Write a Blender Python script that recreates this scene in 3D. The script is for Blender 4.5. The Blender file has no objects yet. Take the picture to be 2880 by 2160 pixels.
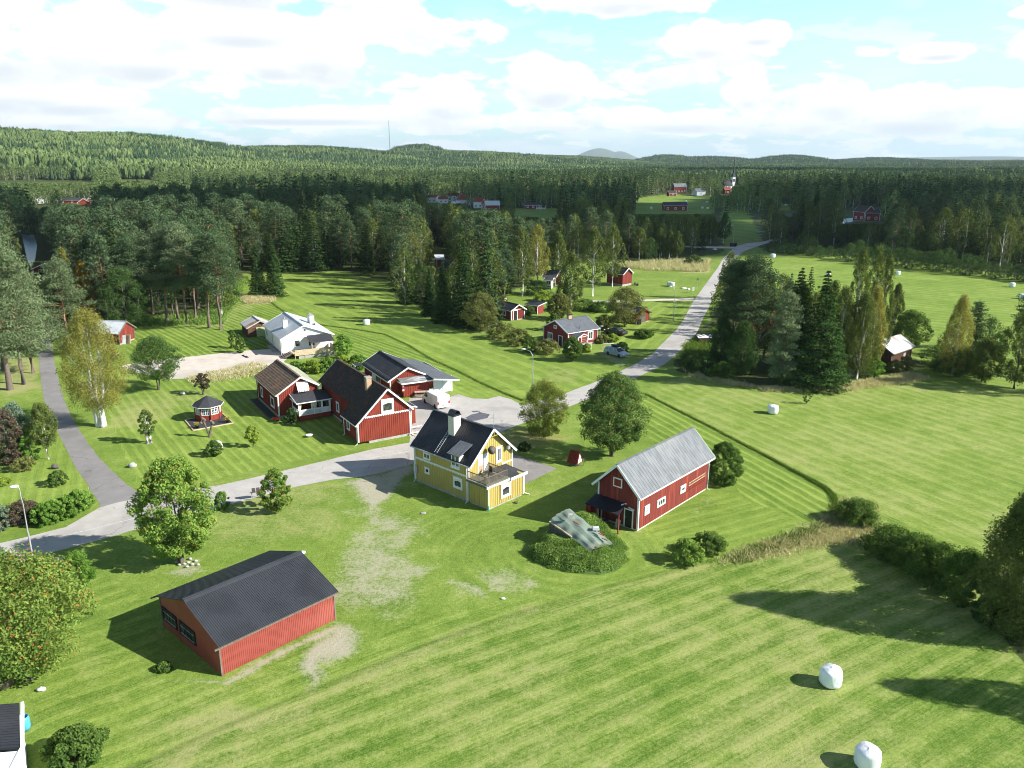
import bpy, math, random
import numpy as np
from mathutils import Vector, Matrix

# ------------------------------------------------------------------ camera
CAMH = 33.0
FPX, PITCH = 2217.1, math.radians(15.906)
scene = bpy.context.scene
C = scene.collection
cam_d = bpy.data.cameras.new("camera")
cam_d.sensor_width = 36.0
cam_d.lens = FPX / 2880.0 * 36.0
cam_d.clip_start = 0.5
cam_d.clip_end = 60000
cam = bpy.data.objects.new("camera", cam_d)
C.objects.link(cam)
cam.location = (0, 0, CAMH)
cam.rotation_euler = (math.radians(90) - PITCH, 0, 0)
scene.camera = cam

# ------------------------------------------------------------------ light
SUN_AZ, SUN_EL = math.radians(103.5), math.radians(31)      # clockwise from +Y
sun_vec = Vector((math.sin(SUN_AZ) * math.cos(SUN_EL), math.cos(SUN_AZ) * math.cos(SUN_EL), math.sin(SUN_EL)))
sl = bpy.data.lights.new("sun", 'SUN')
sl.energy = 5.0
sl.angle = math.radians(0.55)
sl.color = (1.0, 0.955, 0.88)
sun = bpy.data.objects.new("sun", sl)
C.objects.link(sun)
sun.rotation_euler = (-sun_vec).to_track_quat('-Z', 'Y').to_euler()

scene.view_settings.view_transform = 'Standard'
scene.view_settings.look = 'None'
scene.view_settings.exposure = 0.86
scene.view_settings.gamma = 1.0
scene.view_settings.use_curve_mapping = False
scene.cycles.max_bounces = 5
scene.cycles.diffuse_bounces = 3
scene.cycles.glossy_bounces = 2
scene.cycles.transmission_bounces = 2
scene.cycles.transparent_max_bounces = 6
scene.cycles.volume_bounces = 0
scene.cycles.use_adaptive_sampling = True
scene.cycles.adaptive_threshold = 0.015
scene.cycles.use_denoising = True
scene.cycles.caustics_reflective = False
scene.cycles.caustics_refractive = False
scene.cycles.sample_clamp_indirect = 6
scene.cycles.filter_width = 1.0

KD = 2880.0 / 2212.0


def at(px, py, z=0.0):
    """ground (or height z) point of a place measured in the 2880 px photograph"""
    X = (px - 1440) / FPX
    Y = -(py - 1080) / FPX
    d = (X, math.cos(PITCH) + Y * math.sin(PITCH), -math.sin(PITCH) + Y * math.cos(PITCH))
    t = (CAMH - z) / -d[2]
    return Vector((d[0] * t, d[1] * t, z))


def ad(dx, dy, z=0.0):
    return at(dx * KD, dy * KD, z)


def pix(P):
    """2212-wide picture position of a world point"""
    x, y, z = P[0], P[1], P[2] - CAMH
    d = y * math.cos(PITCH) - z * math.sin(PITCH)
    u = y * math.sin(PITCH) + z * math.cos(PITCH)
    return ((1440 + FPX * x / d) / KD, (1080 - FPX * u / d) / KD, d)


def height_for(base, topy):
    """real height of something standing at base whose top is seen at row topy (2212 scale)"""
    lo, hi = 0.0, 240.0
    for _ in range(40):
        m = (lo + hi) / 2
        if pix((base[0], base[1], base[2] + m))[1] > topy: lo = m
        else: hi = m
    return lo


# ------------------------------------------------------------------ materials
def newmat(name):
    m = bpy.data.materials.new(name)
    m.use_nodes = True
    nt = m.node_tree
    nt.nodes.clear()
    out = nt.nodes.new('ShaderNodeOutputMaterial')
    return m, nt, out


def N(nt, typ, **kw):
    n = nt.nodes.new(typ)
    for k, v in kw.items():
        if k.startswith('i_'):
            key = k[2:]
            key = int(key) if key.isdigit() else key.replace('_', ' ')
            n.inputs[key].default_value = v
        else:
            setattr(n, k, v)
    return n


def mathn(nt, op, a, b=None, clamp=False):
    n = nt.nodes.new('ShaderNodeMath'); n.operation = op; n.use_clamp = clamp
    for i, v in enumerate((a, b)):
        if v is None: continue
        if isinstance(v, (int, float)): n.inputs[i].default_value = v
        else: nt.links.new(v, n.inputs[i])
    return n.outputs[0]


def mix(nt, fac, a, b):
    n = nt.nodes.new('ShaderNodeMix'); n.data_type = 'RGBA'
    for i, v in ((0, fac), (6, a), (7, b)):
        if isinstance(v, (int, float)): n.inputs[i].default_value = v
        elif isinstance(v, tuple): n.inputs[i].default_value = (*v, 1) if len(v) == 3 else v
        else: nt.links.new(v, n.inputs[i])
    return n.outputs[2]


def ramp(nt, x, a, b):
    """smooth 0..1 between a and b"""
    n = nt.nodes.new('ShaderNodeMapRange'); n.interpolation_type = 'SMOOTHSTEP'
    nt.links.new(x, n.inputs[0]); n.inputs[1].default_value = a; n.inputs[2].default_value = b
    return n.outputs[0]


def noise(nt, co, scale, detail=2, rough=0.55):
    n = nt.nodes.new('ShaderNodeTexNoise')
    n.inputs['Scale'].default_value = scale; n.inputs['Detail'].default_value = detail
    n.inputs['Roughness'].default_value = rough
    nt.links.new(co, n.inputs['Vector'])
    return n.outputs[0]


def surf(name, col, col2=None, rough=0.7, scale=3.0, bump=0.0, bscale=None, metal=0.0, spec=0.3, stretch=None, contrast=(0.35, 0.65), grime=None):
    """everyday surface: two related colours broken up by noise at two scales"""
    m, nt, out = newmat(name)
    p = nt.nodes.new('ShaderNodeBsdfPrincipled')
    tc = nt.nodes.new('ShaderNodeTexCoord')
    co = tc.outputs['Object']
    if stretch:
        mp = nt.nodes.new('ShaderNodeMapping'); mp.inputs['Scale'].default_value = stretch
        nt.links.new(co, mp.inputs[0]); co = mp.outputs[0]
    n1 = noise(nt, co, scale, 4, 0.6)
    c = mix(nt, ramp(nt, n1, *contrast), col, col2 or tuple(x * 0.8 for x in col))
    if grime:
        n3 = noise(nt, co, scale * 0.23, 3)
        c = mix(nt, ramp(nt, n3, 0.5, 0.72), c, grime)
    nt.links.new(c, p.inputs['Base Color'])
    p.inputs['Roughness'].default_value = rough
    p.inputs['Metallic'].default_value = metal
    p.inputs['Specular IOR Level'].default_value = spec
    if bump:
        bn = nt.nodes.new('ShaderNodeBump'); bn.inputs['Strength'].default_value = bump
        bn.inputs['Distance'].default_value = 0.03
        nt.links.new(noise(nt, co, bscale or scale * 6, 3), bn.inputs['Height'])
        nt.links.new(bn.outputs[0], p.inputs['Normal'])
    nt.links.new(p.outputs[0], out.inputs[0])
    return m


M = {}
M['red'] = surf('falu_red_boards', (0.27, 0.048, 0.028), (0.20, 0.034, 0.022), 0.85, 1.6, stretch=(6, 6, .5))
M['red_old'] = surf('weathered_red_boards', (0.215, 0.040, 0.028), (0.145, 0.028, 0.024), 0.9, 1.3, stretch=(7, 7, .35), grime=(0.34, 0.06, 0.035))
M['red_house'] = surf('crimson_boards', (0.27, 0.045, 0.040), (0.215, 0.036, 0.032), 0.8, 1.6, stretch=(6, 6, .5))
M['red_sheet'] = surf('red_painted_sheet', (0.31, 0.066, 0.052), (0.265, 0.055, 0.043), 0.45, 0.8, spec=0.5, stretch=(1, 1, 1.6), grime=(0.36, 0.095, 0.075))
M['yellow'] = surf('ochre_boards', (0.47, 0.375, 0.115), (0.41, 0.32, 0.09), 0.8, 1.4, stretch=(6, 6, .5))
M['white'] = surf('white_paint', (0.82, 0.82, 0.80), (0.74, 0.74, 0.71), 0.55, 2.0)
M['render'] = surf('white_render', (0.86, 0.85, 0.82), (0.78, 0.76, 0.72), 0.85, 0.8, bump=0.2)
M['concrete'] = surf('concrete', (0.42, 0.41, 0.38), (0.30, 0.30, 0.28), 0.9, 1.8, bump=0.3)
M['black_roof'] = surf('black_sheet_roof', (0.030, 0.033, 0.042), (0.020, 0.022, 0.029), 0.42, 0.6, spec=0.5, grime=(0.045, 0.047, 0.055))
M['char_roof'] = surf('charcoal_sheet_roof', (0.045, 0.049, 0.058), (0.033, 0.036, 0.043), 0.5, 0.45, spec=0.5, grime=(0.065, 0.068, 0.075))
M['felt'] = surf('dark_roofing_felt', (0.050, 0.054, 0.062), (0.038, 0.041, 0.048), 0.85, 1.6, bump=0.2, grime=(0.065, 0.067, 0.072))
M['felt_light'] = surf('grey_roofing_felt', (0.13, 0.145, 0.165), (0.105, 0.117, 0.135), 0.85, 1.3, bump=0.2)
M['felt_worn'] = surf('worn_felt_with_pale_flakes', (0.19, 0.20, 0.205), (0.14, 0.148, 0.155), 0.85, 2.2, grime=(0.6, 0.62, 0.62), stretch=(2.2, .7, 1))
M['zinc'] = surf('grey_sheet_roof', (0.205, 0.218, 0.232), (0.150, 0.162, 0.176), 0.6, 0.9, spec=0.25, stretch=(2.5, 1, 1), grime=(0.25, 0.26, 0.26))
M['pale_metal'] = surf('pale_sheet_roof', (0.56, 0.60, 0.63), (0.48, 0.52, 0.56), 0.5, 0.8, spec=0.4)
M['rust_metal'] = surf('rust_stained_sheet', (0.70, 0.70, 0.68), (0.60, 0.60, 0.60), 0.55, 1.2, grime=(0.33, 0.17, 0.10), stretch=(1.6, .6, 1))
M['tile_dark'] = surf('dark_lichened_tiles', (0.088, 0.064, 0.054), (0.048, 0.039, 0.036), 0.9, 3.2, bump=0.6, grime=(0.125, 0.060, 0.044))
M['tile_brown'] = surf('brown_weathered_tiles', (0.20, 0.145, 0.105), (0.13, 0.095, 0.075), 0.9, 2.6, bump=0.6, grime=(0.26, 0.155, 0.095))
M['tile_pale'] = surf('pale_lichened_tiles', (0.42, 0.43, 0.33), (0.34, 0.34, 0.26), 0.9, 2.6, bump=0.4)
M['tile_red'] = surf('red_clay_tiles', (0.34, 0.085, 0.06), (0.27, 0.065, 0.05), 0.8, 2.0)
M['brick_tan'] = surf('tan_brick', (0.52, 0.36, 0.23), (0.42, 0.28, 0.18), 0.9, 6.0, bump=0.3)
M['brick_pale'] = surf('pale_brick', (0.70, 0.66, 0.56), (0.60, 0.55, 0.46), 0.9, 7.0, bump=0.4, stretch=(1, 1, 3))
M['wood'] = surf('new_pine_boards', (0.58, 0.47, 0.31), (0.48, 0.37, 0.24), 0.75, 2.0, stretch=(1, 1, 4))
M['wood_grey'] = surf('grey_weathered_wood', (0.20, 0.165, 0.135), (0.13, 0.11, 0.095), 0.9, 2.0, stretch=(4, 4, 1))
M['log'] = surf('brown_timber_logs', (0.16, 0.085, 0.05), (0.10, 0.055, 0.035), 0.9, 2.0, stretch=(1, 1, 5))
M['black'] = surf('black_plastic', (0.022, 0.023, 0.026), (0.015, 0.015, 0.017), 0.5, 2.0)
M['rubber'] = surf('rubber', (0.02, 0.02, 0.021), (0.028, 0.028, 0.03), 0.9, 3.0)
M['galv'] = surf('galvanised_steel', (0.50, 0.52, 0.53), (0.42, 0.44, 0.46), 0.45, 3.0, metal=0.4)
M['stone'] = surf('pale_granite', (0.55, 0.53, 0.49), (0.36, 0.34, 0.32), 0.9, 3.0, bump=0.5)
M['stone_dark'] = surf('dark_field_stone', (0.14, 0.13, 0.12), (0.08, 0.075, 0.07), 0.9, 3.0, bump=0.5)
M['pale_door'] = surf('pale_blue_panel', (0.60, 0.66, 0.68), (0.53, 0.59, 0.61), 0.5, 1.0)
M['green_door'] = surf('sage_green_planks', (0.42, 0.47, 0.22), (0.35, 0.40, 0.18), 0.8, 1.5)
M['silver'] = surf('silver_car_paint', (0.50, 0.54, 0.57), (0.47, 0.51, 0.54), 0.25, 1.0, metal=0.35, spec=0.6)
M['car_black'] = surf('black_car_paint', (0.02, 0.022, 0.028), (0.016, 0.018, 0.022), 0.18, 1.0, spec=0.7)
M['van_white'] = surf('white_van_paint', (0.84, 0.85, 0.86), (0.80, 0.81, 0.82), 0.3, 0.7, spec=0.5)
M['bale'] = surf('white_stretch_film', (0.84, 0.87, 0.88), (0.76, 0.80, 0.82), 0.32, 1.5, bump=0.7, bscale=3.5, spec=0.5, stretch=(1, 1, .35))
M['barrel'] = surf('blue_plastic', (0.09, 0.40, 0.62), (0.08, 0.35, 0.55), 0.4, 2.0)
M['tarp'] = surf('grey_green_tarpaulin', (0.205, 0.265, 0.215), (0.15, 0.195, 0.155), 0.7, 0.9, bump=0.8, bscale=1.6, grime=(0.19, 0.18, 0.13))
M['tail'] = surf('red_lens', (0.5, 0.03, 0.02), None, 0.3)
M['lens'] = surf('clear_lens', (0.8, 0.82, 0.82), None, 0.15, spec=0.8)
M['cloth'] = surf('cream_cloth', (0.70, 0.62, 0.44), (0.6, 0.52, 0.36), 0.9, 3.0)
M['berry'] = surf('orange_berries', (0.62, 0.17, 0.035), (0.48, 0.10, 0.03), 0.5, 4.0)
M['petal_red'] = surf('red_petals', (0.6, 0.05, 0.03), (0.5, 0.03, 0.02), 0.7, 4.0)
M['petal_yellow'] = surf('yellow_petals', (0.8, 0.5, 0.08), (0.7, 0.3, 0.08), 0.7, 4.0)
M['soil'] = surf('soil', (0.10, 0.07, 0.05), (0.07, 0.05, 0.035), 0.95, 3.0)
M['slate'] = surf('dark_gravel', (0.055, 0.058, 0.065), (0.04, 0.042, 0.048), 0.9, 12.0, bump=0.5)
M['bark_grey'] = surf('grey_bark', (0.17, 0.145, 0.12), (0.10, 0.085, 0.07), 0.95, 3.0, bump=0.6, stretch=(4, 4, 1))
M['bark_birch'] = surf('birch_bark', (0.72, 0.70, 0.66), (0.58, 0.56, 0.52), 0.8, 1.5, grime=(0.06, 0.055, 0.05), stretch=(1, 1, 3), contrast=(.4, .6))
M['teal'] = surf('teal_plastic', (0.05, 0.42, 0.38), None, 0.5)
M['gold'] = surf('yellow_plastic', (0.75, 0.55, 0.05), None, 0.5)


def pine_bark():
    m, nt, out = newmat('pine_bark')
    p = nt.nodes.new('ShaderNodeBsdfPrincipled'); tc = nt.nodes.new('ShaderNodeTexCoord')
    sep = nt.nodes.new('ShaderNodeSeparateXYZ'); nt.links.new(tc.outputs['Object'], sep.inputs[0])
    n1 = noise(nt, tc.outputs['Object'], 3.0, 3)
    c = mix(nt, ramp(nt, sep.outputs[2], 3.5, 9.0), (0.15, 0.12, 0.10), (0.40, 0.19, 0.085))
    c = mix(nt, ramp(nt, n1, 0.4, 0.7), c, (0.12, 0.085, 0.065))
    nt.links.new(c, p.inputs['Base Color']); p.inputs['Roughness'].default_value = 0.95
    nt.links.new(p.outputs[0], out.inputs[0])
    return m


M['bark_pine'] = pine_bark()


def glass():
    m, nt, out = newmat('window_glass')
    p = nt.nodes.new('ShaderNodeBsdfPrincipled'); tc = nt.nodes.new('ShaderNodeTexCoord')
    n1 = noise(nt, tc.outputs['Object'], 1.3, 2)
    c = mix(nt, ramp(nt, n1, 0.4, 0.62), (0.015, 0.022, 0.024), (0.09, 0.10, 0.095))
    nt.links.new(c, p.inputs['Base Color']); p.inputs['Roughness'].default_value = 0.06
    p.inputs['Specular IOR Level'].default_value = 0.9
    nt.links.new(p.outputs[0], out.inputs[0])
    return m


M['glass'] = glass()


def leafmat(name, dark, light, trans=0.35, rnd=0.35):
    m, nt, out = newmat(name)
    a = nt.nodes.new('ShaderNodeAttribute'); a.attribute_name = 'tone'
    oi = nt.nodes.new('ShaderNodeObjectInfo')
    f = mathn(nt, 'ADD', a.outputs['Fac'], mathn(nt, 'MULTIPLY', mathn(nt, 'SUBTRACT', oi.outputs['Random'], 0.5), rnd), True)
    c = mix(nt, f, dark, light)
    d = nt.nodes.new('ShaderNodeBsdfDiffuse'); t = nt.nodes.new('ShaderNodeBsdfTranslucent')
    nt.links.new(c, d.inputs[0])
    tcx = mix(nt, 0.5, c, (light[0] * 1.25, light[1] * 1.2, light[2] * .6))
    nt.links.new(tcx, t.inputs[0])
    mx = nt.nodes.new('ShaderNodeMixShader'); mx.inputs[0].default_value = trans
    nt.links.new(d.outputs[0], mx.inputs[1]); nt.links.new(t.outputs[0], mx.inputs[2])
    nt.links.new(mx.outputs[0], out.inputs[0])
    return m


M['pine'] = leafmat('pine_needles', (0.042, 0.074, 0.036), (0.118, 0.178, 0.084), 0.22)
M['pine_lit'] = leafmat('pale_pine_needles', (0.090, 0.135, 0.065), (0.21, 0.27, 0.14), 0.22)  # paler needle colour for some of the pines
M['spruce'] = leafmat('spruce_needles', (0.022, 0.045, 0.018), (0.062, 0.120, 0.030), 0.15)
M['birch'] = leafmat('birch_leaves', (0.065, 0.098, 0.026), (0.185, 0.225, 0.062), 0.30)
M['birch_gold'] = leafmat('golden_birch_leaves', (0.17, 0.18, 0.045), (0.38, 0.36, 0.095), 0.36)
M['oak'] = leafmat('dense_green_leaves', (0.035, 0.078, 0.025), (0.095, 0.165, 0.048), 0.30)
M['rowan'] = leafmat('rowan_leaves', (0.050, 0.110, 0.030), (0.175, 0.265, 0.075), 0.28)
M['rowan_bright'] = leafmat('bright_rowan_leaves', (0.075, 0.165, 0.028), (0.285, 0.41, 0.085), 0.30)
M['lime'] = leafmat('lime_green_leaves', (0.19, 0.28, 0.045), (0.38, 0.48, 0.08), 0.4)
M['hedge'] = leafmat('hedge_leaves', (0.050, 0.105, 0.025), (0.16, 0.25, 0.055), 0.28)
M['hedge_bright'] = leafmat('bright_hedge_leaves', (0.085, 0.19, 0.032), (0.24, 0.40, 0.075), 0.38)
M['olive'] = leafmat('olive_leaves', (0.105, 0.122, 0.038), (0.25, 0.265, 0.085), 0.28)
M['yellowgreen'] = leafmat('yellow_green_leaves', (0.085, 0.125, 0.026), (0.30, 0.34, 0.075), 0.3)
M['rowan_mid'] = leafmat('muted_rowan_leaves', (0.075, 0.140, 0.028), (0.275, 0.365, 0.082), 0.3)
M['purple'] = leafmat('purple_brown_leaves', (0.070, 0.056, 0.040), (0.150, 0.115, 0.080), 0.25)
M['amber'] = leafmat('amber_leaves', (0.25, 0.17, 0.03), (0.46, 0.34, 0.06), 0.36)
M['bluegrey'] = leafmat('blue_grey_leaves', (0.115, 0.175, 0.110), (0.235, 0.310, 0.215), 0.25)
M['weeds'] = leafmat('weedy_leaves', (0.085, 0.170, 0.034), (0.30, 0.43, 0.11), 0.40)
M['straw'] = leafmat('dry_straw', (0.34, 0.34, 0.15), (0.68, 0.62, 0.38), 0.3)
M['grassblade'] = leafmat('long_grass', (0.075, 0.145, 0.022), (0.175, 0.270, 0.050), 0.35)
M['needle_far'] = leafmat('far_needles', (0.026, 0.058, 0.027), (0.105, 0.172, 0.072), 0.2, 0.6)
M['leaf_far'] = leafmat('far_leaves', (0.080, 0.130, 0.044), (0.23, 0.30, 0.11), 0.3, 0.6)
# ------------------------------------------------------------------ sky
def build_world():
    w = bpy.data.worlds.new("World"); scene.world = w; w.use_nodes = True
    nt = w.node_tree; nt.nodes.clear()
    out = nt.nodes.new('ShaderNodeOutputWorld'); bg = nt.nodes.new('ShaderNodeBackground')
    sky = nt.nodes.new('ShaderNodeTexSky'); sky.sky_type = 'NISHITA'
    sky.sun_disc = False; sky.sun_elevation = SUN_EL; sky.sun_rotation = SUN_AZ
    sky.altitude = 200; sky.air_density = 1.0; sky.dust_density = 0.6; sky.ozone_density = 1.4
    tc = nt.nodes.new('ShaderNodeTexCoord')
    V = tc.outputs['Generated']
    nv = nt.nodes.new('ShaderNodeVectorMath'); nv.operation = 'NORMALIZE'; nt.links.new(V, nv.inputs[0]); V = nv.outputs[0]
    sep = nt.nodes.new('ShaderNodeSeparateXYZ'); nt.links.new(V, sep.inputs[0])
    X, Y, Z = sep.outputs
    az = mathn(nt, 'ARCTAN2', X, Y)
    el = mathn(nt, 'ARCSINE', Z)
    # cloud deck coordinates: direction projected on a layer overhead
    zz = mathn(nt, 'ADD', mathn(nt, 'MAXIMUM', Z, 0.0), 0.16)
    cx = nt.nodes.new('ShaderNodeCombineXYZ')
    nt.links.new(mathn(nt, 'DIVIDE', X, zz), cx.inputs[0]); nt.links.new(mathn(nt, 'DIVIDE', Y, zz), cx.inputs[1])
    deck = cx.outputs[0]
    # puffy texture in angle space
    ca = nt.nodes.new('ShaderNodeCombineXYZ')
    nt.links.new(az, ca.inputs[0]); nt.links.new(mathn(nt, 'MULTIPLY', el, 1.7), ca.inputs[1])
    puff = noise(nt, ca.outputs[0], 7.5, 10, 0.56)
    fine = noise(nt, ca.outputs[0], 26.0, 6, 0.6)
    # heaps of cloud (centre px, centre py, half width, half height) in the 2212 picture
    blobs = [(-20, 60, 330, 110), (120, 215, 220, 34), (40, 195, 130, 50), (330, 120, 300, 60), (560, 130, 330, 45), (700, 100, 170, 90),
             (860, 75, 210, 62), (520, 60, 170, 45), (560, -40, 420, 60), (975, 215, 110, 50), (1190, 180, 120, 60), (1300, -10, 290, 45),
             (1490, 92, 150, 42), (1640, 75, 60, 25), (1430, 165, 140, 34), (1610, 200, 60, 55), (1690, 250, 190, 50), (1800, 215, 80, 50),
             (1980, 245, 240, 50), (1870, 112, 62, 16), (2030, 112, 80, 18), (2230, 105, 90, 30), (1500, 260, 260, 30), (1150, 265, 330, 26), (600, 250, 520, 22), (150, 262, 300, 20), (2260, 20, 60, 14)]
    mask = None; low = None
    for bx, by, rw, rh in blobs:
        X0 = (bx * KD - 1440) / FPX; Y0 = -(by * KD - 1080) / FPX
        d = Vector((X0, math.cos(PITCH) + Y0 * math.sin(PITCH), -math.sin(PITCH) + Y0 * math.cos(PITCH))).normalized()
        a0 = math.atan2(d.x, d.y); e0 = math.asin(d.z)
        ra = rw * KD / FPX * 0.95; re = rh * KD / FPX * 0.98
        dx = mathn(nt, 'DIVIDE', mathn(nt, 'SUBTRACT', az, a0), ra)
        dy = mathn(nt, 'DIVIDE', mathn(nt, 'SUBTRACT', el, e0), re)
        r2 = mathn(nt, 'ADD', mathn(nt, 'MULTIPLY', dx, dx), mathn(nt, 'MULTIPLY', dy, dy))
        b = mathn(nt, 'SUBTRACT', 1.0, r2)
        mask = b if mask is None else mathn(nt, 'MAXIMUM', mask, b)
        # underside of each heap
        u = mathn(nt, 'MULTIPLY', mathn(nt, 'MAXIMUM', b, 0.0), mathn(nt, 'MULTIPLY', dy, -1.0))
        low = u if low is None else mathn(nt, 'MAXIMUM', low, u)
    mask = mathn(nt, 'MAXIMUM', mask, -1.2)
    dens = mathn(nt, 'ADD', mathn(nt, 'MULTIPLY', mask, 0.50), mathn(nt, 'MULTIPLY', mathn(nt, 'SUBTRACT', puff, 0.5), 2.7))
    dens = mathn(nt, 'ADD', dens, mathn(nt, 'MULTIPLY', mathn(nt, 'SUBTRACT', fine, 0.5), 0.6))
    cover = ramp(nt, dens, 0.03, 0.20)
    # clouds thin and spread into a pale veil near the horizon
    veil = mathn(nt, 'SUBTRACT', 1.0, ramp(nt, el, 0.0, 0.16))
    streak = noise(nt, deck, 1.1, 5, 0.6)
    # anywhere out of the photographed part: broken cumulus
    outside = ramp(nt, el, 0.30, 0.40)
    oc = mathn(nt, 'MULTIPLY', outside, ramp(nt, streak, 0.50, 0.62))
    cover = mathn(nt, 'MAXIMUM', cover, oc)
    cover = mathn(nt, 'MAXIMUM', cover, mathn(nt, 'MULTIPLY', veil, mathn(nt, 'ADD', 0.10, mathn(nt, 'MULTIPLY', ramp(nt, streak, .44, .62), 0.55))))
    cb = nt.nodes.new('ShaderNodeCombineXYZ'); nt.links.new(mathn(nt, 'MULTIPLY', az, 1.0), cb.inputs[0]); nt.links.new(mathn(nt, 'MULTIPLY', el, 3.2), cb.inputs[1])
    small = noise(nt, cb.outputs[0], 13.0, 9, .58)
    cover = mathn(nt, 'MAXIMUM', cover, mathn(nt, 'MULTIPLY', ramp(nt, small, .515, .58), mathn(nt, 'SUBTRACT', 1.0, ramp(nt, el, .05, .19))))
    cover = mathn(nt, 'MINIMUM', cover, 1.0)
    grey = mathn(nt, 'MULTIPLY', ramp(nt, low, 0.10, 0.46), ramp(nt, puff, 0.36, 0.56))
    grey = mathn(nt, 'MULTIPLY', grey, 0.75)
    grey = mathn(nt, 'MAXIMUM', grey, mathn(nt, 'MULTIPLY', mathn(nt, 'MULTIPLY', ramp(nt, noise(nt, ca.outputs[0], 11.0, 6, .6), .49, .64), 0.42), ramp(nt, el, .0, .04)))
    ccol = mix(nt, grey, (6.7, 6.7, 6.7), (3.95, 4.35, 4.75))
    ccol = mix(nt, outside, ccol, (1.7, 1.8, 1.95))
    k = nt.nodes.new('ShaderNodeMix'); k.data_type = 'RGBA'; k.blend_type = 'MULTIPLY'; k.inputs[0].default_value = 1
    nt.links.new(sky.outputs[0], k.inputs[6]); nt.links.new(mix(nt, outside, SKYMUL, (.45, .48, .54)), k.inputs[7])
    skyc = mix(nt, mathn(nt, 'MULTIPLY', veil, 0.8), k.outputs[2], (2.9, 4.2, 4.9))
    col = mix(nt, cover, skyc, ccol)
    nt.links.new(col, bg.inputs[0]); bg.inputs[1].default_value = 0.10
    nt.links.new(bg.outputs[0], out.inputs[0])


SKYMUL = (1.30, 1.66, 1.62)
build_world()
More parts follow.
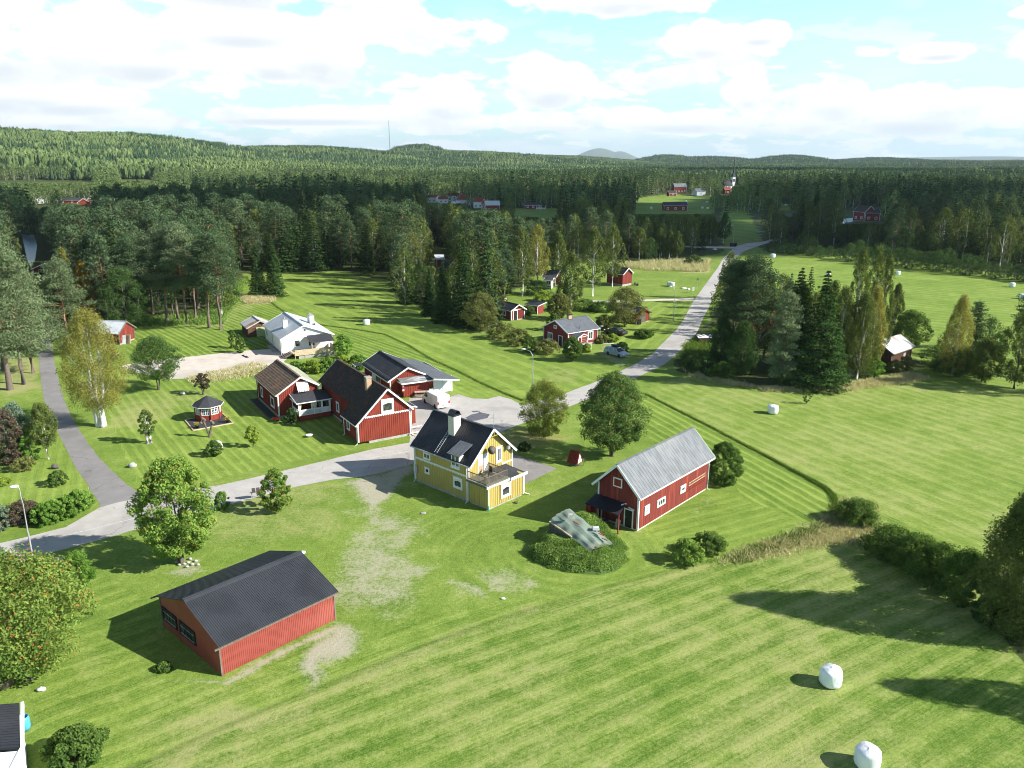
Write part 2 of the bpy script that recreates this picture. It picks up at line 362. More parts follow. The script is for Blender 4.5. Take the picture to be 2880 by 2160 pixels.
# ------------------------------------------------------------------ mesh helpers
class MB:
    def __init__(s): s.v = []; s.f = []; s.m = []; s.sm = []

    def add(s, vs, fs, mi=0, smooth=False):
        o = len(s.v); s.v += [tuple(v) for v in vs]
        for f in fs: s.f.append(tuple(i + o for i in f)); s.m.append(mi); s.sm.append(smooth)

    def box(s, x0, x1, y0, y1, z0, z1, mi=0):
        if x1 < x0: x0, x1 = x1, x0
        if y1 < y0: y0, y1 = y1, y0
        v = [(x0, y0, z0), (x1, y0, z0), (x1, y1, z0), (x0, y1, z0), (x0, y0, z1), (x1, y0, z1), (x1, y1, z1), (x0, y1, z1)]
        s.add(v, [(0, 3, 2, 1), (4, 5, 6, 7), (0, 1, 5, 4), (1, 2, 6, 5), (2, 3, 7, 6), (3, 0, 4, 7)], mi)

    def hexa(s, bot, top, mi=0):
        """solid between two matching rings of points"""
        n = len(bot)
        s.add(list(bot) + list(top), [tuple(range(n - 1, -1, -1)), tuple(range(n, 2 * n))] +
              [(i, (i + 1) % n, n + (i + 1) % n, n + i) for i in range(n)], mi)

    def slab(s, p, t, mi=0):
        """quad p (4 points, counter-clockwise seen from outside) thickened inwards by t"""
        p = [Vector(q) for q in p]
        nrm = (p[1] - p[0]).cross(p[3] - p[0]).normalized()
        s.hexa([q - nrm * t for q in p], p, mi)

    def tube(s, p0, p1, r0, r1=None, n=8, mi=0, cap=True):
        p0, p1 = Vector(p0), Vector(p1); r1 = r0 if r1 is None else r1
        d = (p1 - p0)
        if d.length < 1e-6: return
        q = d.to_track_quat('Z', 'Y')
        a = [p0 + q @ Vector((r0 * math.cos(2 * math.pi * i / n), r0 * math.sin(2 * math.pi * i / n), 0)) for i in range(n)]
        b = [p1 + q @ Vector((r1 * math.cos(2 * math.pi * i / n), r1 * math.sin(2 * math.pi * i / n), 0)) for i in range(n)]
        fs = [(i, (i + 1) % n, n + (i + 1) % n, n + i) for i in range(n)]
        s.add(a + b, fs, mi, True)
        if cap: s.add(a + b, [tuple(range(n - 1, -1, -1)), tuple(range(n, 2 * n))], mi)

    def path(s, pts, rs, n=7, mi=0):
        """bent tapering limb through pts"""
        rings = []
        for i, (p, r) in enumerate(zip(pts, rs)):
            p = Vector(p)
            d = Vector(pts[min(i + 1, len(pts) - 1)]) - Vector(pts[max(i - 1, 0)])
            q = d.to_track_quat('Z', 'Y')
            rings.append([p + q @ Vector((r * math.cos(2 * math.pi * k / n), r * math.sin(2 * math.pi * k / n), 0)) for k in range(n)])
        vs = [v for r in rings for v in r]; fs = []
        for i in range(len(rings) - 1):
            for k in range(n):
                fs.append((i * n + k, i * n + (k + 1) % n, (i + 1) * n + (k + 1) % n, (i + 1) * n + k))
        fs.append(tuple(range((len(rings) - 1) * n, len(rings) * n)))
        s.add(vs, fs, mi, True)

    def bar(s, p0, p1, w, h, mi=0, up=(0, 0, 1)):
        p0, p1 = Vector(p0), Vector(p1); d = (p1 - p0).normalized(); up = Vector(up)
        side = d.cross(up)
        side = side.normalized() if side.length > 1e-4 else Vector((1, 0, 0))
        u = side.cross(d).normalized()
        o = [side * w / 2 + u * h / 2, -side * w / 2 + u * h / 2, -side * w / 2 - u * h / 2, side * w / 2 - u * h / 2]
        s.hexa([p0 + q for q in o], [p1 + q for q in o], mi)

    def lathe(s, prof, n=20, mi=0, c=(0, 0, 0), smooth=True):
        vs = []; fs = []
        for r, z in prof:
            for k in range(n):
                a = 2 * math.pi * k / n; vs.append((c[0] + r * math.cos(a), c[1] + r * math.sin(a), c[2] + z))
        for i in range(len(prof) - 1):
            for k in range(n): fs.append((i * n + k, i * n + (k + 1) % n, (i + 1) * n + (k + 1) % n, (i + 1) * n + k))
        fs.append(tuple(range(n - 1, -1, -1))); fs.append(tuple(range((len(prof) - 1) * n, len(prof) * n)))
        s.add(vs, fs, mi, smooth)

    def blob(s, c, r, seed=0, rough=0.25, sub=2, mi=0):
        """lumpy stone"""
        rg = random.Random(seed)
        n, m = 10, 7; vs = []; fs = []
        for j in range(m + 1):
            ph = math.pi * j / m
            for k in range(n):
                a = 2 * math.pi * k / n; q = 1 + rg.uniform(-rough, rough) * (0 < j < m)
                vs.append((c[0] + r[0] * q * math.sin(ph) * math.cos(a), c[1] + r[1] * q * math.sin(ph) * math.sin(a), c[2] + r[2] * q * math.cos(ph)))
        for j in range(m):
            for k in range(n): fs.append((j * n + k, (j + 1) * n + k, (j + 1) * n + (k + 1) % n, j * n + (k + 1) % n))
        s.add(vs, fs, mi, True)

    def mesh(s, name, mats):
        me = bpy.data.meshes.new(name)
        me.from_pydata(s.v, [], s.f)
        for m in mats: me.materials.append(m)
        me.polygons.foreach_set('material_index', s.m)
        me.polygons.foreach_set('use_smooth', s.sm)
        me.update()
        return me

    def obj(s, name, mats, parent=None):
        if not isinstance(mats, (list, tuple)): mats = [mats]
        return link(name, s.mesh(name, mats), parent)


def link(name, me, parent=None, loc=None):
    o = bpy.data.objects.new(name, me); C.objects.link(o)
    if parent is not None: o.parent = parent
    if loc is not None: o.location = loc
    return o


def tag(o, label, cat, group=None):
    o['label'] = label; o['category'] = cat
    if group: o['group'] = group
    return o


def thing(name, label, cat, loc=(0, 0, 0), rz=0.0, group=None):
    o = bpy.data.objects.new(name, None); C.objects.link(o)
    o.location = loc; o.rotation_euler = (0, 0, rz); o.empty_display_size = 0.3
    return tag(o, label, cat, group)


def structure(o, kind='structure'):
    o['kind'] = kind; return o


def dup(root, loc, rz, label, group=None, s=None):
    r = root.copy(); C.objects.link(r); r.location = loc; r.rotation_euler = (0, 0, rz); r['label'] = label
    if group: r['group'] = group
    if s is not None: r.scale = (s, s, s) if not isinstance(s, tuple) else s
    for ch in list(root.children):
        c = ch.copy(); C.objects.link(c); c.parent = r
        for g in ch.children:
            d = g.copy(); C.objects.link(d); d.parent = c
    return r


# ------------------------------------------------------------------ foliage
def quads_mesh(name, P, Nn, S, asp, rng, mats, tone, extra=None):
    """many small leaf faces; extra = MB of solid parts (trunk) put in the same mesh with material 1"""
    n = len(P)
    R = rng.normal(size=(n, 3))
    T = np.cross(Nn, R); T /= np.linalg.norm(T, axis=1, keepdims=True) + 1e-9
    B = np.cross(Nn, T); B /= np.linalg.norm(B, axis=1, keepdims=True) + 1e-9
    S = np.broadcast_to(np.asarray(S, float), (n,))[:, None]
    a = T * S * 0.5; b = B * S * 0.5 * asp
    V = np.empty((n, 4, 3))
    V[:, 0] = P - a; V[:, 1] = P - b * 0.9 + a * 0.15; V[:, 2] = P + a; V[:, 3] = P + b * 0.9 + a * 0.15
    V = V.reshape(-1, 3)
    nv, nf = len(V), n
    loops = np.arange(nv, dtype=np.int32)
    starts = np.arange(0, nv, 4, dtype=np.int32)
    mi = np.zeros(nf, np.int32); tn = tone
    if extra is not None and extra.f:
        ev = np.array(extra.v); el = []; es = []; k = nv
        for f in extra.f: es.append(k); el += [i + nv for i in f]; k += len(f)
        V = np.concatenate([V, ev]); loops = np.concatenate([loops, np.array(el, np.int32)])
        starts = np.concatenate([starts, np.array(es, np.int32)])
        mi = np.concatenate([mi, np.ones(len(es), np.int32)]); tn = np.concatenate([tone, np.zeros(len(es))])
    me = bpy.data.meshes.new(name)
    me.vertices.add(len(V)); me.vertices.foreach_set('co', V.astype(np.float32).ravel())
    me.loops.add(len(loops)); me.loops.foreach_set('vertex_index', loops.astype(np.int32))
    me.polygons.add(len(starts)); me.polygons.foreach_set('loop_start', starts.astype(np.int32))
    me.update(calc_edges=True)
    for m in mats: me.materials.append(m)
    me.polygons.foreach_set('material_index', mi)
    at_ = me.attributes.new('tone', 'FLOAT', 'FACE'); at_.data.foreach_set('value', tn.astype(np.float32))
    me.update()
    return me


def clump_points(cl, per, rng, hang=0.0):
    """cl: (n,6) centre+radii; returns points and outward normals, tone"""
    n = len(cl)
    per = np.broadcast_to(np.asarray(per), (n,))
    idx = np.repeat(np.arange(n), per)
    d = rng.normal(size=(len(idx), 3)); d /= np.linalg.norm(d, axis=1, keepdims=True)
    r = 0.45 + 0.62 * rng.random((len(idx), 1)) ** 0.6
    off = d * r * cl[idx, 3:6]
    if hang: off[:, 2] -= np.abs(rng.normal(size=len(idx))) * hang
    P = cl[idx, :3] + off
    Nn = d * 0.75 + rng.normal(size=d.shape) * 0.55 + np.array([0, 0, 0.35])
    Nn /= np.linalg.norm(Nn, axis=1, keepdims=True)
    ct = rng.random(n)
    tone = np.clip(0.05 + 0.60 * ct[idx] + 0.45 * (rng.random(len(idx)) - .2) + 0.22 * d[:, 2], 0, 1)  # clump tones spread and upper leaves lightened, painting shade into the crown
    return P, Nn, tone


def wob(rng, a, b, k, amp):
    a, b = np.array(a, float), np.array(b, float)
    return [tuple(a + (b - a) * t + (rng.normal(size=3) * amp * math.sin(math.pi * t) if 0 < t < 1 else 0)) for t in np.linspace(0, 1, k)]


def trunk_mb(rng, H, r, top=0.9, lean=0.15, n=7):
    mb = MB(); pts = wob(rng, (0, 0, -0.15), (rng.normal() * lean, rng.normal() * lean, H * top), 7, lean * .6)
    mb.path(pts, [r * 1.35] + [r * (1 - 0.85 * t) for t in np.linspace(0.08, 1, 6)], n)
    return mb


def make_pine(seed, H=17, lod=0, slim=1.0, low=0.36):
    rng = np.random.default_rng(seed)
    tr = trunk_mb(rng, H, H * 0.0135 + .03, 0.95, 0.25, 8 if lod == 0 else 5)
    cl = []
    nb = [60, 42, 18][lod]
    for i in range(nb):
        t = (i + rng.random()) / nb
        z = H * (low + (0.97 - low) * t)
        L = H * 0.19 * slim * (0.38 + 0.62 * min(1, t * 3.2 + .2)) * (1 - t) ** 0.55 + 0.5
        L *= rng.uniform(0.65, 1.18)
        a = i * 2.4 + rng.normal() * .4
        up = rng.uniform(-.02, .28) + t * .35
        ks = (0.45, 0.75, 1.0) if lod < 2 else (0.8,)
        for k in ks:
            r = L * k; rr = H * 0.060 * (0.8 + .4 * rng.random()) * (1.7 if lod == 2 else 1)
            aa = a + rng.normal() * .16
            cl.append((r * math.cos(aa), r * math.sin(aa), z + r * up * .5, rr, rr, rr * .5))
        if lod < 2:
            e = (L * math.cos(a), L * math.sin(a), z + L * up * .5 - .1)
            tr.path(wob(rng, (0, 0, z - .2), e, 3, .12), [.055 * (1.2 - t) + .015, .03, .012], 4)
    if lod < 2:
        for i in range(7):
            a = rng.random() * 6.3; z = H * rng.uniform(low * .45, low); L = rng.uniform(.6, 2.0)
            tr.path(wob(rng, (0, 0, z), (L * math.cos(a), L * math.sin(a), z + rng.uniform(-.3, .4)), 3, .1), [.03, .02, .008], 3)
    cl.append((0, 0, H * .985, H * .03, H * .03, H * .05))
    cl = np.array(cl)
    P, Nn, tone = clump_points(cl, [92, 26, 6][lod], rng)
    Nn[:, 2] = np.abs(Nn[:, 2]) * .6 + .1
    return P, Nn, [0.28, 0.44, 1.1][lod] * (H / 17) ** .5, 0.45, rng, tone, tr


def make_spruce(seed, H=17, lod=0, wide=1.0):
    rng = np.random.default_rng(seed)
    tr = trunk_mb(rng, H, H * 0.012 + .03, 0.97, 0.08, 6 if lod == 0 else 4)
    Ps = []; Ns = []; T = []
    tiers = [34, 24, 11][lod]; per_b = [62, 19, 4][lod]
    for i in range(tiers):
        t = (i + .5) / tiers
        z = H * (0.05 + 0.93 * t)
        R = H * 0.185 * wide * (1 - t) ** 0.82 * rng.uniform(.86, 1.1) + .12
        nbr = [10, 8, 5][lod]
        nbr = max(4, int(nbr * (1 - t * .45)))
        for b in range(nbr):
            a = b * 2 * math.pi / nbr + i * .77 + rng.normal() * .18
            Rb = R * rng.uniform(.72, 1.12)
            n = max(3, int(per_b * (Rb / (H * .16)) ** .9) + 2)
            u = rng.random(n) ** .6
            w = (0.10 + 0.24 * (1 - u)) * Rb
            s = rng.normal(size=n) * w
            zz = z - 0.34 * Rb * u ** 1.2 + 0.12 * Rb * np.clip(u - .75, 0, 1) * 3 - np.abs(s) * .25 + rng.normal(size=n) * .07
            x = u * Rb * math.cos(a) - s * math.sin(a); y = u * Rb * math.sin(a) + s * math.cos(a)
            Ps.append(np.stack([x, y, zz], 1))
            nn = np.stack([np.full(n, math.cos(a) * .45), np.full(n, math.sin(a) * .45), np.full(n, .8)], 1) + rng.normal(size=(n, 3)) * .38
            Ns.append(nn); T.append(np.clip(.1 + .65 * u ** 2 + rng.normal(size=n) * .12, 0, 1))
    P = np.concatenate(Ps); Nn = np.concatenate(Ns); Nn /= np.linalg.norm(Nn, axis=1, keepdims=True)
    return P, Nn, [0.36, 0.56, 1.25][lod] * (H / 17) ** .5, 0.55, rng, np.concatenate(T), tr


def make_blob(seed, H, R, z0, ncl, per, leaf, lod=0, hang=0.0, top=1.0, trunk_r=None, stems=1, fat=0.0, squash=1.0, cr=None, loose=0.16):
    """broad crown made of leaf clumps between z0 and H; profile widest at `fat` (0 low .. 1 high)"""
    rng = np.random.default_rng(seed)
    cl = []
    ch = H - z0
    gold = 2.399963
    for i in range(ncl):
        t = (i + .5) / ncl
        t = t ** (1.0 - .25 * fat)
        # profile
        pr = math.sin(math.pi * min(max(t, .02), .995) ** (0.72 + .5 * fat)) ** 0.55 * top
        if hang > .25: pr *= 1.08 - .30 * t
        inner = rng.random() < .22
        r = R * pr * (rng.uniform(.25, .65) if inner else rng.uniform(.78, 1.0 + loose))
        a = i * gold + rng.normal() * .35
        c = (cr if cr else R * 0.21) * rng.uniform(.6, 1.45)
        cl.append((r * math.cos(a), r * math.sin(a) * squash, z0 + ch * t * .96 + c * .1, c, c, c * (.8 if not hang else 1.0)))
    cl = np.array(cl); cl[:, 2] = np.maximum(cl[:, 2], cl[:, 5] * .55)
    P, Nn, tone = clump_points(cl, per, rng, hang)
    P[:, 2] = np.maximum(P[:, 2], 0.02 + rng.random(len(P)) * .1)
    tr = MB(); tr_r = trunk_r if trunk_r else .009 * H + .05
    zt = z0 + ch * .75
    for s in range(stems):
        a = 2 * math.pi * s / max(stems, 1) + 1.0; sp = (R * .28 if stems > 1 else R * .05)
        b0 = (tr_r * .9 * math.cos(a) * (stems > 1), tr_r * .9 * math.sin(a) * (stems > 1), -.1)
        tr.path(wob(rng, b0, (sp * math.cos(a), sp * math.sin(a), zt), 6, .05 * R), [tr_r * 1.25] + [tr_r * (1 - .85 * q) / (1 if stems == 1 else 1.35) for q in (.1, .3, .5, .75, 1)], 7)
    if lod < 2:
        for k in range(min(16, ncl // 4)):
            c = cl[rng.integers(len(cl))]
            zb = max(z0 * .8 + .1, c[2] - rng.uniform(.2, .45) * ch)
            tr.path(wob(rng, (0, 0, min(zb, zt)), tuple(c[:3]), 4, .06 * R), [tr_r * .26, tr_r * .18, tr_r * .11, tr_r * .05], 4)
    return P, Nn, leaf, 0.62, rng, tone, tr


def tree_obj(data, name, label, cat, loc, fol, bark, rz=0, group=None, berries=0, berry_mat=None, parts=('crown', 'trunk')):
    P, Nn, S, asp, rng, tone, tr = data
    root = thing(name, label, cat, loc, rz, group)
    S = S * rng.uniform(.7, 1.35, len(P))
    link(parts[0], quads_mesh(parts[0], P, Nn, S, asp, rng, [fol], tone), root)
    if tr is not None and tr.f: tr.obj(parts[1], bark, root)
    if berries:
        sel = rng.choice(len(P), berries)
        rr = np.linalg.norm(P[sel][:, :2], axis=1)
        Pb = P[sel] * np.array([1.01, 1.01, 1.0]) + np.array([0, 0, .03])
        k = 5
        Pb = np.repeat(Pb, k, 0) + rng.normal(size=(len(Pb) * k, 3)) * .055
        nb = rng.normal(size=Pb.shape); nb /= np.linalg.norm(nb, axis=1, keepdims=True)
        link('berries', quads_mesh('berries', Pb, nb, .085, 1.0, rng, [berry_mat or M['berry']], np.zeros(len(Pb))), root)
    return root


def joined_mesh(name, data, fol, bark):
    P, Nn, S, asp, rng, tone, tr = data
    return quads_mesh(name, P, Nn, S * rng.uniform(.7, 1.35, len(P)), asp, rng, [fol, bark], tone, tr)
# ------------------------------------------------------------------ ground
def vnoise(x, y, s, seed=0):
    rg = np.random.default_rng(seed); tab = rg.random((256, 256))
    u, v = x / s, y / s
    i, j = np.floor(u).astype(int), np.floor(v).astype(int); fu, fv = u - i, v - j
    fu = fu * fu * (3 - 2 * fu); fv = fv * fv * (3 - 2 * fv)
    g = lambda a, b: tab[a & 255, b & 255]
    return (g(i, j) * (1 - fu) + g(i + 1, j) * fu) * (1 - fv) + (g(i, j + 1) * (1 - fu) + g(i + 1, j + 1) * fu) * fv


# hills: (centre column, half width in columns, distance, half depth, skyline row) in the 2212 picture
HILLS = [(-260, 620, 2000, 620, 266), (240, 330, 2150, 650, 292), (640, 330, 2500, 600, 314), (905, 95, 3000, 330, 312), (985, 330, 2700, 450, 324),
         (1292, 52, 19000, 2600, 321), (1340, 36, 19000, 2600, 328), (1440, 70, 3900, 330, 333), (1540, 110, 3900, 350, 336),
         (1710, 90, 3900, 350, 332), (1900, 110, 4400, 350, 338), (2130, 300, 19000, 2600, 338), (2600, 500, 3800, 500, 343), (1180, 200, 3600, 400, 333), (2010, 160, 3600, 350, 343)]


def hill_z(x, y):
    r = np.hypot(x, y) + 1e-6; az = np.arctan2(x, y)
    out = np.zeros_like(r)
    for px, w, R, wr, row in HILLS:
        P = at(px * KD, 1000); a0 = math.atan2((px * KD - 1440) / FPX, math.cos(PITCH) + (632 / FPX) * math.sin(PITCH))
        Yp = -(row * KD - 1080) / FPX
        dz = -math.sin(PITCH) + Yp * math.cos(PITCH); dh = math.hypot((px * KD - 1440) / FPX, math.cos(PITCH) + Yp * math.sin(PITCH))
        top = CAMH + R * dz / dh - (17 if R < 5000 else 0)
        if top <= 0: continue
        wa = w * KD / FPX * .93
        z = top * np.exp(-((az - a0) / wa) ** 2) * np.exp(-np.where(r < R, ((r - R) / wr) ** 2, ((r - R) / (wr * 1.5)) ** 2))
        out = np.maximum(out, z) + 0.12 * np.minimum(out, z)
    und = (vnoise(x, y, 420, 3) - .5) * 9 * np.clip((r - 900) / 1200, 0, 1)
    out = out + np.maximum(und, -2)
    return out * np.clip((r - 620) / 500, 0, 1)


def hz(x, y):
    return float(hill_z(np.array([x], float), np.array([y], float))[0])


def inpoly(x, y, poly):
    ins = np.zeros(x.shape, bool); n = len(poly)
    for i in range(n):
        x1, y1 = poly[i][0], poly[i][1]; x2, y2 = poly[(i + 1) % n][0], poly[(i + 1) % n][1]
        c = (y1 > y) != (y2 > y)
        ins ^= c & (x < (x2 - x1) * (y - y1) / (y2 - y1 + 1e-12) + x1)
    return ins


def dpoly(pts): return [ad(*p) for p in pts]


def seg_dist(x, y, pl):
    d = np.full(x.shape, 1e9)
    for a, b in zip(pl[:-1], pl[1:]):
        ax, ay, bx, by = a[0], a[1], b[0], b[1]
        L = (bx - ax) ** 2 + (by - ay) ** 2
        t = np.clip(((x - ax) * (bx - ax) + (y - ay) * (by - ay)) / L, 0, 1)
        d = np.minimum(d, np.hypot(x - ax - t * (bx - ax), y - ay - t * (by - ay)))
    return d


DITCH1 = dpoly([(533, 598), (545, 625), (575, 645), (600, 665), (640, 688), (700, 703), (770, 712), (830, 722), (880, 745), (930, 775), (985, 800), (1040, 828), (1090, 850), (1128, 865)])
DITCH2 = dpoly([(1392, 850), (1460, 885), (1530, 920), (1600, 957), (1660, 988), (1710, 1015), (1750, 1036), (1780, 1052), (1798, 1068), (1804, 1085), (1800, 1110)])
FIELD_EDGE = dpoly([(200, 1690), (330, 1640), (520, 1555), (700, 1480), (900, 1400), (1100, 1330), (1300, 1270), (1440, 1235), (1560, 1205), (1680, 1165), (1790, 1130), (1850, 1110)])
CREEK = dpoly([(1560, 1205), (1640, 1180), (1720, 1150), (1790, 1120), (1830, 1100), (1880, 1110), (1900, 1140)])

# mown or worked areas: polygon, stripe direction (two points), spacing, amplitude, tone, dry, lush
AREAS = [
    dict(p=[(-300, 2200), (200, 1690), (330, 1640), (520, 1555), (700, 1480), (900, 1400), (1100, 1330), (1300, 1270), (1440, 1235), (1560, 1205), (1700, 1160), (1850, 1130), (1900, 1150), (2130, 1290), (2230, 1500), (2600, 2300)],
         d=[(760, 1490), (1560, 1215)], s=1.7, a=.52, tone=.50, dry=.42, soft=.6),
    dict(p=[(1800, 1085), (1780, 1050), (1600, 957), (1440, 872), (1392, 848), (1430, 820), (1500, 815), (1640, 838), (1830, 835), (2000, 830), (2260, 850), (2700, 1000), (2500, 1300), (2240, 1260), (2080, 1190), (1900, 1145), (1850, 1110)],
         d=[(1500, 880), (2100, 1130)], s=1.9, a=.36, tone=.62, dry=.40, soft=.8),
    dict(p=[(1392, 852), (1600, 960), (1780, 1054), (1800, 1085), (1797, 1115), (1740, 1130), (1620, 1100), (1560, 1010), (1400, 950), (1380, 880), (1300, 900), (1240, 900), (1330, 860)],
         d=[(1400, 880), (1790, 1090)], s=1.25, a=.8, tone=.55, dry=.05, soft=.2),
    dict(p=[(1560, 1060), (1740, 1130), (1797, 1115), (1690, 1160), (1560, 1200), (1380, 1180), (1400, 1120)],
         d=[(1500, 1170), (1720, 1110)], s=1.3, a=.35, tone=.55, dry=.05, soft=.3),
    dict(p=[(100, 700), (216, 860), (240, 915), (300, 1060), (360, 1062), (620, 1000), (880, 940), (890, 880), (700, 800), (560, 790), (400, 820), (280, 820)],
         d=[(283, 933), (323, 988)], s=1.15, a=.55, tone=.62, dry=.12, soft=.2),
    dict(p=[(280, 690), (480, 690), (525, 600), (545, 625), (600, 665), (700, 703), (830, 722), (930, 775), (985, 800), (960, 815), (800, 780), (740, 760), (600, 760), (420, 780), (270, 770)],
         d=[(723, 734), (783, 756)], s=1.15, a=.8, tone=.5, dry=.02, soft=.2),
    dict(p=[(985, 800), (1128, 866), (1060, 862), (1000, 855), (960, 835), (900, 810)], d=[(985, 800), (1128, 862)], s=1.2, a=.3, tone=.6, dry=.05, soft=.2),
    dict(p=[(545, 596), (735, 592), (860, 640), (1060, 740), (1200, 780), (1345, 790), (1280, 830), (1150, 866), (985, 800), (880, 745), (700, 703), (600, 665), (545, 625)],
         d=[(700, 640), (1180, 830)], s=3.2, a=.42, tone=.60, dry=.0, soft=.5),
    dict(p=[(1660, 560), (1700, 535), (1900, 560), (2212, 600), (2700, 680), (2700, 960), (2212, 820), (1900, 760), (1760, 760), (1690, 650)],
         d=[(1900, 660), (2200, 690)], s=3.2, a=.3, tone=.56, dry=.18, soft=.8),
    dict(p=[(1260, 655), (1500, 648), (1480, 700), (1400, 760), (1340, 790), (1290, 700)], d=[(1400, 700), (1470, 650)], s=2.4, a=.4, tone=.62, dry=.0, soft=.4),
    dict(p=[(-80, 1000), (100, 900), (190, 1010), (230, 1080), (190, 1085), (60, 1130), (-80, 1160)], d=[(40, 1060), (60, 985)], s=1.2, a=.3, tone=.62, dry=.1, soft=.2),
]
BARE = [  # worn gravel and earth: polygon, strength, edge noise
    ([(880, 1003), (830, 1020), (770, 1035), (735, 1045), (770, 1075), (775, 1110), (760, 1150), (735, 1200), (722, 1260), (745, 1305), (840, 1320), (930, 1290), (960, 1240), (925, 1180), (885, 1120), (850, 1060), (895, 1020)], .66, 2.2),
    ([(735, 1045), (800, 1026), (885, 1004), (895, 1018), (850, 1050), (840, 1085), (800, 1100), (775, 1075)], .92, .8),
    ([(1030, 1235), (1120, 1215), (1185, 1262), (1130, 1295), (1060, 1285)], .52, .5),
    ([(985, 1265), (1040, 1265), (1075, 1290), (1050, 1305), (1010, 1290)], .85, .8),
    ([(728, 1335), (760, 1345), (775, 1400), (740, 1425), (700, 1420), (690, 1480), (660, 1475), (640, 1440), (655, 1415), (700, 1370)], .98, .7),
    ([(350, 1465), (475, 1462), (728, 1342), (748, 1350), (482, 1480), (470, 1475)], .85, .35),
    ([(350, 1235), (420, 1212), (440, 1228), (400, 1245)], .75, .6), ([(775, 1035), (590, 1110), (625, 1100), (640, 1120), (600, 1135)], .35, .6),
    ([(1530, 1070), (1560, 1085), (1500, 1120), (1480, 1110)], .45, .6),
    ([(85, 720), (120, 720), (112, 760), (88, 762)], .6, .5),
    ([(1300, 735), (1345, 750), (1365, 785), (1345, 795), (1290, 770)], .55, .6),
    ([(395, 795), (560, 775), (600, 790), (560, 800), (400, 825)], .4, .8),
]
DRYP = [([(1545, 1215), (1640, 1172), (1760, 1140), (1820, 1075), (1880, 1082), (1905, 1150), (1870, 1175), (1750, 1185), (1600, 1215)], .95, 1.2),
        ([(330, 1640), (700, 1478), (900, 1398), (1100, 1328), (1560, 1203), (1570, 1222), (1120, 1345), (900, 1425), (720, 1505), (360, 1670)], .75, .8),
        ([(470, 1540), (640, 1500), (720, 1520), (620, 1600), (420, 1680), (330, 1690)], .75, 2.5),
        ([(1780, 1380), (2230, 1290), (2240, 1480), (2050, 1470), (1850, 1400)], .3, 3.0),
        ([(480, 1060), (640, 1040), (760, 1060), (770, 1120), (700, 1160), (560, 1190), (440, 1220), (420, 1130)], .50, 1.5),
        ([(100, 1380), (330, 1300), (400, 1500), (230, 1640), (100, 1560)], .35, 2.5),
        ([(1040, 935), (1130, 920), (1200, 935), (1250, 950), (1130, 980), (1050, 965)], .6, .9),
        ([(245, 860), (330, 850), (420, 835), (520, 845), (430, 875), (300, 930), (230, 930)], .45, 1.0),
        ([(520, 640), (590, 638), (592, 655), (530, 660)], .8, .6), ([(400, 815), (560, 780), (600, 800), (420, 832)], .7, .6),
        ([(1180, 790), (1260, 800), (1240, 830), (1170, 830)], .5, .8), ([(0, 770), (90, 770), (95, 840), (0, 860)], .75, .8),
        ([(1490, 560), (1540, 560), (1535, 590), (1470, 590)], .8, .6), ([(1480, 800), (1640, 835), (1830, 828), (2000, 800), (1900, 760), (1500, 770)], .6, 1.2),
        ([(300, 650), (560, 640), (560, 700), (300, 720)], .35, 1.0)]


def soft_in(x, y, P, w):
    Q = dpoly(P); m = inpoly(x, y, Q); d = seg_dist(x, y, [(p.x, p.y) for p in Q + Q[:1]])
    return np.clip(.5 + np.where(m, d, -d) / (2 * w), 0, 1)


